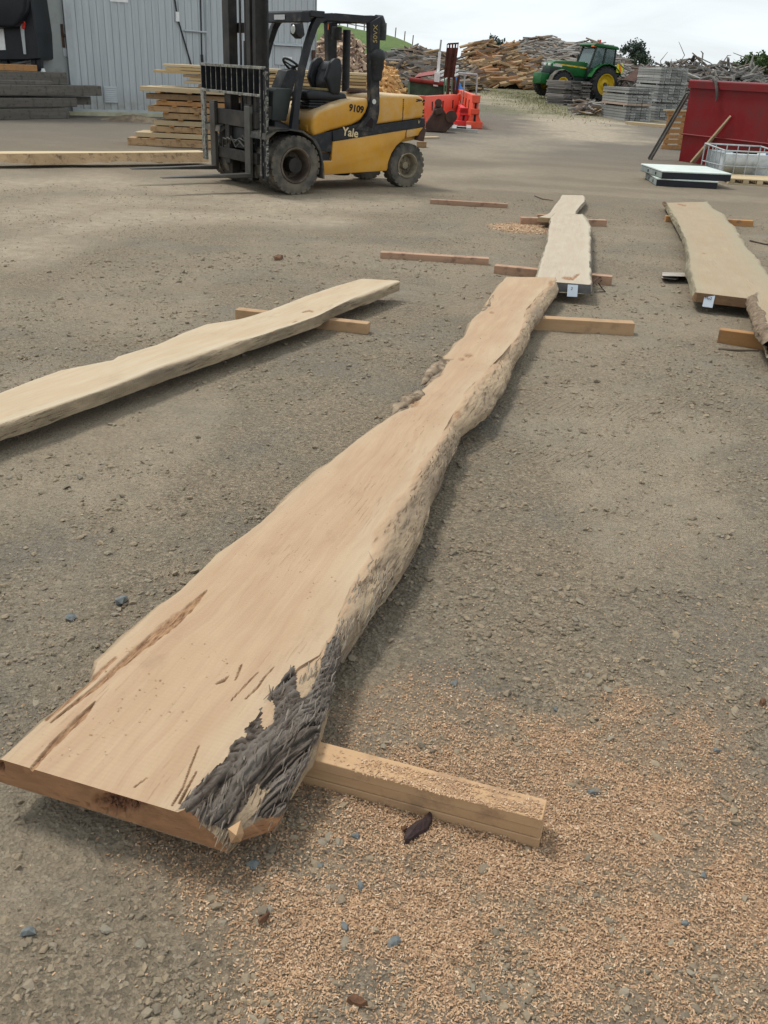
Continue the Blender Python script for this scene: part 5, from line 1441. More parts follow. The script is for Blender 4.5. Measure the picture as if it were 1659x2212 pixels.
kx0, kz1 = wall(672, 108); kx1, kz0 = wall(677, 133)
MB().box((kx0, -.09, kz0), (kx1 + .03, -.03, kz1)).build('latch', M['rust_dark'], shed, .006, seg=1)
# cables and conduit
def wp(px, py, off=-.05): a = wall(px, py, .05); return (a[0], off, a[1])
MB().tube([wp(376, -10), wp(384, 40), wp(413, 140), wp(416, 155)], .022, 6).build('cable', M['plastic'], shed, smooth=True)
MB().tube([wp(433, -10), wp(436, 118)], .02, 6).tube([wp(436, 118), wp(437, 135)], .04, 6).build('cable', M['plastic'], shed, smooth=True)
MB().tube([wp(446, -10), wp(449, 140)], .035, 6).build('conduit', M['galv_trim'], shed, smooth=True)
MB().tube([wp(398, 66), wp(447, 70)], .03, 6).build('conduit', M['galv_trim'], shed, smooth=True)
c_ = wp(383, 36); MB().box((c_[0] - .05, -.08, c_[2] - .12), (c_[0] + .05, -.03, c_[2] + .12)).build('lamp_bracket', M['white'], shed)

# ================================================================== TIMBER STACKS
def board_at(name, label, cat, group, a, b, w, h, mat, back, jit=0.0, bevel=.004):
    """board with its lower front edge from a to b, depth w along 'back'"""
    a = Vector(a); b = Vector(b); d = (b - a); L = d.length; d.normalize(); bk = Vector(back)
    z = d.cross(bk).normalized()
    if z.z < 0: z = -z
    c = (a + b) / 2
    o = MB().box((-L / 2, 0, 0), (L / 2, w, h)).build(name, mat, None, bevel, seg=1)
    o.matrix_world = Matrix((( d.x, bk.x, z.x, c.x), (d.y, bk.y, z.y, c.y), (d.z, bk.z, z.z, c.z), (0, 0, 0, 1)))
    return tag(o, label, cat, group)

# stack of rough boards behind the forklift: courses given by left end, height span and how far forward they stand
TA = np.array([*at(280, 313)[:2], 0.0]); TB = np.array([-0.2, 19.75, 0.0])
td = (TB - TA) / np.linalg.norm(TB - TA); tb = np.array([-td[1], td[0], 0])
def tpt(px, py, off=0.0):
    d = ray(px, py); t = ((TA + tb * off - P0) @ tb) / (d @ tb); q = P0 + d * t
    return float((q - TA) @ td), float(q[2])
ends = ['lowest', 'second', 'third', 'fourth', 'fifth', 'sixth', 'seventh', 'eighth', 'ninth', 'tenth']
courses = [  # left x px at that height, y bottom px, y top px, forward offset, material, right limit
    ((276, 313), (276, 297), -0.10, M['board'], 4.9), ((292, 297), (292, 285), -0.05, M['board_pale'], 5.0), ((325, 284), (325, 272), 0.0, M['board'], 5.1),
    ((333, 271), (333, 259), 0.02, M['board_pale'], 5.0), ((352, 256), (352, 244), 0.0, M['board'], 5.2), ((320, 240), (320, 228), 0.0, M['board'], 5.1),
    ((338, 227), (338, 217), 0.0, M['orange_wood'], 5.2), ((316, 213), (316, 201), 0.03, M['board'], 5.1), ((302, 196), (302, 186), -0.06, M['board_pale'], 5.2)]
zlast = 0
for k, ((xl, yb), (_, yt), off, mt, xr_) in enumerate(courses):
    s0, zb = tpt(xl, yb, off); _, zt = tpt(xl, yt, off)
    zb = max(zb, zlast + 0.018 if k else 0.0); zt = max(zt, zb + 0.05); zlast = zt
    for j in range(3):
        a = TA + td * (s0 + (0.0 if j == 0 else random.uniform(-.1, .35))) + tb * (off + j * .36) + np.array([0, 0, zb]); b = TA + td * (min(xr_, tpt(800, 200, off)[0]) - random.uniform(0, .2)) + tb * (off + j * .36) + np.array([0, 0, zb])
        board_at('sawn_board', '%s rough board of the %s course in the lower stack behind the forklift' % (('front', 'middle', 'back')[j], ends[k]), 'board', 'rough boards stacked behind the forklift', a, b, .33, zt - zb, mt, tb)
    if k:
        for j, s_ in enumerate((s0 + .35, s0 + .75 + .1 * (k % 3), 2.6, 4.3)):
            zz = zb - .018
            p = TA + td * s_ + tb * (off - .05 - .03 * (k % 2))
            o = MB().box((-.045, 0, 0), (.045, 1.2, .018 + (.03 if j < 2 else 0) * 0)).build('sticker_batten', M['orange_wood'], None, loc=(p[0], p[1], zz), rot=(0, 0, math.atan2(td[1], td[0])))
            tag(o, '%s spacer batten below the %s course of the stack behind the forklift' % (('leftmost', 'second', 'third', 'rightmost')[j], ends[k]), 'batten', 'spacer battens in the board stack')
ztop = zlast
XR_ = tpt(806, 165, .25)[0]
# upper pack of pale planks
up = [((428, 185), (428, 176), 'board', 'dark board at the bottom of the upper pack'), ((398, 183), (398, 172), 'board_pale', 'pale board low in the upper pack'), ((408, 171), (408, 163), 'pine', 'thick pale plank in the middle of the upper pack'), ((395, 160), (395, 154), 'board', 'dark board under the top planks of the upper pack'),
      ((331, 152), (331, 146), 'pine', 'long greenish yellow plank jutting left from the upper pack'), ((356, 146), (356, 140), 'pine', 'yellow plank just below the top of the upper pack'), ((352, 141), (352, 134), 'board_pale', 'topmost plank of the upper pack')]
z = ztop + .02
for k, ((xl, yb), (_, yt), mt, lb) in enumerate(up):
    s0, z1 = tpt(xl, yb, .25); _, z2 = tpt(xl, yt, .25)
    hgt_ = max(.045, (1.47 - ztop - .02) / len(up) - .012)
    for j in range(2):
        a = TA + td * (s0 + j * .2) + tb * (.25 + j * .4) + np.array([0, 0, z]); b = TA + td * (XR_ + random.uniform(-.15, .0)) + tb * (.25 + j * .4) + np.array([0, 0, z])
        board_at('sawn_plank', ('front ' if j == 0 else 'back ') + lb + ', behind the forklift', 'plank', 'planks in the upper pack behind the forklift', a, b, .36, hgt_, M[mt], tb)
    z += hgt_ + .012
# grey beams stacked at the far left
GA = np.array([*at(0, 259)[:2], 0.0]); GB = np.array([*at(160, 256)[:2], 0.0])
gd_ = (GB - GA) / np.linalg.norm(GB - GA); gb_ = np.array([-gd_[1], gd_[0], 0])
def gpt(px, py, off=0.0):
    d = ray(px, py); t = ((GA + gb_ * off - P0) @ gb_) / (d @ gb_); q = P0 + d * t
    return float((q - GA) @ gd_), float(q[2])
for lb, xr_, yb, yt, off, dep, mt in (
        ('lowest weathered grey beam of the stack at far left', 150, 258, 233, 0.0, .35, 'grey_beam'), ('second weathered grey beam from the ground in the stack at far left', 168, 231, 211, 0.0, .35, 'grey_beam'),
        ('longest weathered grey beam of the far left stack, its end near the wall vent', 221, 207, 185, 0.0, .30, 'grey_beam'), ('weathered grey beam set back behind the second beam at far left', 198, 226, 208, .36, .3, 'grey_beam'),
        ('short dark grey beam between the longest and topmost beams at far left', 114, 184, 174, .25, .3, 'grey_beam'), ('topmost weathered grey beam of the stack at far left', 147, 184, 156, .45, .3, 'grey_beam'),
        ('orange brown beam lying on top of the grey beams at far left', 82, 155, 140, .5, .25, 'orange_wood')):
    s1, zb = gpt(xr_, yb, off); _, zt = gpt(xr_, yt, off)
    a = GA + gd_ * (-2.2) + gb_ * off + np.array([0, 0, max(zb, 0)]); b = GA + gd_ * s1 + gb_ * off + np.array([0, 0, max(zb, 0)])
    board_at('timber_beam', lb, 'beam', 'beams stacked at the far left', a, b, dep, zt - max(zb, 0) - .008, M[mt], gb_, bevel=.015)
# wedge of dirt at the foot of the shed and bark litter
def mound(name, label, c, rx, ry, h, mat, kind='stuff', cat=None, seed=1, n=26, rz=0, rough=.25):
    t = np.linspace(0, 2 * math.pi, n * 2 + 1)[:-1]; r = np.linspace(0, 1, n)
    T, R = np.meshgrid(t, r)
    X = R * np.cos(T) * rx; Y = R * np.sin(T) * ry
    nn = fbm(X * 2.2 / max(rx, .3) * 2 + seed * 5, Y * 2.2 / max(ry, .3) * 2, 4, seed)
    Z = h * (1 - R ** 1.5) * (1 - rough + 2 * rough * nn) - .03 * R
    nr, nc = X.shape; idx = np.arange(nr * nc).reshape(nr, nc); nx = np.roll(idx, -1, 1)
    Fc = np.stack([idx[:-1], nx[:-1], nx[1:], idx[1:]], -1).reshape(-1, 4)[:, ::-1]
    me = np_mesh(name, np.stack([X, Y, Z], -1).reshape(-1, 3), Fc, mat)
    o = link(name, me, None, c, (0, 0, rz)); tag(o, label, cat, None, kind); return o
M['soil'] = basic('dry brown soil', (0.165, 0.125, 0.085), 0.95, 0.35, 6, 0.02, 14, dirt=(0.28, 0.22, 0.15), dirt_amt=.3)
p = at(290, 262); mound('dirt_pile', 'low heap of brown dirt at the foot of the shed wall', p, 1.1, .5, .16, M['soil'], None, 'dirt pile', 3)
# long slab beside the forklift forks
BA = at(-60, 352, .09); BB = at(452, 346, .09); bd = (BB - BA) / np.linalg.norm(BB - BA); bb = np.array([-bd[1], bd[0], 0])
m = MB(); N = 26
lo = []; 
for i in range(N + 1):
    t = i / N; p = BA + (BB - BA) * t
    w = .42 + .05 * math.sin(t * 7) ; dz = .02 * math.sin(t * 11 + 1) + .015 * random.uniform(-1, 1)
    lo.append((Vector(p - BA) + Vector((0, 0, max(-.035, dz - .02))), Vector(p - BA) + Vector(bb) * .10 + Vector((0, 0, .115)), Vector(p - BA) + Vector(bb) * w + Vector((0, 0, .115)), Vector(p - BA) + Vector(bb) * (w + .02)))
m.mi = 0
vs = [tuple(q) for l in lo for q in l]; fs = []; ms = []
for i in range(N):
    a = i * 4; b = a + 4
    fs += [(a, b, b + 1, a + 1), (a + 1, b + 1, b + 2, a + 2), (a + 2, b + 2, b + 3, a + 3), (a + 3, b + 3, b, a)]
fs += [(0, 1, 2, 3), (N * 4 + 3, N * 4 + 2, N * 4 + 1, N * 4)]
m.add(vs, fs)
for i, f in enumerate(m.f): m.m[i] = 0 if (i % 4 != 0 or i >= 4 * N) else 1
M['wane_brown'] = wood('rough brown wane', (0.30, 0.195, 0.10), (0.40, 0.28, 0.16), rnd=0, flecks=(0.09, 0.06, 0.035))
tag(m.build('live_edge_slab', [M['board_pale'], M['wane_brown']], None, loc=BA), 'long yellow slab with rough brown edge lying left of the forklift forks', 'timber slab', 'live edge slabs laid out across the yard')
for lb, px in (('small block under the left part of the slab beside the forks', (92, 350)), ('small block under the right part of the slab beside the forks', (345, 352))):
    p = at(*px); tag(MB().box((-.05, 0, 0), (.05, .45, .088)).build('support_block', M['board_pale'], None, .004, seg=1, loc=p, rot=(0, 0, math.atan2(bd[1], bd[0]))), lb, 'block', 'blocks under the slab beside the forks')

# dark machine at the left border
q0 = at(-30, 215); q1 = at(98, 215)
DY = 26.6
def dpt(px, py, dy=0.0): return Vector(atY(px, py, DY + dy))
dk = empty('dark_truck', Vector((dpt(40, 150).x, DY, 0)), 0, 'black truck parked at the far left with a white plate and red tail lamp', 'truck')
def dq(px, py, dy=0.0): v = dpt(px, py, dy) - dk.location; return (v.x, v.y, v.z)
def dpoly(pts, d0, d1):
    m = MB(); n = len(pts); f = [dq(x, y, d0) for x, y in pts]; b = [(v[0], v[1] + d1 - d0, v[2]) for v in f]
    m.add(f + b, [tuple(range(n)), tuple(range(2 * n - 1, n - 1, -1))] + [(i, i + n, (i + 1) % n + n, (i + 1) % n) for i in range(n)]); return m
dpoly([(-160, 132), (60, 130), (82, 128), (78, 70), (62, -40), (-160, -60)], 0, 2.4).build('body', M['dark_machine'], dk, .03, seg=1)
dpoly([(-160, 60), (30, 60), (44, 44), (54, 22), (58, -40), (-160, -60)], -.35, .02).build('bumper', M['dark_machine'], dk, .08, seg=3)
dpoly([(-20, 108), (12, 108), (7, 62), (-20, 62)], -.03, .0).build('number_plate', M['white'], dk)
dpoly([(36, 1), (46, 1), (56, 117), (51, 117)], -.04, .0).build('pale_strip', M['galv_trim'], dk)
dpoly([(46, 60), (51, 44), (54, 50), (53, 62), (49, 63)], -.06, .0).build('tail_lamp', M['red_lens'], dk, .01, seg=1)
for x in (11, 72, 84):
    dpoly([(x - 4, 205), (x + 5, 205), (x + 4, 128), (x - 5, 128)], .1, .3).build('leg', M['dark_machine'], dk)
dpoly([(18, 138), (62, 130), (62, 133), (20, 142)], .3, 1.2).build('ramp', M['galv_trim'], dk)
dpoly([(-60, 134), (20, 133), (20, 143), (-60, 146)], 1.6, 1.7).build('rear_board', M['board_pale'], dk)
dpoly([(52, 126), (62, 124), (62, 130), (54, 131)], .2, .3).build('red_marker', M['red_lens'], dk)
dpoly([(90, 148), (95, 160), (86, 161)], .0, .2).build('pale_rag', M['white'], dk)

# ================================================================== RIGHT FOREGROUND GEAR: bin, trays, tank, pallets
RA = np.array([*at(1464, 348)[:2], 0]); RB_ = np.array([*at(1537, 359)[:2], 0])
rd = (RB_ - RA) / np.linalg.norm(RB_ - RA); rn = np.array([rd[1], -rd[0], 0])
RW = 2.45
binr = empty('steel_bin', RA, math.atan2(rd[1], rd[0]), 'tall dark red steel bin with a rolled top lip at the right', 'bin')
MB().box((0, 0, .56), (RW, .03, 1.60)).build('front_panel', M['red'], binr, .006, seg=1)
MB().prism([(0.03, .56), (0.0, .56), (.03, 0.0), (.06, 0.0)], 0.02, RW - .02, 'x').build('lower_panel', M['red'], binr, .004, seg=1)
MB().box((-.025, -.03, .545), (RW + .02, .035, .575)).build('seam_rail', M['red'], binr, .008, seg=1)
MB().tube([(-.03, .01, 1.60), (RW + .03, .01, 1.60)], .045, 12).box((-.02, -.05, 1.48), (RW + .02, -.028, 1.60)).build('top_lip', M['red'], binr, smooth=True)
for x in (0, RW - .03): MB().box((x, .03, .0), (x + .03, 1.5, 1.58)).build('side_panel', M['red'], binr)
MB().box((0, 1.5, 0), (RW, 1.53, 1.58)).box((.03, .03, .1), (RW - .03, 1.5, .13)).build('bin_shell', M['red'], binr)
MB().box((RW - .035, -.018, .60), (RW, .0, 1.48)).build('edge_strip', M['red_roller'], binr)
def onbin(px, py, off=-.06):
    d = ray(px, py); t = ((RA - rn * off * 1.0 - P0) @ rn) / (d @ rn); return Vector(P0 + d * t)
# grey branch over the lip
pts = [onbin(x, y, o) for x, y, o in ((1534, 166, .10), (1541, 168, -.02), (1546, 176, -.09), (1548, 190, -.09), (1549, 205, -.08), (1548, 212, -.06), (1545, 220, -.05))]
tag(MB().tube([p - pts[0] for p in pts], [.035, .035, .03, .03, .028, .02, .008], 7).build('hooked_branch', M['off_grey'], None, smooth=True, loc=pts[0]), 'bleached grey branch hooked over the top lip of the red bin', 'branch')
# plank leaning on the bin
pa = Vector(at(1497, 352, .02)); pb = onbin(1579, 252, -.05)
dd = pb - pa
pl = MB().hexa([(-.07, 0, 0), (.07, 0, 0), (.07, .04, 0), (-.07, .04, 0), (-.012, 0, dd.length), (.012, 0, dd.length), (.012, .035, dd.length), (-.012, .035, dd.length)]).build('leaning_plank', M['board_pale'], None, .003, seg=1, loc=pa)
pl.rotation_mode = 'QUATERNION'; pl.rotation_quaternion = dd.to_track_quat('Z', 'Y'); tag(pl, 'pointed tan plank leaning across the front of the red bin', 'plank')
# steel channel leaning left of the bin
pa = Vector(at(1412, 348, .0)) + Vector((0, .3, 0)); pb = Vector(atY(1486, 205, 22.6))
dd = pb - pa
ch = MB().box((-.045, 0, 0), (.045, .02, dd.length)).box((-.045, .021, 0), (-.035, .06, dd.length)).box((.035, .021, 0), (.045, .06, dd.length)).build('leaning_channel', M['grey_beam'], None, loc=pa)
ch.rotation_mode = 'QUATERNION'; ch.rotation_quaternion = dd.to_track_quat('Z', 'Y'); tag(ch, 'dark grey channel leaning against the left edge of the red bin', 'channel')
# orange pallet standing behind the channel
po = empty('timber_pallet', at(1440, 322), math.radians(28), 'orange timber pallet standing on edge left of the red bin', 'pallet', 'pallets beside the red bin')
zs = [.0, .13, .25, .38, .52, .66, .80]
for k, z_ in enumerate(zs):
    MB().box((-.18 + .05 * (k % 3), 0, z_), (1.0, .02, z_ + .10)).build('deck_board', M['orange_wood'], po, .003, seg=1)
for x in (-.05, .45, .9): MB().box((x, .02, 0), (x + .08, .12, .92)).build('stringer', M['orange_wood'], po, .003, seg=1)
MB().box((-.2, -.02, .89), (1.0, .14, .93)).build('top_board', M['board_pale'], po, .003, seg=1)
# two lidded trays
def tray(label, tl, tr_, fr, fl_p, ztop_, h, slats):
    a, b, c, d = [Vector(at(x, y, ztop_)) for x, y in (tl, tr_, fr, fl_p)]
    L = (c - d).length; s_ = (a - d).normalized()
    u = ((c - d).normalized() + Vector((s_.y, -s_.x, 0)) * 1.6).normalized(); v = Vector((-u.y, u.x, 0)); W = min(1.25, (a - d).length * .9)
    o = empty('lidded_tray', (d.x, d.y, ztop_ - h), math.atan2(u.y, u.x), label, 'tray', 'flat black trays with pale lids')
    MB().box((0, 0, 0), (L, W, h - .022)).build('box', M['traybody'], o, .006, seg=1)
    MB().box((-.006, .01, .01), (-.001, W - .01, h - .03)).build('end_panel', M['trayside'], o)
    for k in range(3):
        MB().box((-.006, W * k / 3 + .006 - (.012 if k == 0 else 0), h - .021), (L + .006, W * (k + 1) / 3 - .006 + (.012 if k == 2 else 0), h)).build('lid_board', M['traylid'], o, .003, seg=1)
    for y in (.25, .6): MB().box((-.012, W * y, .03), (-.006, W * y + .05, h - .05)).build('slot', M['hole'], o)
    return o
tray('lower black tray with pale lid, resting on the gravel by the red bin', (1409, 367), (1505, 370), (1545, 390), (1420, 385), .125, .125, 3)
tray('upper black tray with pale boarded lid, set askew on the lower tray', (1408, 348), (1516, 351), (1556, 370), (1432, 369), .25, .122, 3)
# cut down tank in its wire cage
ia = Vector(at(1556, 388, 0)); ib = Vector(at(1652, 392, 0))
iu = (ib - ia); iu.normalize(); iv = Vector((-iu.y, iu.x, 0)); IL = 1.05; IW = 1.0; IH = .50
ibc = empty('caged_tank', ia, math.atan2(iu.y, iu.x), 'cut down white plastic tank in a bent wire cage before the red bin', 'tank')
m = MB()
m.box((.04, .04, .0), (IL - .04, IW - .04, .08)); m.box((.04, .04, .08), (IL - .04, .06, .45)); m.box((.04, IW - .06, .08), (IL - .04, IW - .04, .45)); m.box((.04, .06, .08), (.06, IW - .06, .45)); m.box((IL - .06, .06, .08), (IL - .04, IW - .06, .45))
m.build('tank', M['tank'], ibc, .01)
MB().box((.07, .07, .36), (IL - .07, IW - .07, .40)).build('contents', M['tank'], ibc)
top = [(0, 0, IH), (IL, -.03, IH + .0), (IL + .02, IW, IH + .04), (-.03, IW, IH + .05)]
for i in range(4):
    a, b = top[i], top[(i + 1) % 4]
    MB().tube([a, b], .014, 8).build('cage_rail', M['galv_pipe'], ibc, smooth=True)
    a2, b2 = (a[0], a[1], .24), (b[0], b[1], .24)
    MB().tube([a2, b2], .010, 6).build('cage_rail', M['galv_pipe'], ibc, smooth=True)
    n = 5
    for k in range(n):
        t = k / n; p = Vector(a).lerp(Vector(b), t)
        MB().tube([p, (p.x, p.y, .0)], .010 if k else .013, 6).build('cage_bar', M['galv_pipe'], ibc, smooth=True)
dr_ = empty('plastic_drum', at(1672, 388), 0, 'dark blue plastic drum cut by the right border beside the caged tank', 'drum')
MB().lathe([(0, .5), (.20, .5), (.24, .46), (.24, .32), (.25, .30), (.24, .28), (.24, .03), (.20, 0), (0, 0)], (0, 0, 0), 'z', 28).build('body', M['bluedrum'], dr_, smooth=True)
MB().lathe([(0, .52), (.04, .52), (.04, .49)], (.1, 0, 0), 'z', 10).build('cap', M['plastic'], dr_, smooth=True)
# small pallet at right border
pp = empty('timber_pallet', at(1571, 398), math.radians(-7), 'low pale timber pallet at the right border in front of the caged tank', 'pallet', 'pallets beside the red bin')
for k in range(6): MB().box((.0, .0 + k * .16, .085), (1.1, .12 + k * .16, .105)).build('deck_board', M['board_pale'], pp, .003, seg=1)
for k in range(5):
    MB().box((.02 + k * .24, -.005, .025), (.12 + k * .24, .92, .084)).build('stringer', M['board_pale'], pp, .003, seg=1)
for y in (.0, .80): MB().box((0, y, 0), (1.1, y + .10, .024)).build('bottom_board', M['board_pale'], pp, .003, seg=1)
# loose planks on the ground
def gplank(label, pl, pr_, w, h, mat, cat='plank'):
    a = Vector(atg(*pl)); b = Vector(atg(*pr_)); d = (b - a); rz = math.atan2(d.y, d.x)
    o = MB().box((-d.length / 2, 0, 0), (d.length / 2, w, h)).build('loose_plank', mat, None, .004, seg=1, loc=(a + b) / 2, rot=(0, 0, rz)); return tag(o, label, cat, 'loose planks on the ground')
gplank('long tan slab lying in front of the grey sleeper stacks', (1350, 268), (1440, 277), .30, .10, M['board_pale'])
gplank('tan plank lying behind the right edge of the red bin', (1632, 304), (1690, 309), .25, .10, M['board_pale'])
gplank('pale plank lying just behind the forklift counterweight', (905, 300), (950, 299), .15, .04, M['board_pale'])
gplank('short brown plank end just behind the forklift rear wheel', (900, 318), (921, 319), .2, .12, M['board'])

# ================================================================== BARRIERS, HOPPER AND ROLLER MACHINE (about 28 m away)
def frame_at(px, py): p = atg(px, py); return Vector((p[0], p[1], p[2]))
def barrier(label, a, b, h, mat, slots=4):
    A = frame_at(*a); B = frame_at(*b); d = B - A; L = d.length; rz = math.atan2(d.y, d.x)
    o = empty('road_barrier', A, rz, label, 'barrier', 'plastic road barriers')
    prof = [(-.26, 0), (.26, 0), (.25, .10), (.10, .42), (.08, h), (-.08, h), (-.10, .42), (-.25, .10)]
    MB().prism(prof, .06, L - .06, 'x').build('body', mat, o, .02)
    for e in (0, L - .13):
        for z0, z1, w in ((.0, .20, .25), (.40, .56, .13), (h - .20, h + .02, .12)):
            MB().box((e, -w, z0), (e + .13, w, z1)).build('knuckle', mat, o, .015, seg=1)
        MB().tube([(e + .065, 0, .1), (e + .065, 0, h - .1)], .035, 8).build('pin', M['hole'], o)
    for k in range(slots):
        x = L * (.22 + .56 * k / max(1, slots - 1))
        for s_ in (1, -1):
            MB().prism([(x - .05, .44), (x + .05, .44), (x + .035, h - .16), (x - .035, h - .16)], s_ * .098 - .01, s_ * .098 + .01).build('slot', M['hole'], o)
    return o
barrier('orange red plastic barrier set end on at the right of the rusty hopper', (1024, 278), (992, 252), .92, M['barrier'])
barrier('orange plastic barrier standing behind the forklift counterweight', (905, 275), (985, 262), .85, M['barrier'], 3)
barrier('low bright red barrier end between the hopper and the orange barrier', (1000, 276), (990, 262), .55, M['barrier_red'], 1)
hp = empty('rusty_hopper', frame_at(942, 286), 0, 'dark brown rusty hopper standing beside the forklift rear', 'hopper')
def hpx(px, py, dy=0.0): v = Vector(atY(px, py, hp.location.y + dy)) - hp.location; return (v.x, v.y, v.z)
f = [hpx(x, y) for x, y in ((919, 287), (962, 286), (981, 268), (962, 243), (952, 226), (942, 226), (934, 246), (920, 266))]
f = [(a, b, max(c, 0)) for a, b, c in f]
bk_ = [(a * .9, b + .7, c) for a, b, c in f]; n = len(f)
MB().add(f + bk_, [tuple(range(n)), tuple(range(2 * n - 1, n - 1, -1))] + [(i, i + n, (i + 1) % n + n, (i + 1) % n) for i in range(n)]).build('bowl', M['rust_dark'], hp, .02, seg=1)
m = MB(); m.bar(hpx(940, 243, -.05), hpx(955, 238, -.05), .12, .16); m.build('hook_plate', M['rust_dark'], hp, .02, seg=1)
m = MB(); m.lathe([(0, -.06), (.16, -.06), (.16, .06), (0, .06)], hpx(975, 252), 'y', 16); m.build('lug', M['rust_dark'], hp)
m = MB(); m.lathe([(0, -.08), (.10, -.08), (.10, .08), (0, .08)], hpx(947, 222), 'y', 14); m.build('eye', M['rust_dark'], hp)
rc = empty('rusty_channel_bundle', frame_at(968, 262), 0, 'upright bundle of rusty brown channel posts with holes at the top', 'channel bundle')
def rpx(px, py, dy=0.0): v = Vector(atY(px, py, rc.location.y + dy)) - rc.location; return (v.x, v.y, v.z)
for k in range(4):
    xb, xt = 961 + k * 5.6, 968 + k * 6.2
    a = rpx(xb, 168, -.05 * (k % 2)); b = rpx(xt, 103, -.05 * (k % 2))
    MB().bar(a, b, .10, .05, (0, 1, 0)).build('channel', M['rust'], rc, .006, seg=1)
    c = rpx(xt + .5, 95 if k != 3 else 94, -.05 * (k % 2))
    for s_ in (-1, 1): MB().bar((b[0] + .035 * s_, b[1], b[2]), (c[0] + .035 * s_, c[1], c[2]), .028, .04, (0, 1, 0)).build('end_tab', M['rust'], rc)
MB().bar(rpx(967, 95), rpx(991, 93.5), .05, .06, (0, 1, 0)).build('top_strap', M['rust'], rc)
for x0_, x1_, y1_ in ((967, 966, 220), (978, 979, 238), (988, 984, 215)):
    MB().bar(rpx(x0_ + 3, 165), rpx(x1_, y1_), .09, .06, (0, 1, 0)).build('stand_leg', M['rust'], rc)
rc_bottom = 0
for x1_ in (966, 979): MB().bar(rpx(x1_, 215, .05), (rpx(x1_, 215, .05)[0], .05, 0), .09, .06, (0, 1, 0)).build('stand_leg', M['rust'], rc)
# roller machine
rm_ = empty('roller_machine', frame_at(935, 258) + Vector((0, 1.0, 0)), 0, 'green and red roller machine with a pale guide post behind the hopper', 'machine')
def mpx(px, py, dy=0.0): v = Vector(atY(px, py, rm_.location.y + dy)) - rm_.location; return (v.x, v.y, v.z)
def mpoly(pts, d0, d1):
    m = MB(); n = len(pts); f = [mpx(x, y, d0) for x, y in pts]; b = [(v[0], v[1] + d1 - d0, v[2]) for v in f]
    m.add(f + b, [tuple(range(n)), tuple(range(2 * n - 1, n - 1, -1))] + [(i, i + n, (i + 1) % n + n, (i + 1) % n) for i in range(n)]); return m
MB().tube([mpx(884, 171), mpx(958, 181)], .075, 14).build('roller', M['red_roller'], rm_, smooth=True)
mpoly([(882, 212), (958, 218), (958, 184), (884, 176)], .06, 1.2).build('side_panel', M['green_dark'], rm_)
mpoly([(880, 230), (884, 230), (886, 176), (882, 176)], -.02, .04).build('frame_leg', M['green_machine'], rm_)
MB().add([mpx(895, 167, .3), mpx(942, 160, .3), mpx(942, 152, 2.2), mpx(905, 158, 2.2)], [(0, 1, 2, 3)]).add([mpx(895, 169, .3), mpx(942, 162, .3), mpx(942, 154, 2.2), mpx(905, 160, 2.2)], [(3, 2, 1, 0)]).build('feed_table', M['red_roller'], rm_)
for k, x in enumerate((960, 965, 970, 976, 981, 986)):
    mpoly([(x - 3, 216), (x - .2, 216), (x + 2.2, 168 + k), (x - .6, 168 + k)], -.1, -.04).build('slat', M['green_machine'], rm_)
mpoly([(957, 194), (988, 197), (988, 199), (957, 196)], -.04, .0).build('slat_rail', M['green_dark'], rm_)
mpoly([(938, 177), (949, 178), (951, 156), (939, 155)], -.15, .1).build('control_box', M['white'], rm_, .01, seg=1)
for y0_, y1_ in ((156, 149), (164, 157), (176, 166)):
    MB().bar(mpx(951, y0_, .0), mpx(990, y1_ - 6, 1.0), .04, .06).build('guide_rail', M['white'], rm_)
for t in (.25, .55, .85):
    a = Vector(mpx(951, 156, 0)).lerp(Vector(mpx(990, 143, 1.0)), t); b = Vector(mpx(951, 176, 0)).lerp(Vector(mpx(990, 160, 1.0)), t)
    MB().bar(a, b, .035, .035, (0, 1, 0)).build('guide_strut', M['white'], rm_)
MB().bar(mpx(946, 158, .1), mpx(950, 112, .1), .10, .10, (0, 1, 0)).build('guide_post', M['white'], rm_, .01, seg=1)
MB().bar(mpx(950, 112, .1), mpx(953, 86, .1), .06, .06, (0, 1, 0)).build('post_extension', M['galv_pipe'], rm_)
mpoly([(936, 186), (946, 187), (946, 183), (936, 182)], -.03, .05).build('name_plate', M['white'], rm_)
# frame of galvanised pipe planted in the barrier
gf = frame_at(1018, 262)
gfr = empty('pipe_frame', gf, 0, 'grey galvanised pipe frame standing over the orange barrier', 'frame')
def gp(px, py): v = Vector(atY(px, py, gf.y)) - gf; return (v.x, v.y, v.z)
MB().tube([gp(990, 158), gp(1031, 161)], .028, 8).build('top_rail', M['galv_pipe'], gfr, smooth=True)
MB().tube([gp(1031, 161), gp(1028, 212)], .028, 8).build('upright', M['galv_pipe'], gfr, smooth=True)
MB().tube([gp(1004, 159), (gp(1002, 215)[0], 0, 0.02)], .026, 8).build('upright', M['galv_pipe'], gfr, smooth=True)
MB().lathe([(0, 0), (.05, 0), (.05, .05), (0, .05)], gp(1028, 213), 'z', 10).build('foot', M['rust'], gfr)
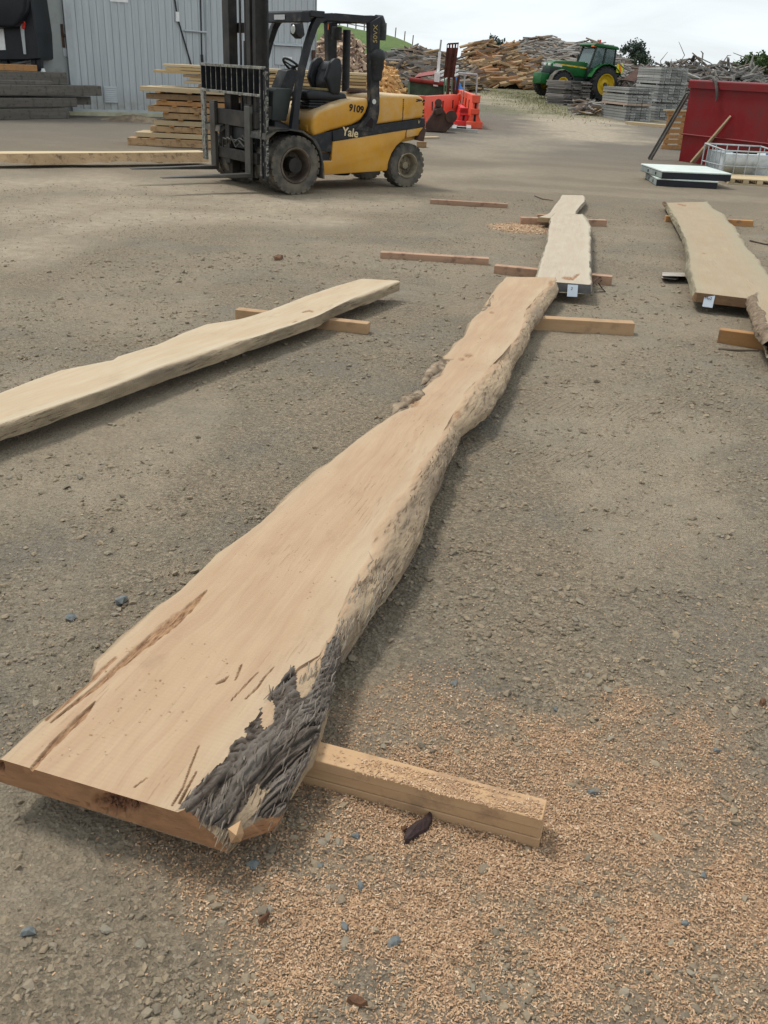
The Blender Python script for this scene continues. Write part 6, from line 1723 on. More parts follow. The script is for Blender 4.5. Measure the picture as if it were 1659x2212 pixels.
# blue tarp bundle
tp = Vector(frame_at(995, 250)); 
tv = [Vector(atY(x, y, tp.y)) - tp for x, y in ((984, 168), (988, 180), (992, 196), (998, 212), (997, 228))]
m = 30; V = []; n = 16
for i in range(m):
    t = i / (m - 1) * 4; k = min(3, int(t)); p = tv[k].lerp(tv[k + 1], t - k)
    w = np.interp(t, [0, 1, 2, 3, 4], [.05, .10, .17, .24, .10])
    for j in range(n):
        th = 2 * math.pi * j / n
        r = w * (1 + .45 * (float(vn(np.array(j * 1.3), np.array(t * .7), 3)) - .5) + .3 * (float(vn(np.array(j * 3.1), np.array(t * 3.), 4)) - .5))
        V.append((p.x + r * math.cos(th), p.y + r * math.sin(th) * .8, p.z))
Fc = [(i * n + j, i * n + (j + 1) % n, (i + 1) * n + (j + 1) % n, (i + 1) * n + j) for i in range(m - 1) for j in range(n)]
tag(link('blue_tarp', np_mesh('blue_tarp', V, Fc, M['tarp']), None, tp), 'crumpled blue tarpaulin hanging beside the rusty posts', 'tarp')
# aluminium frame on the ground
af = frame_at(967, 287)
afr = empty('aluminium_frame', af, 0, 'pale aluminium frame lying on the gravel in front of the hopper', 'frame')
def ap(px, py): p = Vector(atg(px, py)) - af; return (p.x, p.y, p.z + .05)
MB().bar(ap(964, 283), ap(1032, 288), .06, .08).build('long_rail', M['alu'], afr)
MB().bar(ap(975, 274), ap(1018, 276), .05, .06).build('rear_rail', M['alu'], afr)
MB().bar(ap(1012, 284), ap(1012, 276), .14, .10).build('cross_piece', M['alu'], afr)
MB().bar(ap(980, 283), ap(984, 275), .12, .05).build('cross_piece', M['galv_plain'], afr)
MB().bar((ap(964, 284)[0], ap(964, 284)[1], 0), (ap(964, 284)[0], ap(964, 284)[1], .32), .03, .05, (0, 1, 0)).build('end_post', M['alu'], afr)
MB().add([ap(975, 277), ap(1015, 279), ap(1014, 275), ap(976, 273)], [(0, 1, 2, 3)]).build('sheet', M['galv_plain'], afr)

# ================================================================== SLEEPER STACKS
ORD = ['lowest', 'second', 'third', 'fourth', 'fifth', 'sixth', 'seventh', 'eighth', 'ninth', 'tenth', 'eleventh', 'twelfth', 'thirteenth', 'fourteenth', 'fifteenth', 'sixteenth', 'seventeenth', 'eighteenth']
ORD2 = ['first'] + ORD[1:]
def sleeper_stack(prefix, corner, ang_end, ang_len, across, courses_, w, h, L, gaps, pink=(), mat='sleeper', group='', jit=.015, skip=()):
    C = Vector(corner); e1 = Vector((math.cos(ang_end), math.sin(ang_end), 0)); e2 = Vector((math.cos(ang_len), math.sin(ang_len), 0))
    rz = math.atan2(e2.y, e2.x)
    meshes = []
    for v_ in range(5):
        bm_ = MB()
        j = lambda s: random.uniform(-s, s)
        bm_.hexa([(0, j(.01), j(.005)), (L, j(.02), j(.004)), (L, w - .012 + j(.01), j(.004)), (0, w - .012 + j(.008), j(.004)), (0, j(.008), h - .012 + j(.006)), (L, j(.02), h - .012 + j(.006)), (L, w - .012 + j(.01), h - .012), (0, w - .012, h - .012 + j(.006))])
        meshes.append(bm_.mesh('sleeper', M[mat]))
    mp = meshes[0].copy(); mp.materials.clear(); mp.materials.append(M['sleeper_pink'])
    z = 0.0
    sgn = 1 if e1.cross(e2).z > 0 else -1
    for c in range(courses_):
        if c in gaps:
            for ti, t in enumerate((.25, L - .35)):
                o = MB().box((0, 0, 0), (.09, w * across, gaps[c])).build('spacer_block', M[mat], None, loc=C + e2 * t + Vector((0, 0, z)), rot=(0, 0, rz))
                if sgn > 0: o.location += e1 * (w * across) * 0
                # spacer runs across the stack
                o.rotation_euler = (0, 0, math.atan2(e1.y, e1.x)); o.scale = (1, 1, 1)
                o.data = MB().box((0, -.05, 0), (w * across, .05, gaps[c])).mesh('spacer_block', M[mat])
                tag(o, '%s spacer under the %s course of the %s' % (('front', 'back')[ti], ORD[c], prefix), 'spacer', 'spacers in the grey stacks')
            z += gaps[c]
        for a in range(across):
            if (c, a) in skip: continue
            me = mp if c in pink else random.choice(meshes)
            loc = C + e1 * (a * w + random.uniform(-jit, jit) * .4) + e2 * random.uniform(-jit, jit) * 2 + Vector((0, 0, z))
            o = link('sleeper', me, None, loc)
            # local y must point along e1
            yv = Vector((-math.sin(rz), math.cos(rz), 0))
            o.rotation_euler = (0, 0, rz)
            if yv.dot(e1) < 0:
                o.location = loc + e1 * (w - .012)
            nm = 'slat' if mat == 'slat_dark' else 'sleeper'
            lab = '%s %s, %s course, %s from left, in the %s' % ('pinkish' if c in pink else 'dark' if nm == 'slat' else 'grey', nm, ORD[c], ORD2[a], prefix)
            tag(o, lab, 'sleeper', group + (' pink course' if c in pink else ''))
        z += h
    return z
def ang(a, b):
    A = atg(*a); B = atg(*b); return math.atan2(B[1] - A[1], B[0] - A[0])
c1 = atg(1349, 260)
sleeper_stack('lower stack by the road', c1, math.radians(8), math.radians(104), 5, 11, .215, .100, 2.4, {5: .06, 9: .05}, pink=(5,), group='sleepers in the front left stack')
c2 = atg(1412, 258)
sleeper_stack('tall stack', c2, math.radians(6), math.radians(100), 5, 18, .235, .105, 2.4, {6: .06, 12: .06}, group='sleepers in the tall stack')
c3 = atg(1213, 227)
sleeper_stack('slat stack before the tractor', c3, math.radians(12), math.radians(118), 3, 17, .46, .064, 1.5, {8: .03}, mat='slat_dark', group='slats in the dark stack', jit=.09)

# ================================================================== HEAPS
def wedge_mesh(name, L, r, mats, j=.25):
    """split log: a wedge with a bark back"""
    m = MB(); a = random.uniform(.7, 1.3)
    sec = [(-r * a, -r * .55), (r * a, -r * .5), (r * .75, r * .25), (0.05 * r, r * .75), (-r * .8, r * .3)]
    vs = []
    for x in (-L / 2, L / 2):
        for y, z in sec: vs.append((x + random.uniform(-1, 1) * L * .05, y * (1 + random.uniform(-j, j)), z * (1 + random.uniform(-j, j))))
    n = 5
    m.add(vs, [(4, 3, 2, 1, 0), (5, 6, 7, 8, 9)])
    for i in range(n):
        m.mi = 1 if i in (2, 3) and random.random() < .55 else 0
        m.add([], [])
        m.f.append((i, (i + 1) % n, (i + 1) % n + n, i + n)); m.m.append(m.mi)
    return m.mesh(name, mats)
def offcut_mesh(name, L, w, t, mats, bend):
    m = MB(); S = 3; vs = []
    for k in range(S):
        f = k / (S - 1); x = (f - .5) * L; z0 = bend * (1 - (2 * f - 1) ** 2); ww = w * (1 - .35 * abs(2 * f - 1) * random.random()); tt = t * random.uniform(.6, 1.1)
        y0 = random.uniform(-.2, .2) * w
        vs += [(x, y0 - ww / 2, z0), (x, y0 + ww / 2, z0 + random.uniform(-.01, .01)), (x, y0 + ww * .3, z0 + tt), (x, y0 - ww * .3, z0 + tt)]
    m.add(vs, [(3, 2, 1, 0), (8, 9, 10, 11)])
    for k in range(S - 1):
        for i in range(4):
            a = k * 4 + i; b = k * 4 + (i + 1) % 4
            m.f.append((a, b, b + 4, a + 4)); m.m.append(1 if i in (1, 2, 3) and False else (1 if i == 2 and random.random() < .6 else 0))
    return m.mesh(name, mats)

class Heap:
    def __init__(s, sky_px, Y, Df, Db, seed, base_z=None):
        pts = [atY(x, y, Y) for x, y in sky_px]
        s.x = np.array([p[0] for p in pts]); s.z = np.array([p[2] for p in pts]); s.Y = Y; s.Df = Df; s.Db = Db; s.seed = seed
        s.g = float(terr(0, Y)) if base_z is None else base_z
    def h(s, X, Y):
        top = np.interp(X, s.x, s.z, left=s.g - .3, right=s.g - .3) - s.g
        q = np.where(Y < s.Y, (s.Y - Y) / s.Df, (Y - s.Y) / s.Db)
        e = np.clip(np.minimum((X - s.x[0]), (s.x[-1] - X)) / 1.0 + .2, 0, 1)
        pr = np.clip(1 - q ** 1.35, -.1, 1)
        return s.g + top * pr * e + (fbm(X * .9 + s.seed, Y * .9, 3, s.seed) - .5) * .5 * np.clip(pr, 0, 1) * np.clip(q * 2.5, .15, 1)
    def core(s, drop):
        X, Y = np.meshgrid(np.linspace(s.x[0] - .3, s.x[-1] + .3, 70), np.linspace(s.Y - s.Df, s.Y + s.Db, 34))
        Z = s.h(X, Y) - drop + (fbm(X * 3, Y * 3, 3, s.seed + 3) - .5) * .25
        Z = np.maximum(Z, terr(X, Y) - .15)
        nr, nc = X.shape; idx = np.arange(nr * nc).reshape(nr, nc)
        Fc = np.stack([idx[:-1, :-1], idx[:-1, 1:], idx[1:, 1:], idx[1:, :-1]], -1).reshape(-1, 4)
        return np.stack([X, Y, Z], -1).reshape(-1, 3), Fc
    def sample(s, n, front=True, q_max=.97):
        out = []
        while len(out) < n:
            X = random.uniform(s.x[0], s.x[-1]); q = random.random() ** .8 * q_max
            Y = s.Y - q * s.Df if (front or random.random() < .7) else s.Y + q * s.Db
            z = float(s.h(np.array(X), np.array(Y)))
            if z < float(terr(X, Y)) + .05 and random.random() < .8: continue
            e = .15
            nx = -(float(s.h(np.array(X + e), np.array(Y))) - z) / e; ny = -(float(s.h(np.array(X), np.array(Y + e))) - z) / e
            out.append((Vector((X, Y, z)), Vector((max(-2, min(2, nx)), max(-2.5, min(2.5, ny)), 1)).normalized()))
        return out

def orient(nrm_, mode, spread, yaw0=0.0):
    if mode == 'random':
        d = Vector((random.gauss(0, 1), random.gauss(0, 1), random.gauss(0, .6))).normalized()
    else:
        a = yaw0 + random.gauss(0, spread)
        d = Vector((math.cos(a), math.sin(a) * .7, math.sin(a) * .0 + random.gauss(mode, spread * .5)))
        d.normalize()
    d = (d - nrm_ * d.dot(nrm_) * (.55 if mode == 'random' else .5)).normalized()
    up = (nrm_ + Vector((random.gauss(0, .3), random.gauss(0, .3), 0))).normalized()
    y = up.cross(d).normalized(); z = d.cross(y)
    return d, y, z
def mat4(p, d, y, z, s=1.0):
    return Matrix(((d.x * s, y.x * s, z.x * s, p.x), (d.y * s, y.y * s, z.y * s, p.y), (d.z * s, y.z * s, z.z * s, p.z), (0, 0, 0, 1)))

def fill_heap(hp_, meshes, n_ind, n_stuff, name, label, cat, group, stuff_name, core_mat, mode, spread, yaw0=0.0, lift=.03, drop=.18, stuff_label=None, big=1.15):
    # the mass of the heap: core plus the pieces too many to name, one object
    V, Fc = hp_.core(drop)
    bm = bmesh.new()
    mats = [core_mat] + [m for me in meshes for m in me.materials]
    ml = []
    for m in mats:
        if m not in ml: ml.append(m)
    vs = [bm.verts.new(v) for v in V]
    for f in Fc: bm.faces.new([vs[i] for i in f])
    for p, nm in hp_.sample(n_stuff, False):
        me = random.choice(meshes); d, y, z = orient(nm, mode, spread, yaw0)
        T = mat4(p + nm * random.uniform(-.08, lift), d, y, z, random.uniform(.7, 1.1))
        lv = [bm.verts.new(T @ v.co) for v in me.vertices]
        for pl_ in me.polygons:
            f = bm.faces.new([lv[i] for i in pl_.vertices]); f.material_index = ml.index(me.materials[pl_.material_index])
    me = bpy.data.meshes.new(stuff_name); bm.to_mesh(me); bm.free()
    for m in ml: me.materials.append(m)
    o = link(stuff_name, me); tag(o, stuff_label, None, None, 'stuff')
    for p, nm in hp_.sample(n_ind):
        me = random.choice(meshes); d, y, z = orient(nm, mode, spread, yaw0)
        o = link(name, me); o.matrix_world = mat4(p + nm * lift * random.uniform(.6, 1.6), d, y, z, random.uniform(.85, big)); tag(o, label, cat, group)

random.seed(21)
logs_p = [wedge_mesh('firewood_log', random.uniform(.36, .5), random.uniform(.06, .10), [M['log_pale'], M['log_bark']]) for _ in range(8)]
logs_o = [wedge_mesh('firewood_log', random.uniform(.34, .46), random.uniform(.045, .075), [M['log_orange'], M['log_orange']]) for _ in range(8)]
hA = Heap([(655, 96), (668, 84), (679, 75), (694, 71), (713, 72), (728, 68), (753, 71), (767, 83), (775, 95), (787, 105), (799, 119), (812, 138), (825, 162), (832, 186)], 42, 4.2, 3, 1)
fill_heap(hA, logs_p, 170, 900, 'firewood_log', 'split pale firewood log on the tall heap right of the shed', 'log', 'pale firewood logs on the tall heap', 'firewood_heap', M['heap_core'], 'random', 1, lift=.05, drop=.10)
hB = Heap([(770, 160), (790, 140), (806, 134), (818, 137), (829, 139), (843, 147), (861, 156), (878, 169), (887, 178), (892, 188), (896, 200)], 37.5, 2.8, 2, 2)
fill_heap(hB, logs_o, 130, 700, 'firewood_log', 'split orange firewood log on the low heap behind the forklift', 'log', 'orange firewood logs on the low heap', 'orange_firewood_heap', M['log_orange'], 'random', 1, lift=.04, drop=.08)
def offs(mats, n=7, L=(1.8, 3.6), w=(.10, .24), t=(.04, .09), bark='off_bark'):
    return [offcut_mesh('slab_offcut', random.uniform(*L), random.uniform(*w), random.uniform(*t), [M[random.choice(mats)], M[bark]], random.uniform(-.12, .12)) for _ in range(n)]
hC = Heap([(818, 129), (828, 124), (838, 119), (862, 110), (880, 103), (891, 102), (899, 108), (909, 112), (917, 105), (925, 112), (936, 118), (944, 119), (955, 125), (975, 133), (1000, 147), (1012, 167)], 64, 5.5, 3, 3)
oC = offs(['off_brown', 'off_brown', 'off_grey', 'off_grey', 'off_tan'], 10, (.8, 2.3), (.10, .34), (.05, .16))
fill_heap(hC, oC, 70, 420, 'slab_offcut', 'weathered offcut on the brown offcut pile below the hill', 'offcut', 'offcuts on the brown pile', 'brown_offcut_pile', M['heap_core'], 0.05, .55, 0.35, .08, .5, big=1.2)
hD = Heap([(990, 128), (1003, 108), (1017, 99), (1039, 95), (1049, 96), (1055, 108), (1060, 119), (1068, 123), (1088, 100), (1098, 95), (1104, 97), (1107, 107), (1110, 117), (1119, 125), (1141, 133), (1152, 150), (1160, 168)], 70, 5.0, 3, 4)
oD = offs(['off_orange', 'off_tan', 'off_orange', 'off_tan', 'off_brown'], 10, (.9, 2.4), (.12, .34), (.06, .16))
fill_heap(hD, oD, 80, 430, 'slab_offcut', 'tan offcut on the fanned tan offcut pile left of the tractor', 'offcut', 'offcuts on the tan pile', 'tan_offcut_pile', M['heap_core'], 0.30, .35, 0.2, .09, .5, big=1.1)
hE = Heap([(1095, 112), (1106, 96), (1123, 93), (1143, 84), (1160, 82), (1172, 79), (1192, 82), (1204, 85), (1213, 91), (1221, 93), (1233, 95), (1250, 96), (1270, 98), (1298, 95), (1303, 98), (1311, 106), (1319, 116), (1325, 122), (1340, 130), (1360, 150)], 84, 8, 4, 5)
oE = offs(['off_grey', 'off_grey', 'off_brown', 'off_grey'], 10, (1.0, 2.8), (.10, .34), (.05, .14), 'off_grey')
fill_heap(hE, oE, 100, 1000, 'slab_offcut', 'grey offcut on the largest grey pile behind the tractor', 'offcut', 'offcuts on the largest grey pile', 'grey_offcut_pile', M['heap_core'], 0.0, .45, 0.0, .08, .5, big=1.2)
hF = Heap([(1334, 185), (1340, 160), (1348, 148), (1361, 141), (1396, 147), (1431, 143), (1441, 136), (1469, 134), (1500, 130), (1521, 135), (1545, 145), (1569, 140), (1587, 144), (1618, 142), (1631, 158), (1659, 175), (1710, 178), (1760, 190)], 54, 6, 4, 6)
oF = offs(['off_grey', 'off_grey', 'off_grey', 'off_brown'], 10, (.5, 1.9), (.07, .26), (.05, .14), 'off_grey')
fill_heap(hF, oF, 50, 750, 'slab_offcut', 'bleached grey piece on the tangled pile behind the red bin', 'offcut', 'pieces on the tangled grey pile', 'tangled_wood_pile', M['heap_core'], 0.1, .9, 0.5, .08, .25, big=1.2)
# roots and branches bristling on the tangled pile
bm = MB(); random.seed(8)
for p, nm in hF.sample(150, False):
    d = Vector((random.gauss(0, 1), random.gauss(0, .6), abs(random.gauss(.35, .5)))).normalized(); L = random.uniform(.35, 1.15)
    k = Vector((random.gauss(0, .25), random.gauss(0, .2), random.gauss(0, .2))) * L
    r = random.uniform(.02, .05)
    bm.tube([p, p + d * L * .5 + k, p + d * L], [r, r * .8, r * .35], 5)
tag(bm.build('dead_branches', M['off_grey']), kind='stuff')
# debris between the slat stack and the sleeper stack
hG = Heap([(1236, 222), (1250, 214), (1262, 210), (1275, 219), (1292, 226), (1310, 222), (1325, 208), (1335, 196), (1345, 192)], 46, 3, 2, 7)
fill_heap(hG, offs(['off_brown', 'off_grey', 'off_tan'], 6, (.5, 1.3), (.08, .2)), 22, 70, 'slab_offcut', 'loose offcut in the low debris between the slat stack and the sleepers', 'offcut', 'offcuts in the low debris', 'low_debris_pile', M['soil'], 0.1, .8, 0.6, .05, .1)
tag(MB().tube([Vector(atY(833, 119, 62)) - Vector(atY(833, 119, 62)), Vector(atY(872, 114, 63)) - Vector(atY(833, 119, 62))], [.22, .20], 10).build('grey_log', M['off_grey'], None, smooth=True, loc=Vector(atY(833, 119, 62))), 'short grey log lying on top of the brown offcut pile', 'log')
# rusty bent sheet and pale pieces lying in the tangle
v0 = Vector(atY(1398, 172, 49)); 
f = [Vector(atY(x, y, 49 + dy)) - v0 for x, y, dy in ((1345, 172, 0), (1372, 150, .4), (1402, 142, .6), (1420, 150, .3), (1415, 168, -.2), (1390, 160, -.3), (1370, 176, -.4))]
tag(MB().add([tuple(p) for p in f] + [tuple(p + Vector((0, .25, -.05))) for p in f], [(0, 1, 2, 3, 4, 5, 6), tuple(range(13, 6, -1))] + [(i, i + 7, (i + 1) % 7 + 7, (i + 1) % 7) for i in range(7)]).build('rusty_sheet', M['rust_dark'], None, loc=v0), 'bent brown rusty sheet lying on the pile right of the tractor', 'sheet')
v0 = Vector(atY(1490, 162, 46))
tag(MB().bar((-.35, 0, .12), (.4, .1, -.1), .5, .04).build('white_offcut', M['white'], None, loc=v0), 'white painted scrap board above the left end of the red bin', 'board')

# ================================================================== TRACTOR
TR0 = atY(1299, 221, 56.0)
TYAW = math.radians(180 + 24)
tr = empty('tractor', TR0 - np.array([-math.sin(TYAW), math.cos(TYAW), 0]) * .95, TYAW, 'green farm tractor with yellow wheels parked before the grey offcut pile', 'tractor')
tr.rotation_euler = (0, math.radians(-4.0), TYAW)
def tp_(mb, name, mat, par=None, **k): return mb.build(name, mat, par or tr, **k)
tp_(MB().prism([(.95, 1.12), (3.15, 1.0), (3.25, 1.25), (3.22, 1.58), (3.0, 1.72), (2.2, 1.82), (.95, 1.88)], -.40, .40), 'hood', M['jd_green'], bevel=.07, seg=3)
tp_(MB().box((.95, -.405, 1.55), (3.0, .405, 1.62)), 'side_stripe', M['jd_yellow'])
tp_(MB().prism([(2.75, 1.02), (3.26, 1.0), (3.28, 1.42), (2.75, 1.42)], -.38, .408), 'grille', M['jd_dark'], bevel=.02)
for y in (-.22, .22): tp_(MB().box((3.20, y - .12, 1.46), (3.262, y + .12, 1.60)), 'headlight', M['lens'], bevel=.01)
tp_(MB().box((2.55, .395, 1.46), (3.12, .412, 1.58)), 'side_lamp', M['lens'])
tp_(MB().box((3.25, -.42, .55), (3.75, .42, 1.08)).box((2.6, -.3, .55), (3.3, .3, 1.0)), 'front_weight', M['jd_green'], bevel=.04)
tp_(MB().box((-.5, -.34, .62), (2.7, .34, 1.15)), 'chassis', M['jd_dark'])
# cab
cabp = [(-.55, 1.2), (1.0, 1.2), (.98, 1.85), (.72, 2.66), (-.50, 2.66), (-.62, 1.85)]
tp_(MB().prism([(-.55, 1.05), (1.0, 1.05), (1.0, 1.62), (-.60, 1.62)], -.62, .62), 'cab_base', M['jd_dark'], bevel=.02)
for y in (-.64, .64):
    for a, b in (((.99, 1.6), (.74, 2.68)), ((.16, 1.6), (.12, 2.68)), ((-.60, 1.6), (-.52, 2.68))):
        tp_(MB().bar((a[0], y, a[1]), (b[0], y, b[1]), .08, .09, (0, 1, 0)), 'cab_pillar', M['jd_dark'])
    tp_(MB().prism([(.92, 1.62), (.70, 2.64), (.18, 2.64), (.22, 1.62)], y - .012, y + .012), 'side_window', M['glass'])
    tp_(MB().prism([(.10, 1.62), (.06, 2.64), (-.46, 2.64), (-.54, 1.62)], y - .012, y + .012), 'side_window', M['glass'])
tp_(MB().hexa([(.98, -.6, 1.64), (1.0, -.6, 1.64), (1.0, .6, 1.64), (.98, .6, 1.64), (.72, -.6, 2.62), (.74, -.6, 2.62), (.74, .6, 2.62), (.72, .6, 2.62)]), 'windscreen', M['glass'])
tp_(MB().hexa([(-.62, -.6, 1.64), (-.60, -.6, 1.64), (-.60, .6, 1.64), (-.62, .6, 1.64), (-.54, -.6, 2.62), (-.52, -.6, 2.62), (-.52, .6, 2.62), (-.54, .6, 2.62)]), 'rear_window', M['glass'])
tp_(MB().prism([(-.68, 2.66), (.92, 2.66), (.98, 2.74), (.80, 2.84), (-.55, 2.82), (-.70, 2.74)], -.74, .74), 'cab_roof', M['jd_green'], bevel=.05, seg=3)
tp_(MB().prism([(-.1, 1.25), (-.05, 1.9), (-.2, 2.2), (-.3, 2.2), (-.35, 1.25)], -.22, .22).box((-.2, -.25, 1.3), (.35, .25, 1.45)), 'seat', M['jd_dark'])
tp_(MB().lathe([(0, .2), (.05, .2), (.06, .0), (0, 0)], (.45, .45, 2.83), 'z', 10), 'beacon', M['red_lens'])
tp_(MB().box((.80, .45, 2.64), (.96, .70, 2.74)), 'indicator', M['orange_lens'])
hv = tp_(MB().box((-.90, .62, 1.55), (-.86, 1.05, 1.98)), 'warning_panel', M['hivis'])
tp_(MB().prism([(.66, 1.56), (.82, 1.56), (1.02, 1.97), (.86, 1.97)], -.853, -.848, 'x'), 'stripe', M['hivis_or'], hv)
hv2 = tp_(MB().box((-.95, .98, 1.55), (-.55, 1.02, 1.98)), 'warning_panel', M['hivis'])
tp_(MB().prism([(-.90, 1.56), (-.76, 1.56), (-.60, 1.97), (-.74, 1.97)], 1.021, 1.027), 'stripe', M['hivis_or'], hv2)
tp_(MB().lathe([(0, .012), (.07, .012), (.07, 0)], (.35, .65, 1.35), 'y', 12), 'round_badge', M['lens'])
for s_ in (1, -1):
    arcp = [(1.02 * math.cos(t), .90 + 1.0 * math.sin(t)) for t in np.radians([15, 40, 65, 90, 115, 140, 160])]
    m = MB()
    for (a, b), (c, d) in zip(arcp[:-1], arcp[1:]):
        m.prism([(a, b), (c, d), (c * 1.04, .90 + (d - .90) * 1.04), (a * 1.04, .90 + (b - .90) * 1.04)], *((.62, 1.06) if s_ > 0 else (-1.06, -.62)))
    m.prism([(.98, 1.2), (.62, 1.70), (0, 1.92), (-.5, 1.8), (-.4, 1.4), (.5, 1.1)], *((.60, .66) if s_ > 0 else (-.66, -.60)))
    tp_(m, 'rear_mudguard', M['jd_green'])
    arcp = [(2.7 + .70 * math.cos(t), .62 + .70 * math.sin(t)) for t in np.radians([5, 30, 60, 90, 120, 150, 172])]
    m = MB()
    for (a, b), (c, d) in zip(arcp[:-1], arcp[1:]):
        m.prism([(a, b), (c, d), (2.7 + (c - 2.7) * 1.05, .62 + (d - .62) * 1.05), (2.7 + (a - 2.7) * 1.05, .62 + (b - .62) * 1.05)], *((.62, 1.0) if s_ > 0 else (-1.0, -.62)))
    tp_(m, 'front_mudguard', M['fender'])
    tp_(MB().bar((.75, .62 * s_, 1.05), (.75, .66 * s_, .55), .05, .4, (0, 1, 0)).box((.55, .58 * s_ - .12, .52), (.98, .58 * s_ + .12, .56)).box((.55, .58 * s_ - .12, .80), (.98, .58 * s_ + .12, .84)), 'step', M['jd_dark'])
    for nm, cx_, R_, w_, rim_, y_ in (('rear_wheel', 0, .88, .48, .52, .84), ('front_wheel', 2.7, .62, .40, .34, .82)):
        wo_ = bpy.data.objects.new(nm, None); COL.objects.link(wo_); wo_.parent = tr; wo_.location = (cx_, y_ * s_, R_)
        m = MB(); tyre(m, (0, 0, 0), R_ * .955, w_, rim_, 36)
        ty = m.build('tyre', M['rubber_dark'], wo_, smooth=True)
        lg = MB()
        for k in range(22):
            t = 2 * math.pi * k / 22
            for sg in (-1, 1):
                t2 = t + (0 if sg > 0 else math.pi / 22)
                d = Vector((math.cos(t2), 0, math.sin(t2))); tg = Vector((-math.sin(t2), 0, math.cos(t2)))
                a = d * R_ * .97 + Vector((0, sg * w_ * .02, 0)); b = d * R_ * .955 + tg * R_ * .20 + Vector((0, sg * w_ * .48, 0))
                lg.bar(a, b, .07 * R_ / .88, .075, d)
        tag(lg.build('lugs', M['rubber_dark'], ty), kind='stuff')
        m = MB(); o_ = s_ * w_
        m.lathe([(rim_ + .01, o_ * .42), (rim_ + .025, o_ * .50), (rim_ - .02, o_ * .48), (rim_ - .06, o_ * .30), (rim_ * .55, o_ * .18), (rim_ * .42, o_ * .28), (0.001, o_ * .28)], (0, 0, 0), 'y', 30)
        rm = m.build('rim', M['jd_yellow'], wo_, smooth=True)
        MB().lathe([(.0, o_ * .38), (rim_ * .22, o_ * .36), (rim_ * .25, o_ * .2)], (0, 0, 0), 'y', 16).build('hub', M['rim'], rm)
tp_(MB().tube([(1.5, .2, 1.8), (1.5, .2, 2.2)], .05, 10), 'exhaust_pipe', M['jd_dark'], smooth=True)

# ================================================================== TREES
def tree(name, label, base, trunk_h, blobs, mat, n, size, seed, group=None):
    random.seed(seed); r = np.random.default_rng(seed)
    o = empty(name, base, 0, label, 'tree', group)
    m = MB(); b0 = Vector((0, 0, -.5))
    topz = max(b[2] for b in blobs)
    m.tube([b0, Vector((.1, 0, trunk_h * .6)), Vector((0, 0, trunk_h)), Vector((0.2, 0, topz))], [.28, .2, .16, .05], 7)
    for bx_, by_, bz_, br_, bh_ in blobs:
        m.tube([Vector((0, 0, trunk_h * random.uniform(.5, .9))), Vector((bx_ * .5, by_ * .5, (trunk_h + bz_) / 2 + .1)), Vector((bx_, by_, bz_))], [.12, .08, .03], 5)
    m.build('trunk', M['trunk'], o, smooth=True)
    V = []
    wts = np.array([b[3] ** 2 for b in blobs]); wts = wts / wts.sum()
    # leaf clumps: many small leaf-sized faces around clump centres
    nc = max(8, n // 22); cl = []
    for k in range(nc):
        b = blobs[r.choice(len(blobs), p=wts)]
        d = r.normal(size=3); d /= np.linalg.norm(d); q = r.random() ** .45
        cl.append((b[0] + d[0] * b[3] * q, b[1] + d[1] * b[3] * q, b[2] + d[2] * b[4] * q))
    cl = np.array(cl)
    c = cl[r.integers(0, nc, n)] + r.normal(size=(n, 3)) * size * 1.4
    a = r.normal(size=(n, 3)); a /= np.linalg.norm(a, axis=1)[:, None]
    bvec = np.cross(a, r.normal(size=(n, 3))); bvec /= np.linalg.norm(bvec, axis=1)[:, None]
    s = size * (.5 + r.random((n, 1)))
    V = np.stack([c - a * s - bvec * s * .35, c + a * s * .2 - bvec * s * .6, c + a * s, c + a * s * .1 + bvec * s * .6], 1).reshape(-1, 3)
    link('crown', np_mesh('crown', V, np.arange(n * 4).reshape(n, 4), mat, None, False), o)
    return o
def tbase(px, py, Y): p = atY(px, py, Y); return Vector((p[0], Y, float(terr(p[0], Y))))
def toff(base, px, py, Y): p = atY(px, py, Y); return (p[0] - base.x, 0.0, p[2] - base.z)
b = tbase(1072, 120, 92); c = toff(b, 1072, 103, 92)
tree('round_tree', 'round dark tree crown showing behind the tan offcut pile', b, 1.2, [(c[0], 0, c[2], 1.05, .9), (c[0] - .6, .3, c[2] - .5, .8, .7), (c[0] + .6, 0, c[2] - .6, .8, .7)], M['leaf_blue'], 2200, .13, 3)
b = tbase(1371, 130, 96); B = lambda x, y, r1, r2, Y=96: (toff(b, x, y, Y)[0], random.uniform(-.5, .5), toff(b, x, y, Y)[2], r1, r2)
tree('open_tree', 'lone open crowned tree on the skyline right of the tractor', b, 2.6, [B(1351, 108, .45, .35), B(1360, 104, .5, .4), B(1370, 97, .6, .4), B(1382, 101, .5, .4), B(1386, 113, .5, .35), B(1368, 112, .5, .4), B(1376, 120, .7, .4), B(1388, 122, .5, .3)], M['leaf_blue'], 1500, .12, 4)
b = tbase(1380, 134, 92); c = toff(b, 1380, 130, 92)
tree('low_shrub', 'low dark shrub at the foot of the lone open tree', b, .6, [(c[0] - .7, 0, c[2], .6, .4), (c[0] + .2, 0, c[2] - .1, .7, .5), (c[0] + .9, 0, c[2] - .2, .6, .4)], M['leaf_dark'], 900, .11, 5)
b = tbase(1655, 150, 78); c = toff(b, 1650, 140, 78)
tree('leafy_tree', 'bright green leafy tree at the right border of the frame', b, 1.2, [(c[0], 0, c[2], 1.0, .7), (c[0] - 1.0, 0, c[2] - .7, .9, .6), (c[0] + 1.2, 0, c[2] + .1, 1.2, .9), (c[0] + 2.2, 0, c[2] - .2, 1.1, .9)], M['leaf_mid'], 2600, .13, 6)
b = tbase(1622, 150, 82); c = toff(b, 1622, 142, 82)
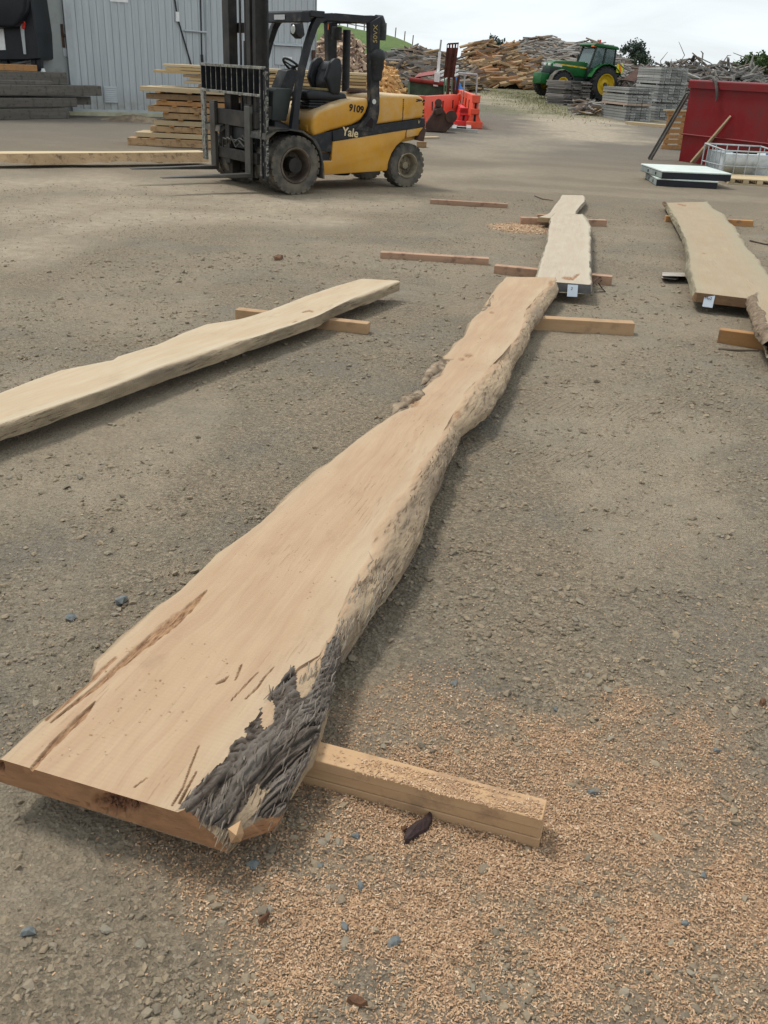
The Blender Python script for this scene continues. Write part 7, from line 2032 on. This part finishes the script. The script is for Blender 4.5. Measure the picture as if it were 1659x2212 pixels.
tree('leafy_tree', 'green bushy tree just left of the bright tree at the right border', b, 1.0, [(c[0], 0, c[2], .9, .6), (c[0] - .8, 0, c[2] - .4, .8, .5), (c[0] + .9, 0, c[2] + .2, .9, .6)], M['leaf_mid'], 1800, .13, 16)
b = tbase(1290, 122, 100); c = toff(b, 1315, 122, 100)
tree('low_shrub', 'small shrub peeping over the grey pile right of the tractor cab', b, .6, [(c[0], 0, c[2], .7, .4), (c[0] + 1.2, 0, c[2] - .4, .7, .4)], M['leaf_mid'], 700, .12, 7)
# verge grass
r = np.random.default_rng(4); n = 9000
gpx = np.array(gpts([(1060, 196), (1120, 200), (1180, 218), (1240, 245)]))
t = r.random(n) * 3; k = np.minimum(t.astype(int), 2); f = (t - k)[:, None]
c = gpx[k] * (1 - f) + gpx[k + 1] * f + r.normal(size=(n, 2)) * [1.6, 4.0]
ok = fbm(c[:, 0] * .6, c[:, 1] * .6, 3, 9) > .42; c = c[ok]; n = len(c)
z = terr(c[:, 0], c[:, 1]); h = .02 + .10 * r.random(n) ** 2; a = r.random(n) * 6.28; w = .022
dx, dy = np.cos(a) * w, np.sin(a) * w; lx, ly = r.normal(size=n) * .05, r.normal(size=n) * .05
V = np.stack([np.stack([c[:, 0] - dx, c[:, 1] - dy, z - .02], -1), np.stack([c[:, 0] + dx, c[:, 1] + dy, z - .02], -1), np.stack([c[:, 0] + lx, c[:, 1] + ly, z + h], -1)], 1).reshape(-1, 3)
tag(link('verge_grass', np_mesh('verge_grass', V, np.arange(n * 3).reshape(n, 3), M['grassblade'], None, False)), kind='stuff')

# ================================================================== GRAVEL AND SAWDUST
PH = (1 + 5 ** .5) / 2
ICO = np.array([(-1, PH, 0), (1, PH, 0), (-1, -PH, 0), (1, -PH, 0), (0, -1, PH), (0, 1, PH), (0, -1, -PH), (0, 1, -PH), (PH, 0, -1), (PH, 0, 1), (-PH, 0, -1), (-PH, 0, 1)]) / 1.902
ICF = np.array([(0, 11, 5), (0, 5, 1), (0, 1, 7), (0, 7, 10), (0, 10, 11), (1, 5, 9), (5, 11, 4), (11, 10, 2), (10, 7, 6), (7, 1, 8), (3, 9, 4), (3, 4, 2), (3, 2, 6), (3, 6, 8), (3, 8, 9), (4, 9, 5), (2, 4, 11), (6, 2, 10), (8, 6, 7), (9, 8, 1)])
OCT = np.array([(1, 0, 0), (0, 1, 0), (-1, 0, 0), (0, -1, 0), (0, 0, 1), (0, 0, -1)], float)
OCF = np.array([(0, 1, 4), (1, 2, 4), (2, 3, 4), (3, 0, 4), (1, 0, 5), (2, 1, 5), (3, 2, 5), (0, 3, 5)])
def stones(name, n, rlo, rhi, smin, smax, tmpl, faces, seed, grav_only=True, tone_shift=0.0):
    r = np.random.default_rng(seed)
    N = n * 3
    R = np.exp(r.uniform(np.log(rlo), np.log(rhi), N)); A = np.radians(90 + r.uniform(-33, 33, N))
    X, Y = R * np.cos(A), R * np.sin(A)
    clump = fbm(X * 1.4, Y * 1.4, 3, 61) * .6 + fbm(X * 6, Y * 6, 2, 62) * .4
    w = np.clip((clump - .36) / .22, .10, 1) * (1 - .75 * dust_amount(X, Y)) * (1 - .88 * np.clip(saw_density(X, Y) * 1.3, 0, 1))
    keep = r.random(N) < w
    X, Y, R = X[keep][:n], Y[keep][:n], R[keep][:n]; n = len(X)
    s = smin + (smax - smin) * r.random(n) ** 3.0
    s = s * (0.75 + 0.11 * R)
    k = len(tmpl)
    T = tmpl[None] * (1 + .45 * (r.random((n, k, 1)) - .5) * 2)
    sc = np.stack([1 + .5 * r.random(n), .75 + .4 * r.random(n), .42 + .35 * r.random(n)], -1)[:, None]
    T = T * sc * s[:, None, None]
    a = r.random(n) * 6.283; ca, sa = np.cos(a)[:, None], np.sin(a)[:, None]
    tl = r.normal(size=n)[:, None] * .25
    x = T[..., 0] * ca - T[..., 1] * sa; y = T[..., 0] * sa + T[..., 1] * ca; z = T[..., 2] + x * tl
    Z0 = terr(X, Y) + relief(X, Y) + s * .17
    V = np.stack([x + X[:, None], y + Y[:, None], z + Z0[:, None]], -1).reshape(-1, 3)
    Fc = (faces[None] + (np.arange(n) * k)[:, None, None]).reshape(-1, 3)
    tone = np.repeat(np.clip(r.random(n) * .9 + tone_shift, 0, 1), k)
    tag(link(name, np_mesh(name, V, Fc, M['stone'], None, False, dict(tone=tone))), kind='stuff')
stones('gravel', 95000, .85, 14, .0014, .0060, OCT, OCF, 71)
stones('coarse_gravel', 9000, .85, 9, .005, .0125, ICO, ICF, 72)

def chips(name, X, Y, Z, r, Lm=.0027, tone_shift=0.0):
    n = len(X)
    L = Lm * (.45 + 1.1 * r.random(n) ** 1.6); w = L * (.28 + .22 * r.random(n)); c = L * (.1 + .7 * r.random(n))
    a = r.random(n) * 6.283; ca, sa = np.cos(a), np.sin(a)
    b = r.normal(size=n) * .35
    P = []
    for x, zz in ((-1, 0), (-.1, 1), (1, .1)):
        for y in (-1, 1):
            lx = x * L; ly = y * w + (zz * c * .6) * np.sign(b); lz = zz * c * .7 + y * w * b
            P.append(np.stack([X + lx * ca - ly * sa, Y + lx * sa + ly * ca, Z + lz + .0012], -1))
    V = np.stack(P, 1).reshape(-1, 3)
    Fq = np.array([(0, 2, 3, 1), (2, 4, 5, 3)])
    Fc = (Fq[None] + (np.arange(n) * 6)[:, None, None]).reshape(-1, 4)
    tone = np.repeat(np.clip(r.normal(.5, .25, n) + tone_shift, 0, 1), 6)
    return np_mesh(name, V, Fc, M['chip'], None, False, dict(tone=tone))
r = np.random.default_rng(81)
N = 900000
R = (.9 ** 1.2 + r.random(N) * (4.8 ** 1.2 - .9 ** 1.2)) ** (1 / 1.2); A = np.radians(90 + r.uniform(-36, 30, N))
X, Y = R * np.cos(A), R * np.sin(A)
dn = saw_density(X, Y)
near_w = np.clip(1.35 - R / 4.2, .3, 1)
keep = r.random(N) < np.clip(dn * near_w * .95 + .004, 0, 1)
print('chips', keep.sum())
X, Y = X[keep][:200000], Y[keep][:200000]
tag(link('sawdust', chips('sawdust', X, Y, terr(X, Y) + relief(X, Y) + .004 * r.random(len(X)) ** 2, r)), kind='stuff')
N = 60000
c = at(1125, 490); X = c[0] + r.normal(size=N) * .35; Y = c[1] + r.normal(size=N) * .3
keep = r.random(N) < saw_density(X, Y) * .5
X, Y = X[keep][:9000], Y[keep][:9000]
tag(link('sawdust_spill', chips('sawdust_spill', X, Y, terr(X, Y) + relief(X, Y), r, .008, .2)), kind='stuff')
# chips lying on the front bearer and crumbs on the big slab
N = 9000
u = r.random(N); fl0, fr0 = at(668, 1651, .086), at(1166, 1780, .086)
d = (fr0 - fl0); d[2] = 0; nrm2 = np.array([-d[1], d[0]]) / np.hypot(d[0], d[1])
v = r.random(N) * .062 + .011
p = fl0[None, :2] + u[:, None] * d[None, :2] * .992 + v[:, None] * nrm2[None]
keep = r.random(N) < np.clip((u - .12) * 1.5, .05, 1) * np.clip(fbm(u * 9, v * 50, 3, 3) * 2 - .45, 0, 1)
tag(link('sawdust_on_bearer', chips('sawdust_on_bearer', p[keep, 0], p[keep, 1], np.full(keep.sum(), .0868), r)), kind='stuff')
N = 900
lx = [at(x, y, .158) for x, y in LT]; rx_ = [at(x, y, .158) for x, y in RT]
t = r.random(N) ** 1.4; q = r.random(N)
ly_ = np.linspace(0, 1, len(lx)); ry_ = np.linspace(0, 1, len(rx_))
ax_ = np.interp(t, ly_, [p_[0] for p_ in lx]); ay_ = np.interp(t, ly_, [p_[1] for p_ in lx])
bx_ = np.interp(ay_, [p_[1] for p_ in rx_], [p_[0] for p_ in rx_])
X = ax_ + (bx_ - ax_) * (.05 + .85 * q); Y = ay_
keep = fbm(X * 6, Y * 3, 3, 5) > .47
tag(link('wood_crumbs', chips('wood_crumbs', X[keep], Y[keep], np.full(keep.sum(), .1585), r, .0022, -.1)), kind='stuff')
# a few larger stones one can pick out
random.seed(12)
for px, s, lb in (((1278, 1714), .011, 'dark blue grey stone with a flat face in the sawdust at the right'), ((852, 2040), .013, 'largest blue grey stone in the sawdust near the bottom'), ((155, 1338), .018, 'dark stone alone on the gravel left of the big slab'), ((981, 1480), .011, 'dark stone on the bare ground right of the bark'),
                 ((690, 1872), .008, 'grey stone just below the front bearer'), ((769, 1810), .010, 'pale grey stone below the front bearer near the dark scrap'), ((778, 1920), .010, 'grey stone below the dark bark scrap'), ((745, 2005), .010, 'round grey stone left of the largest blue stone'),
                 ((546, 1868), .014, 'dark stone in the shadow at the near corner of the slab'), ((60, 2018), .015, 'pale stone on the gravel at the lower left'), ((1480, 1998), .010, 'blue stone in the sawdust at lower right'), ((1520, 1893), .008, 'pale cornered stone in the sawdust toward the right border'), ((265, 1300), .022, 'larger stone half buried left of the slab crack'), ((1547, 1625), .009, 'dark stone at the upper edge of the sawdust by the right border'), ((1200, 1532), .008, 'small pale stone on the bare ground above the sawdust')):
    p = at(*px); V = ICO * (1 + .35 * (rng.random((12, 1)) - .5) * 2) * np.array([1.25, .95, .75]) * s
    o = link('loose_stone', np_mesh('loose_stone', V, ICF, M['stone_blue'], None, False), None, (p[0], p[1], ground_z(p[0], p[1]) + s * .35), (0, 0, random.random() * 6.28))
    tag(o, lb, 'stone', 'loose stones')
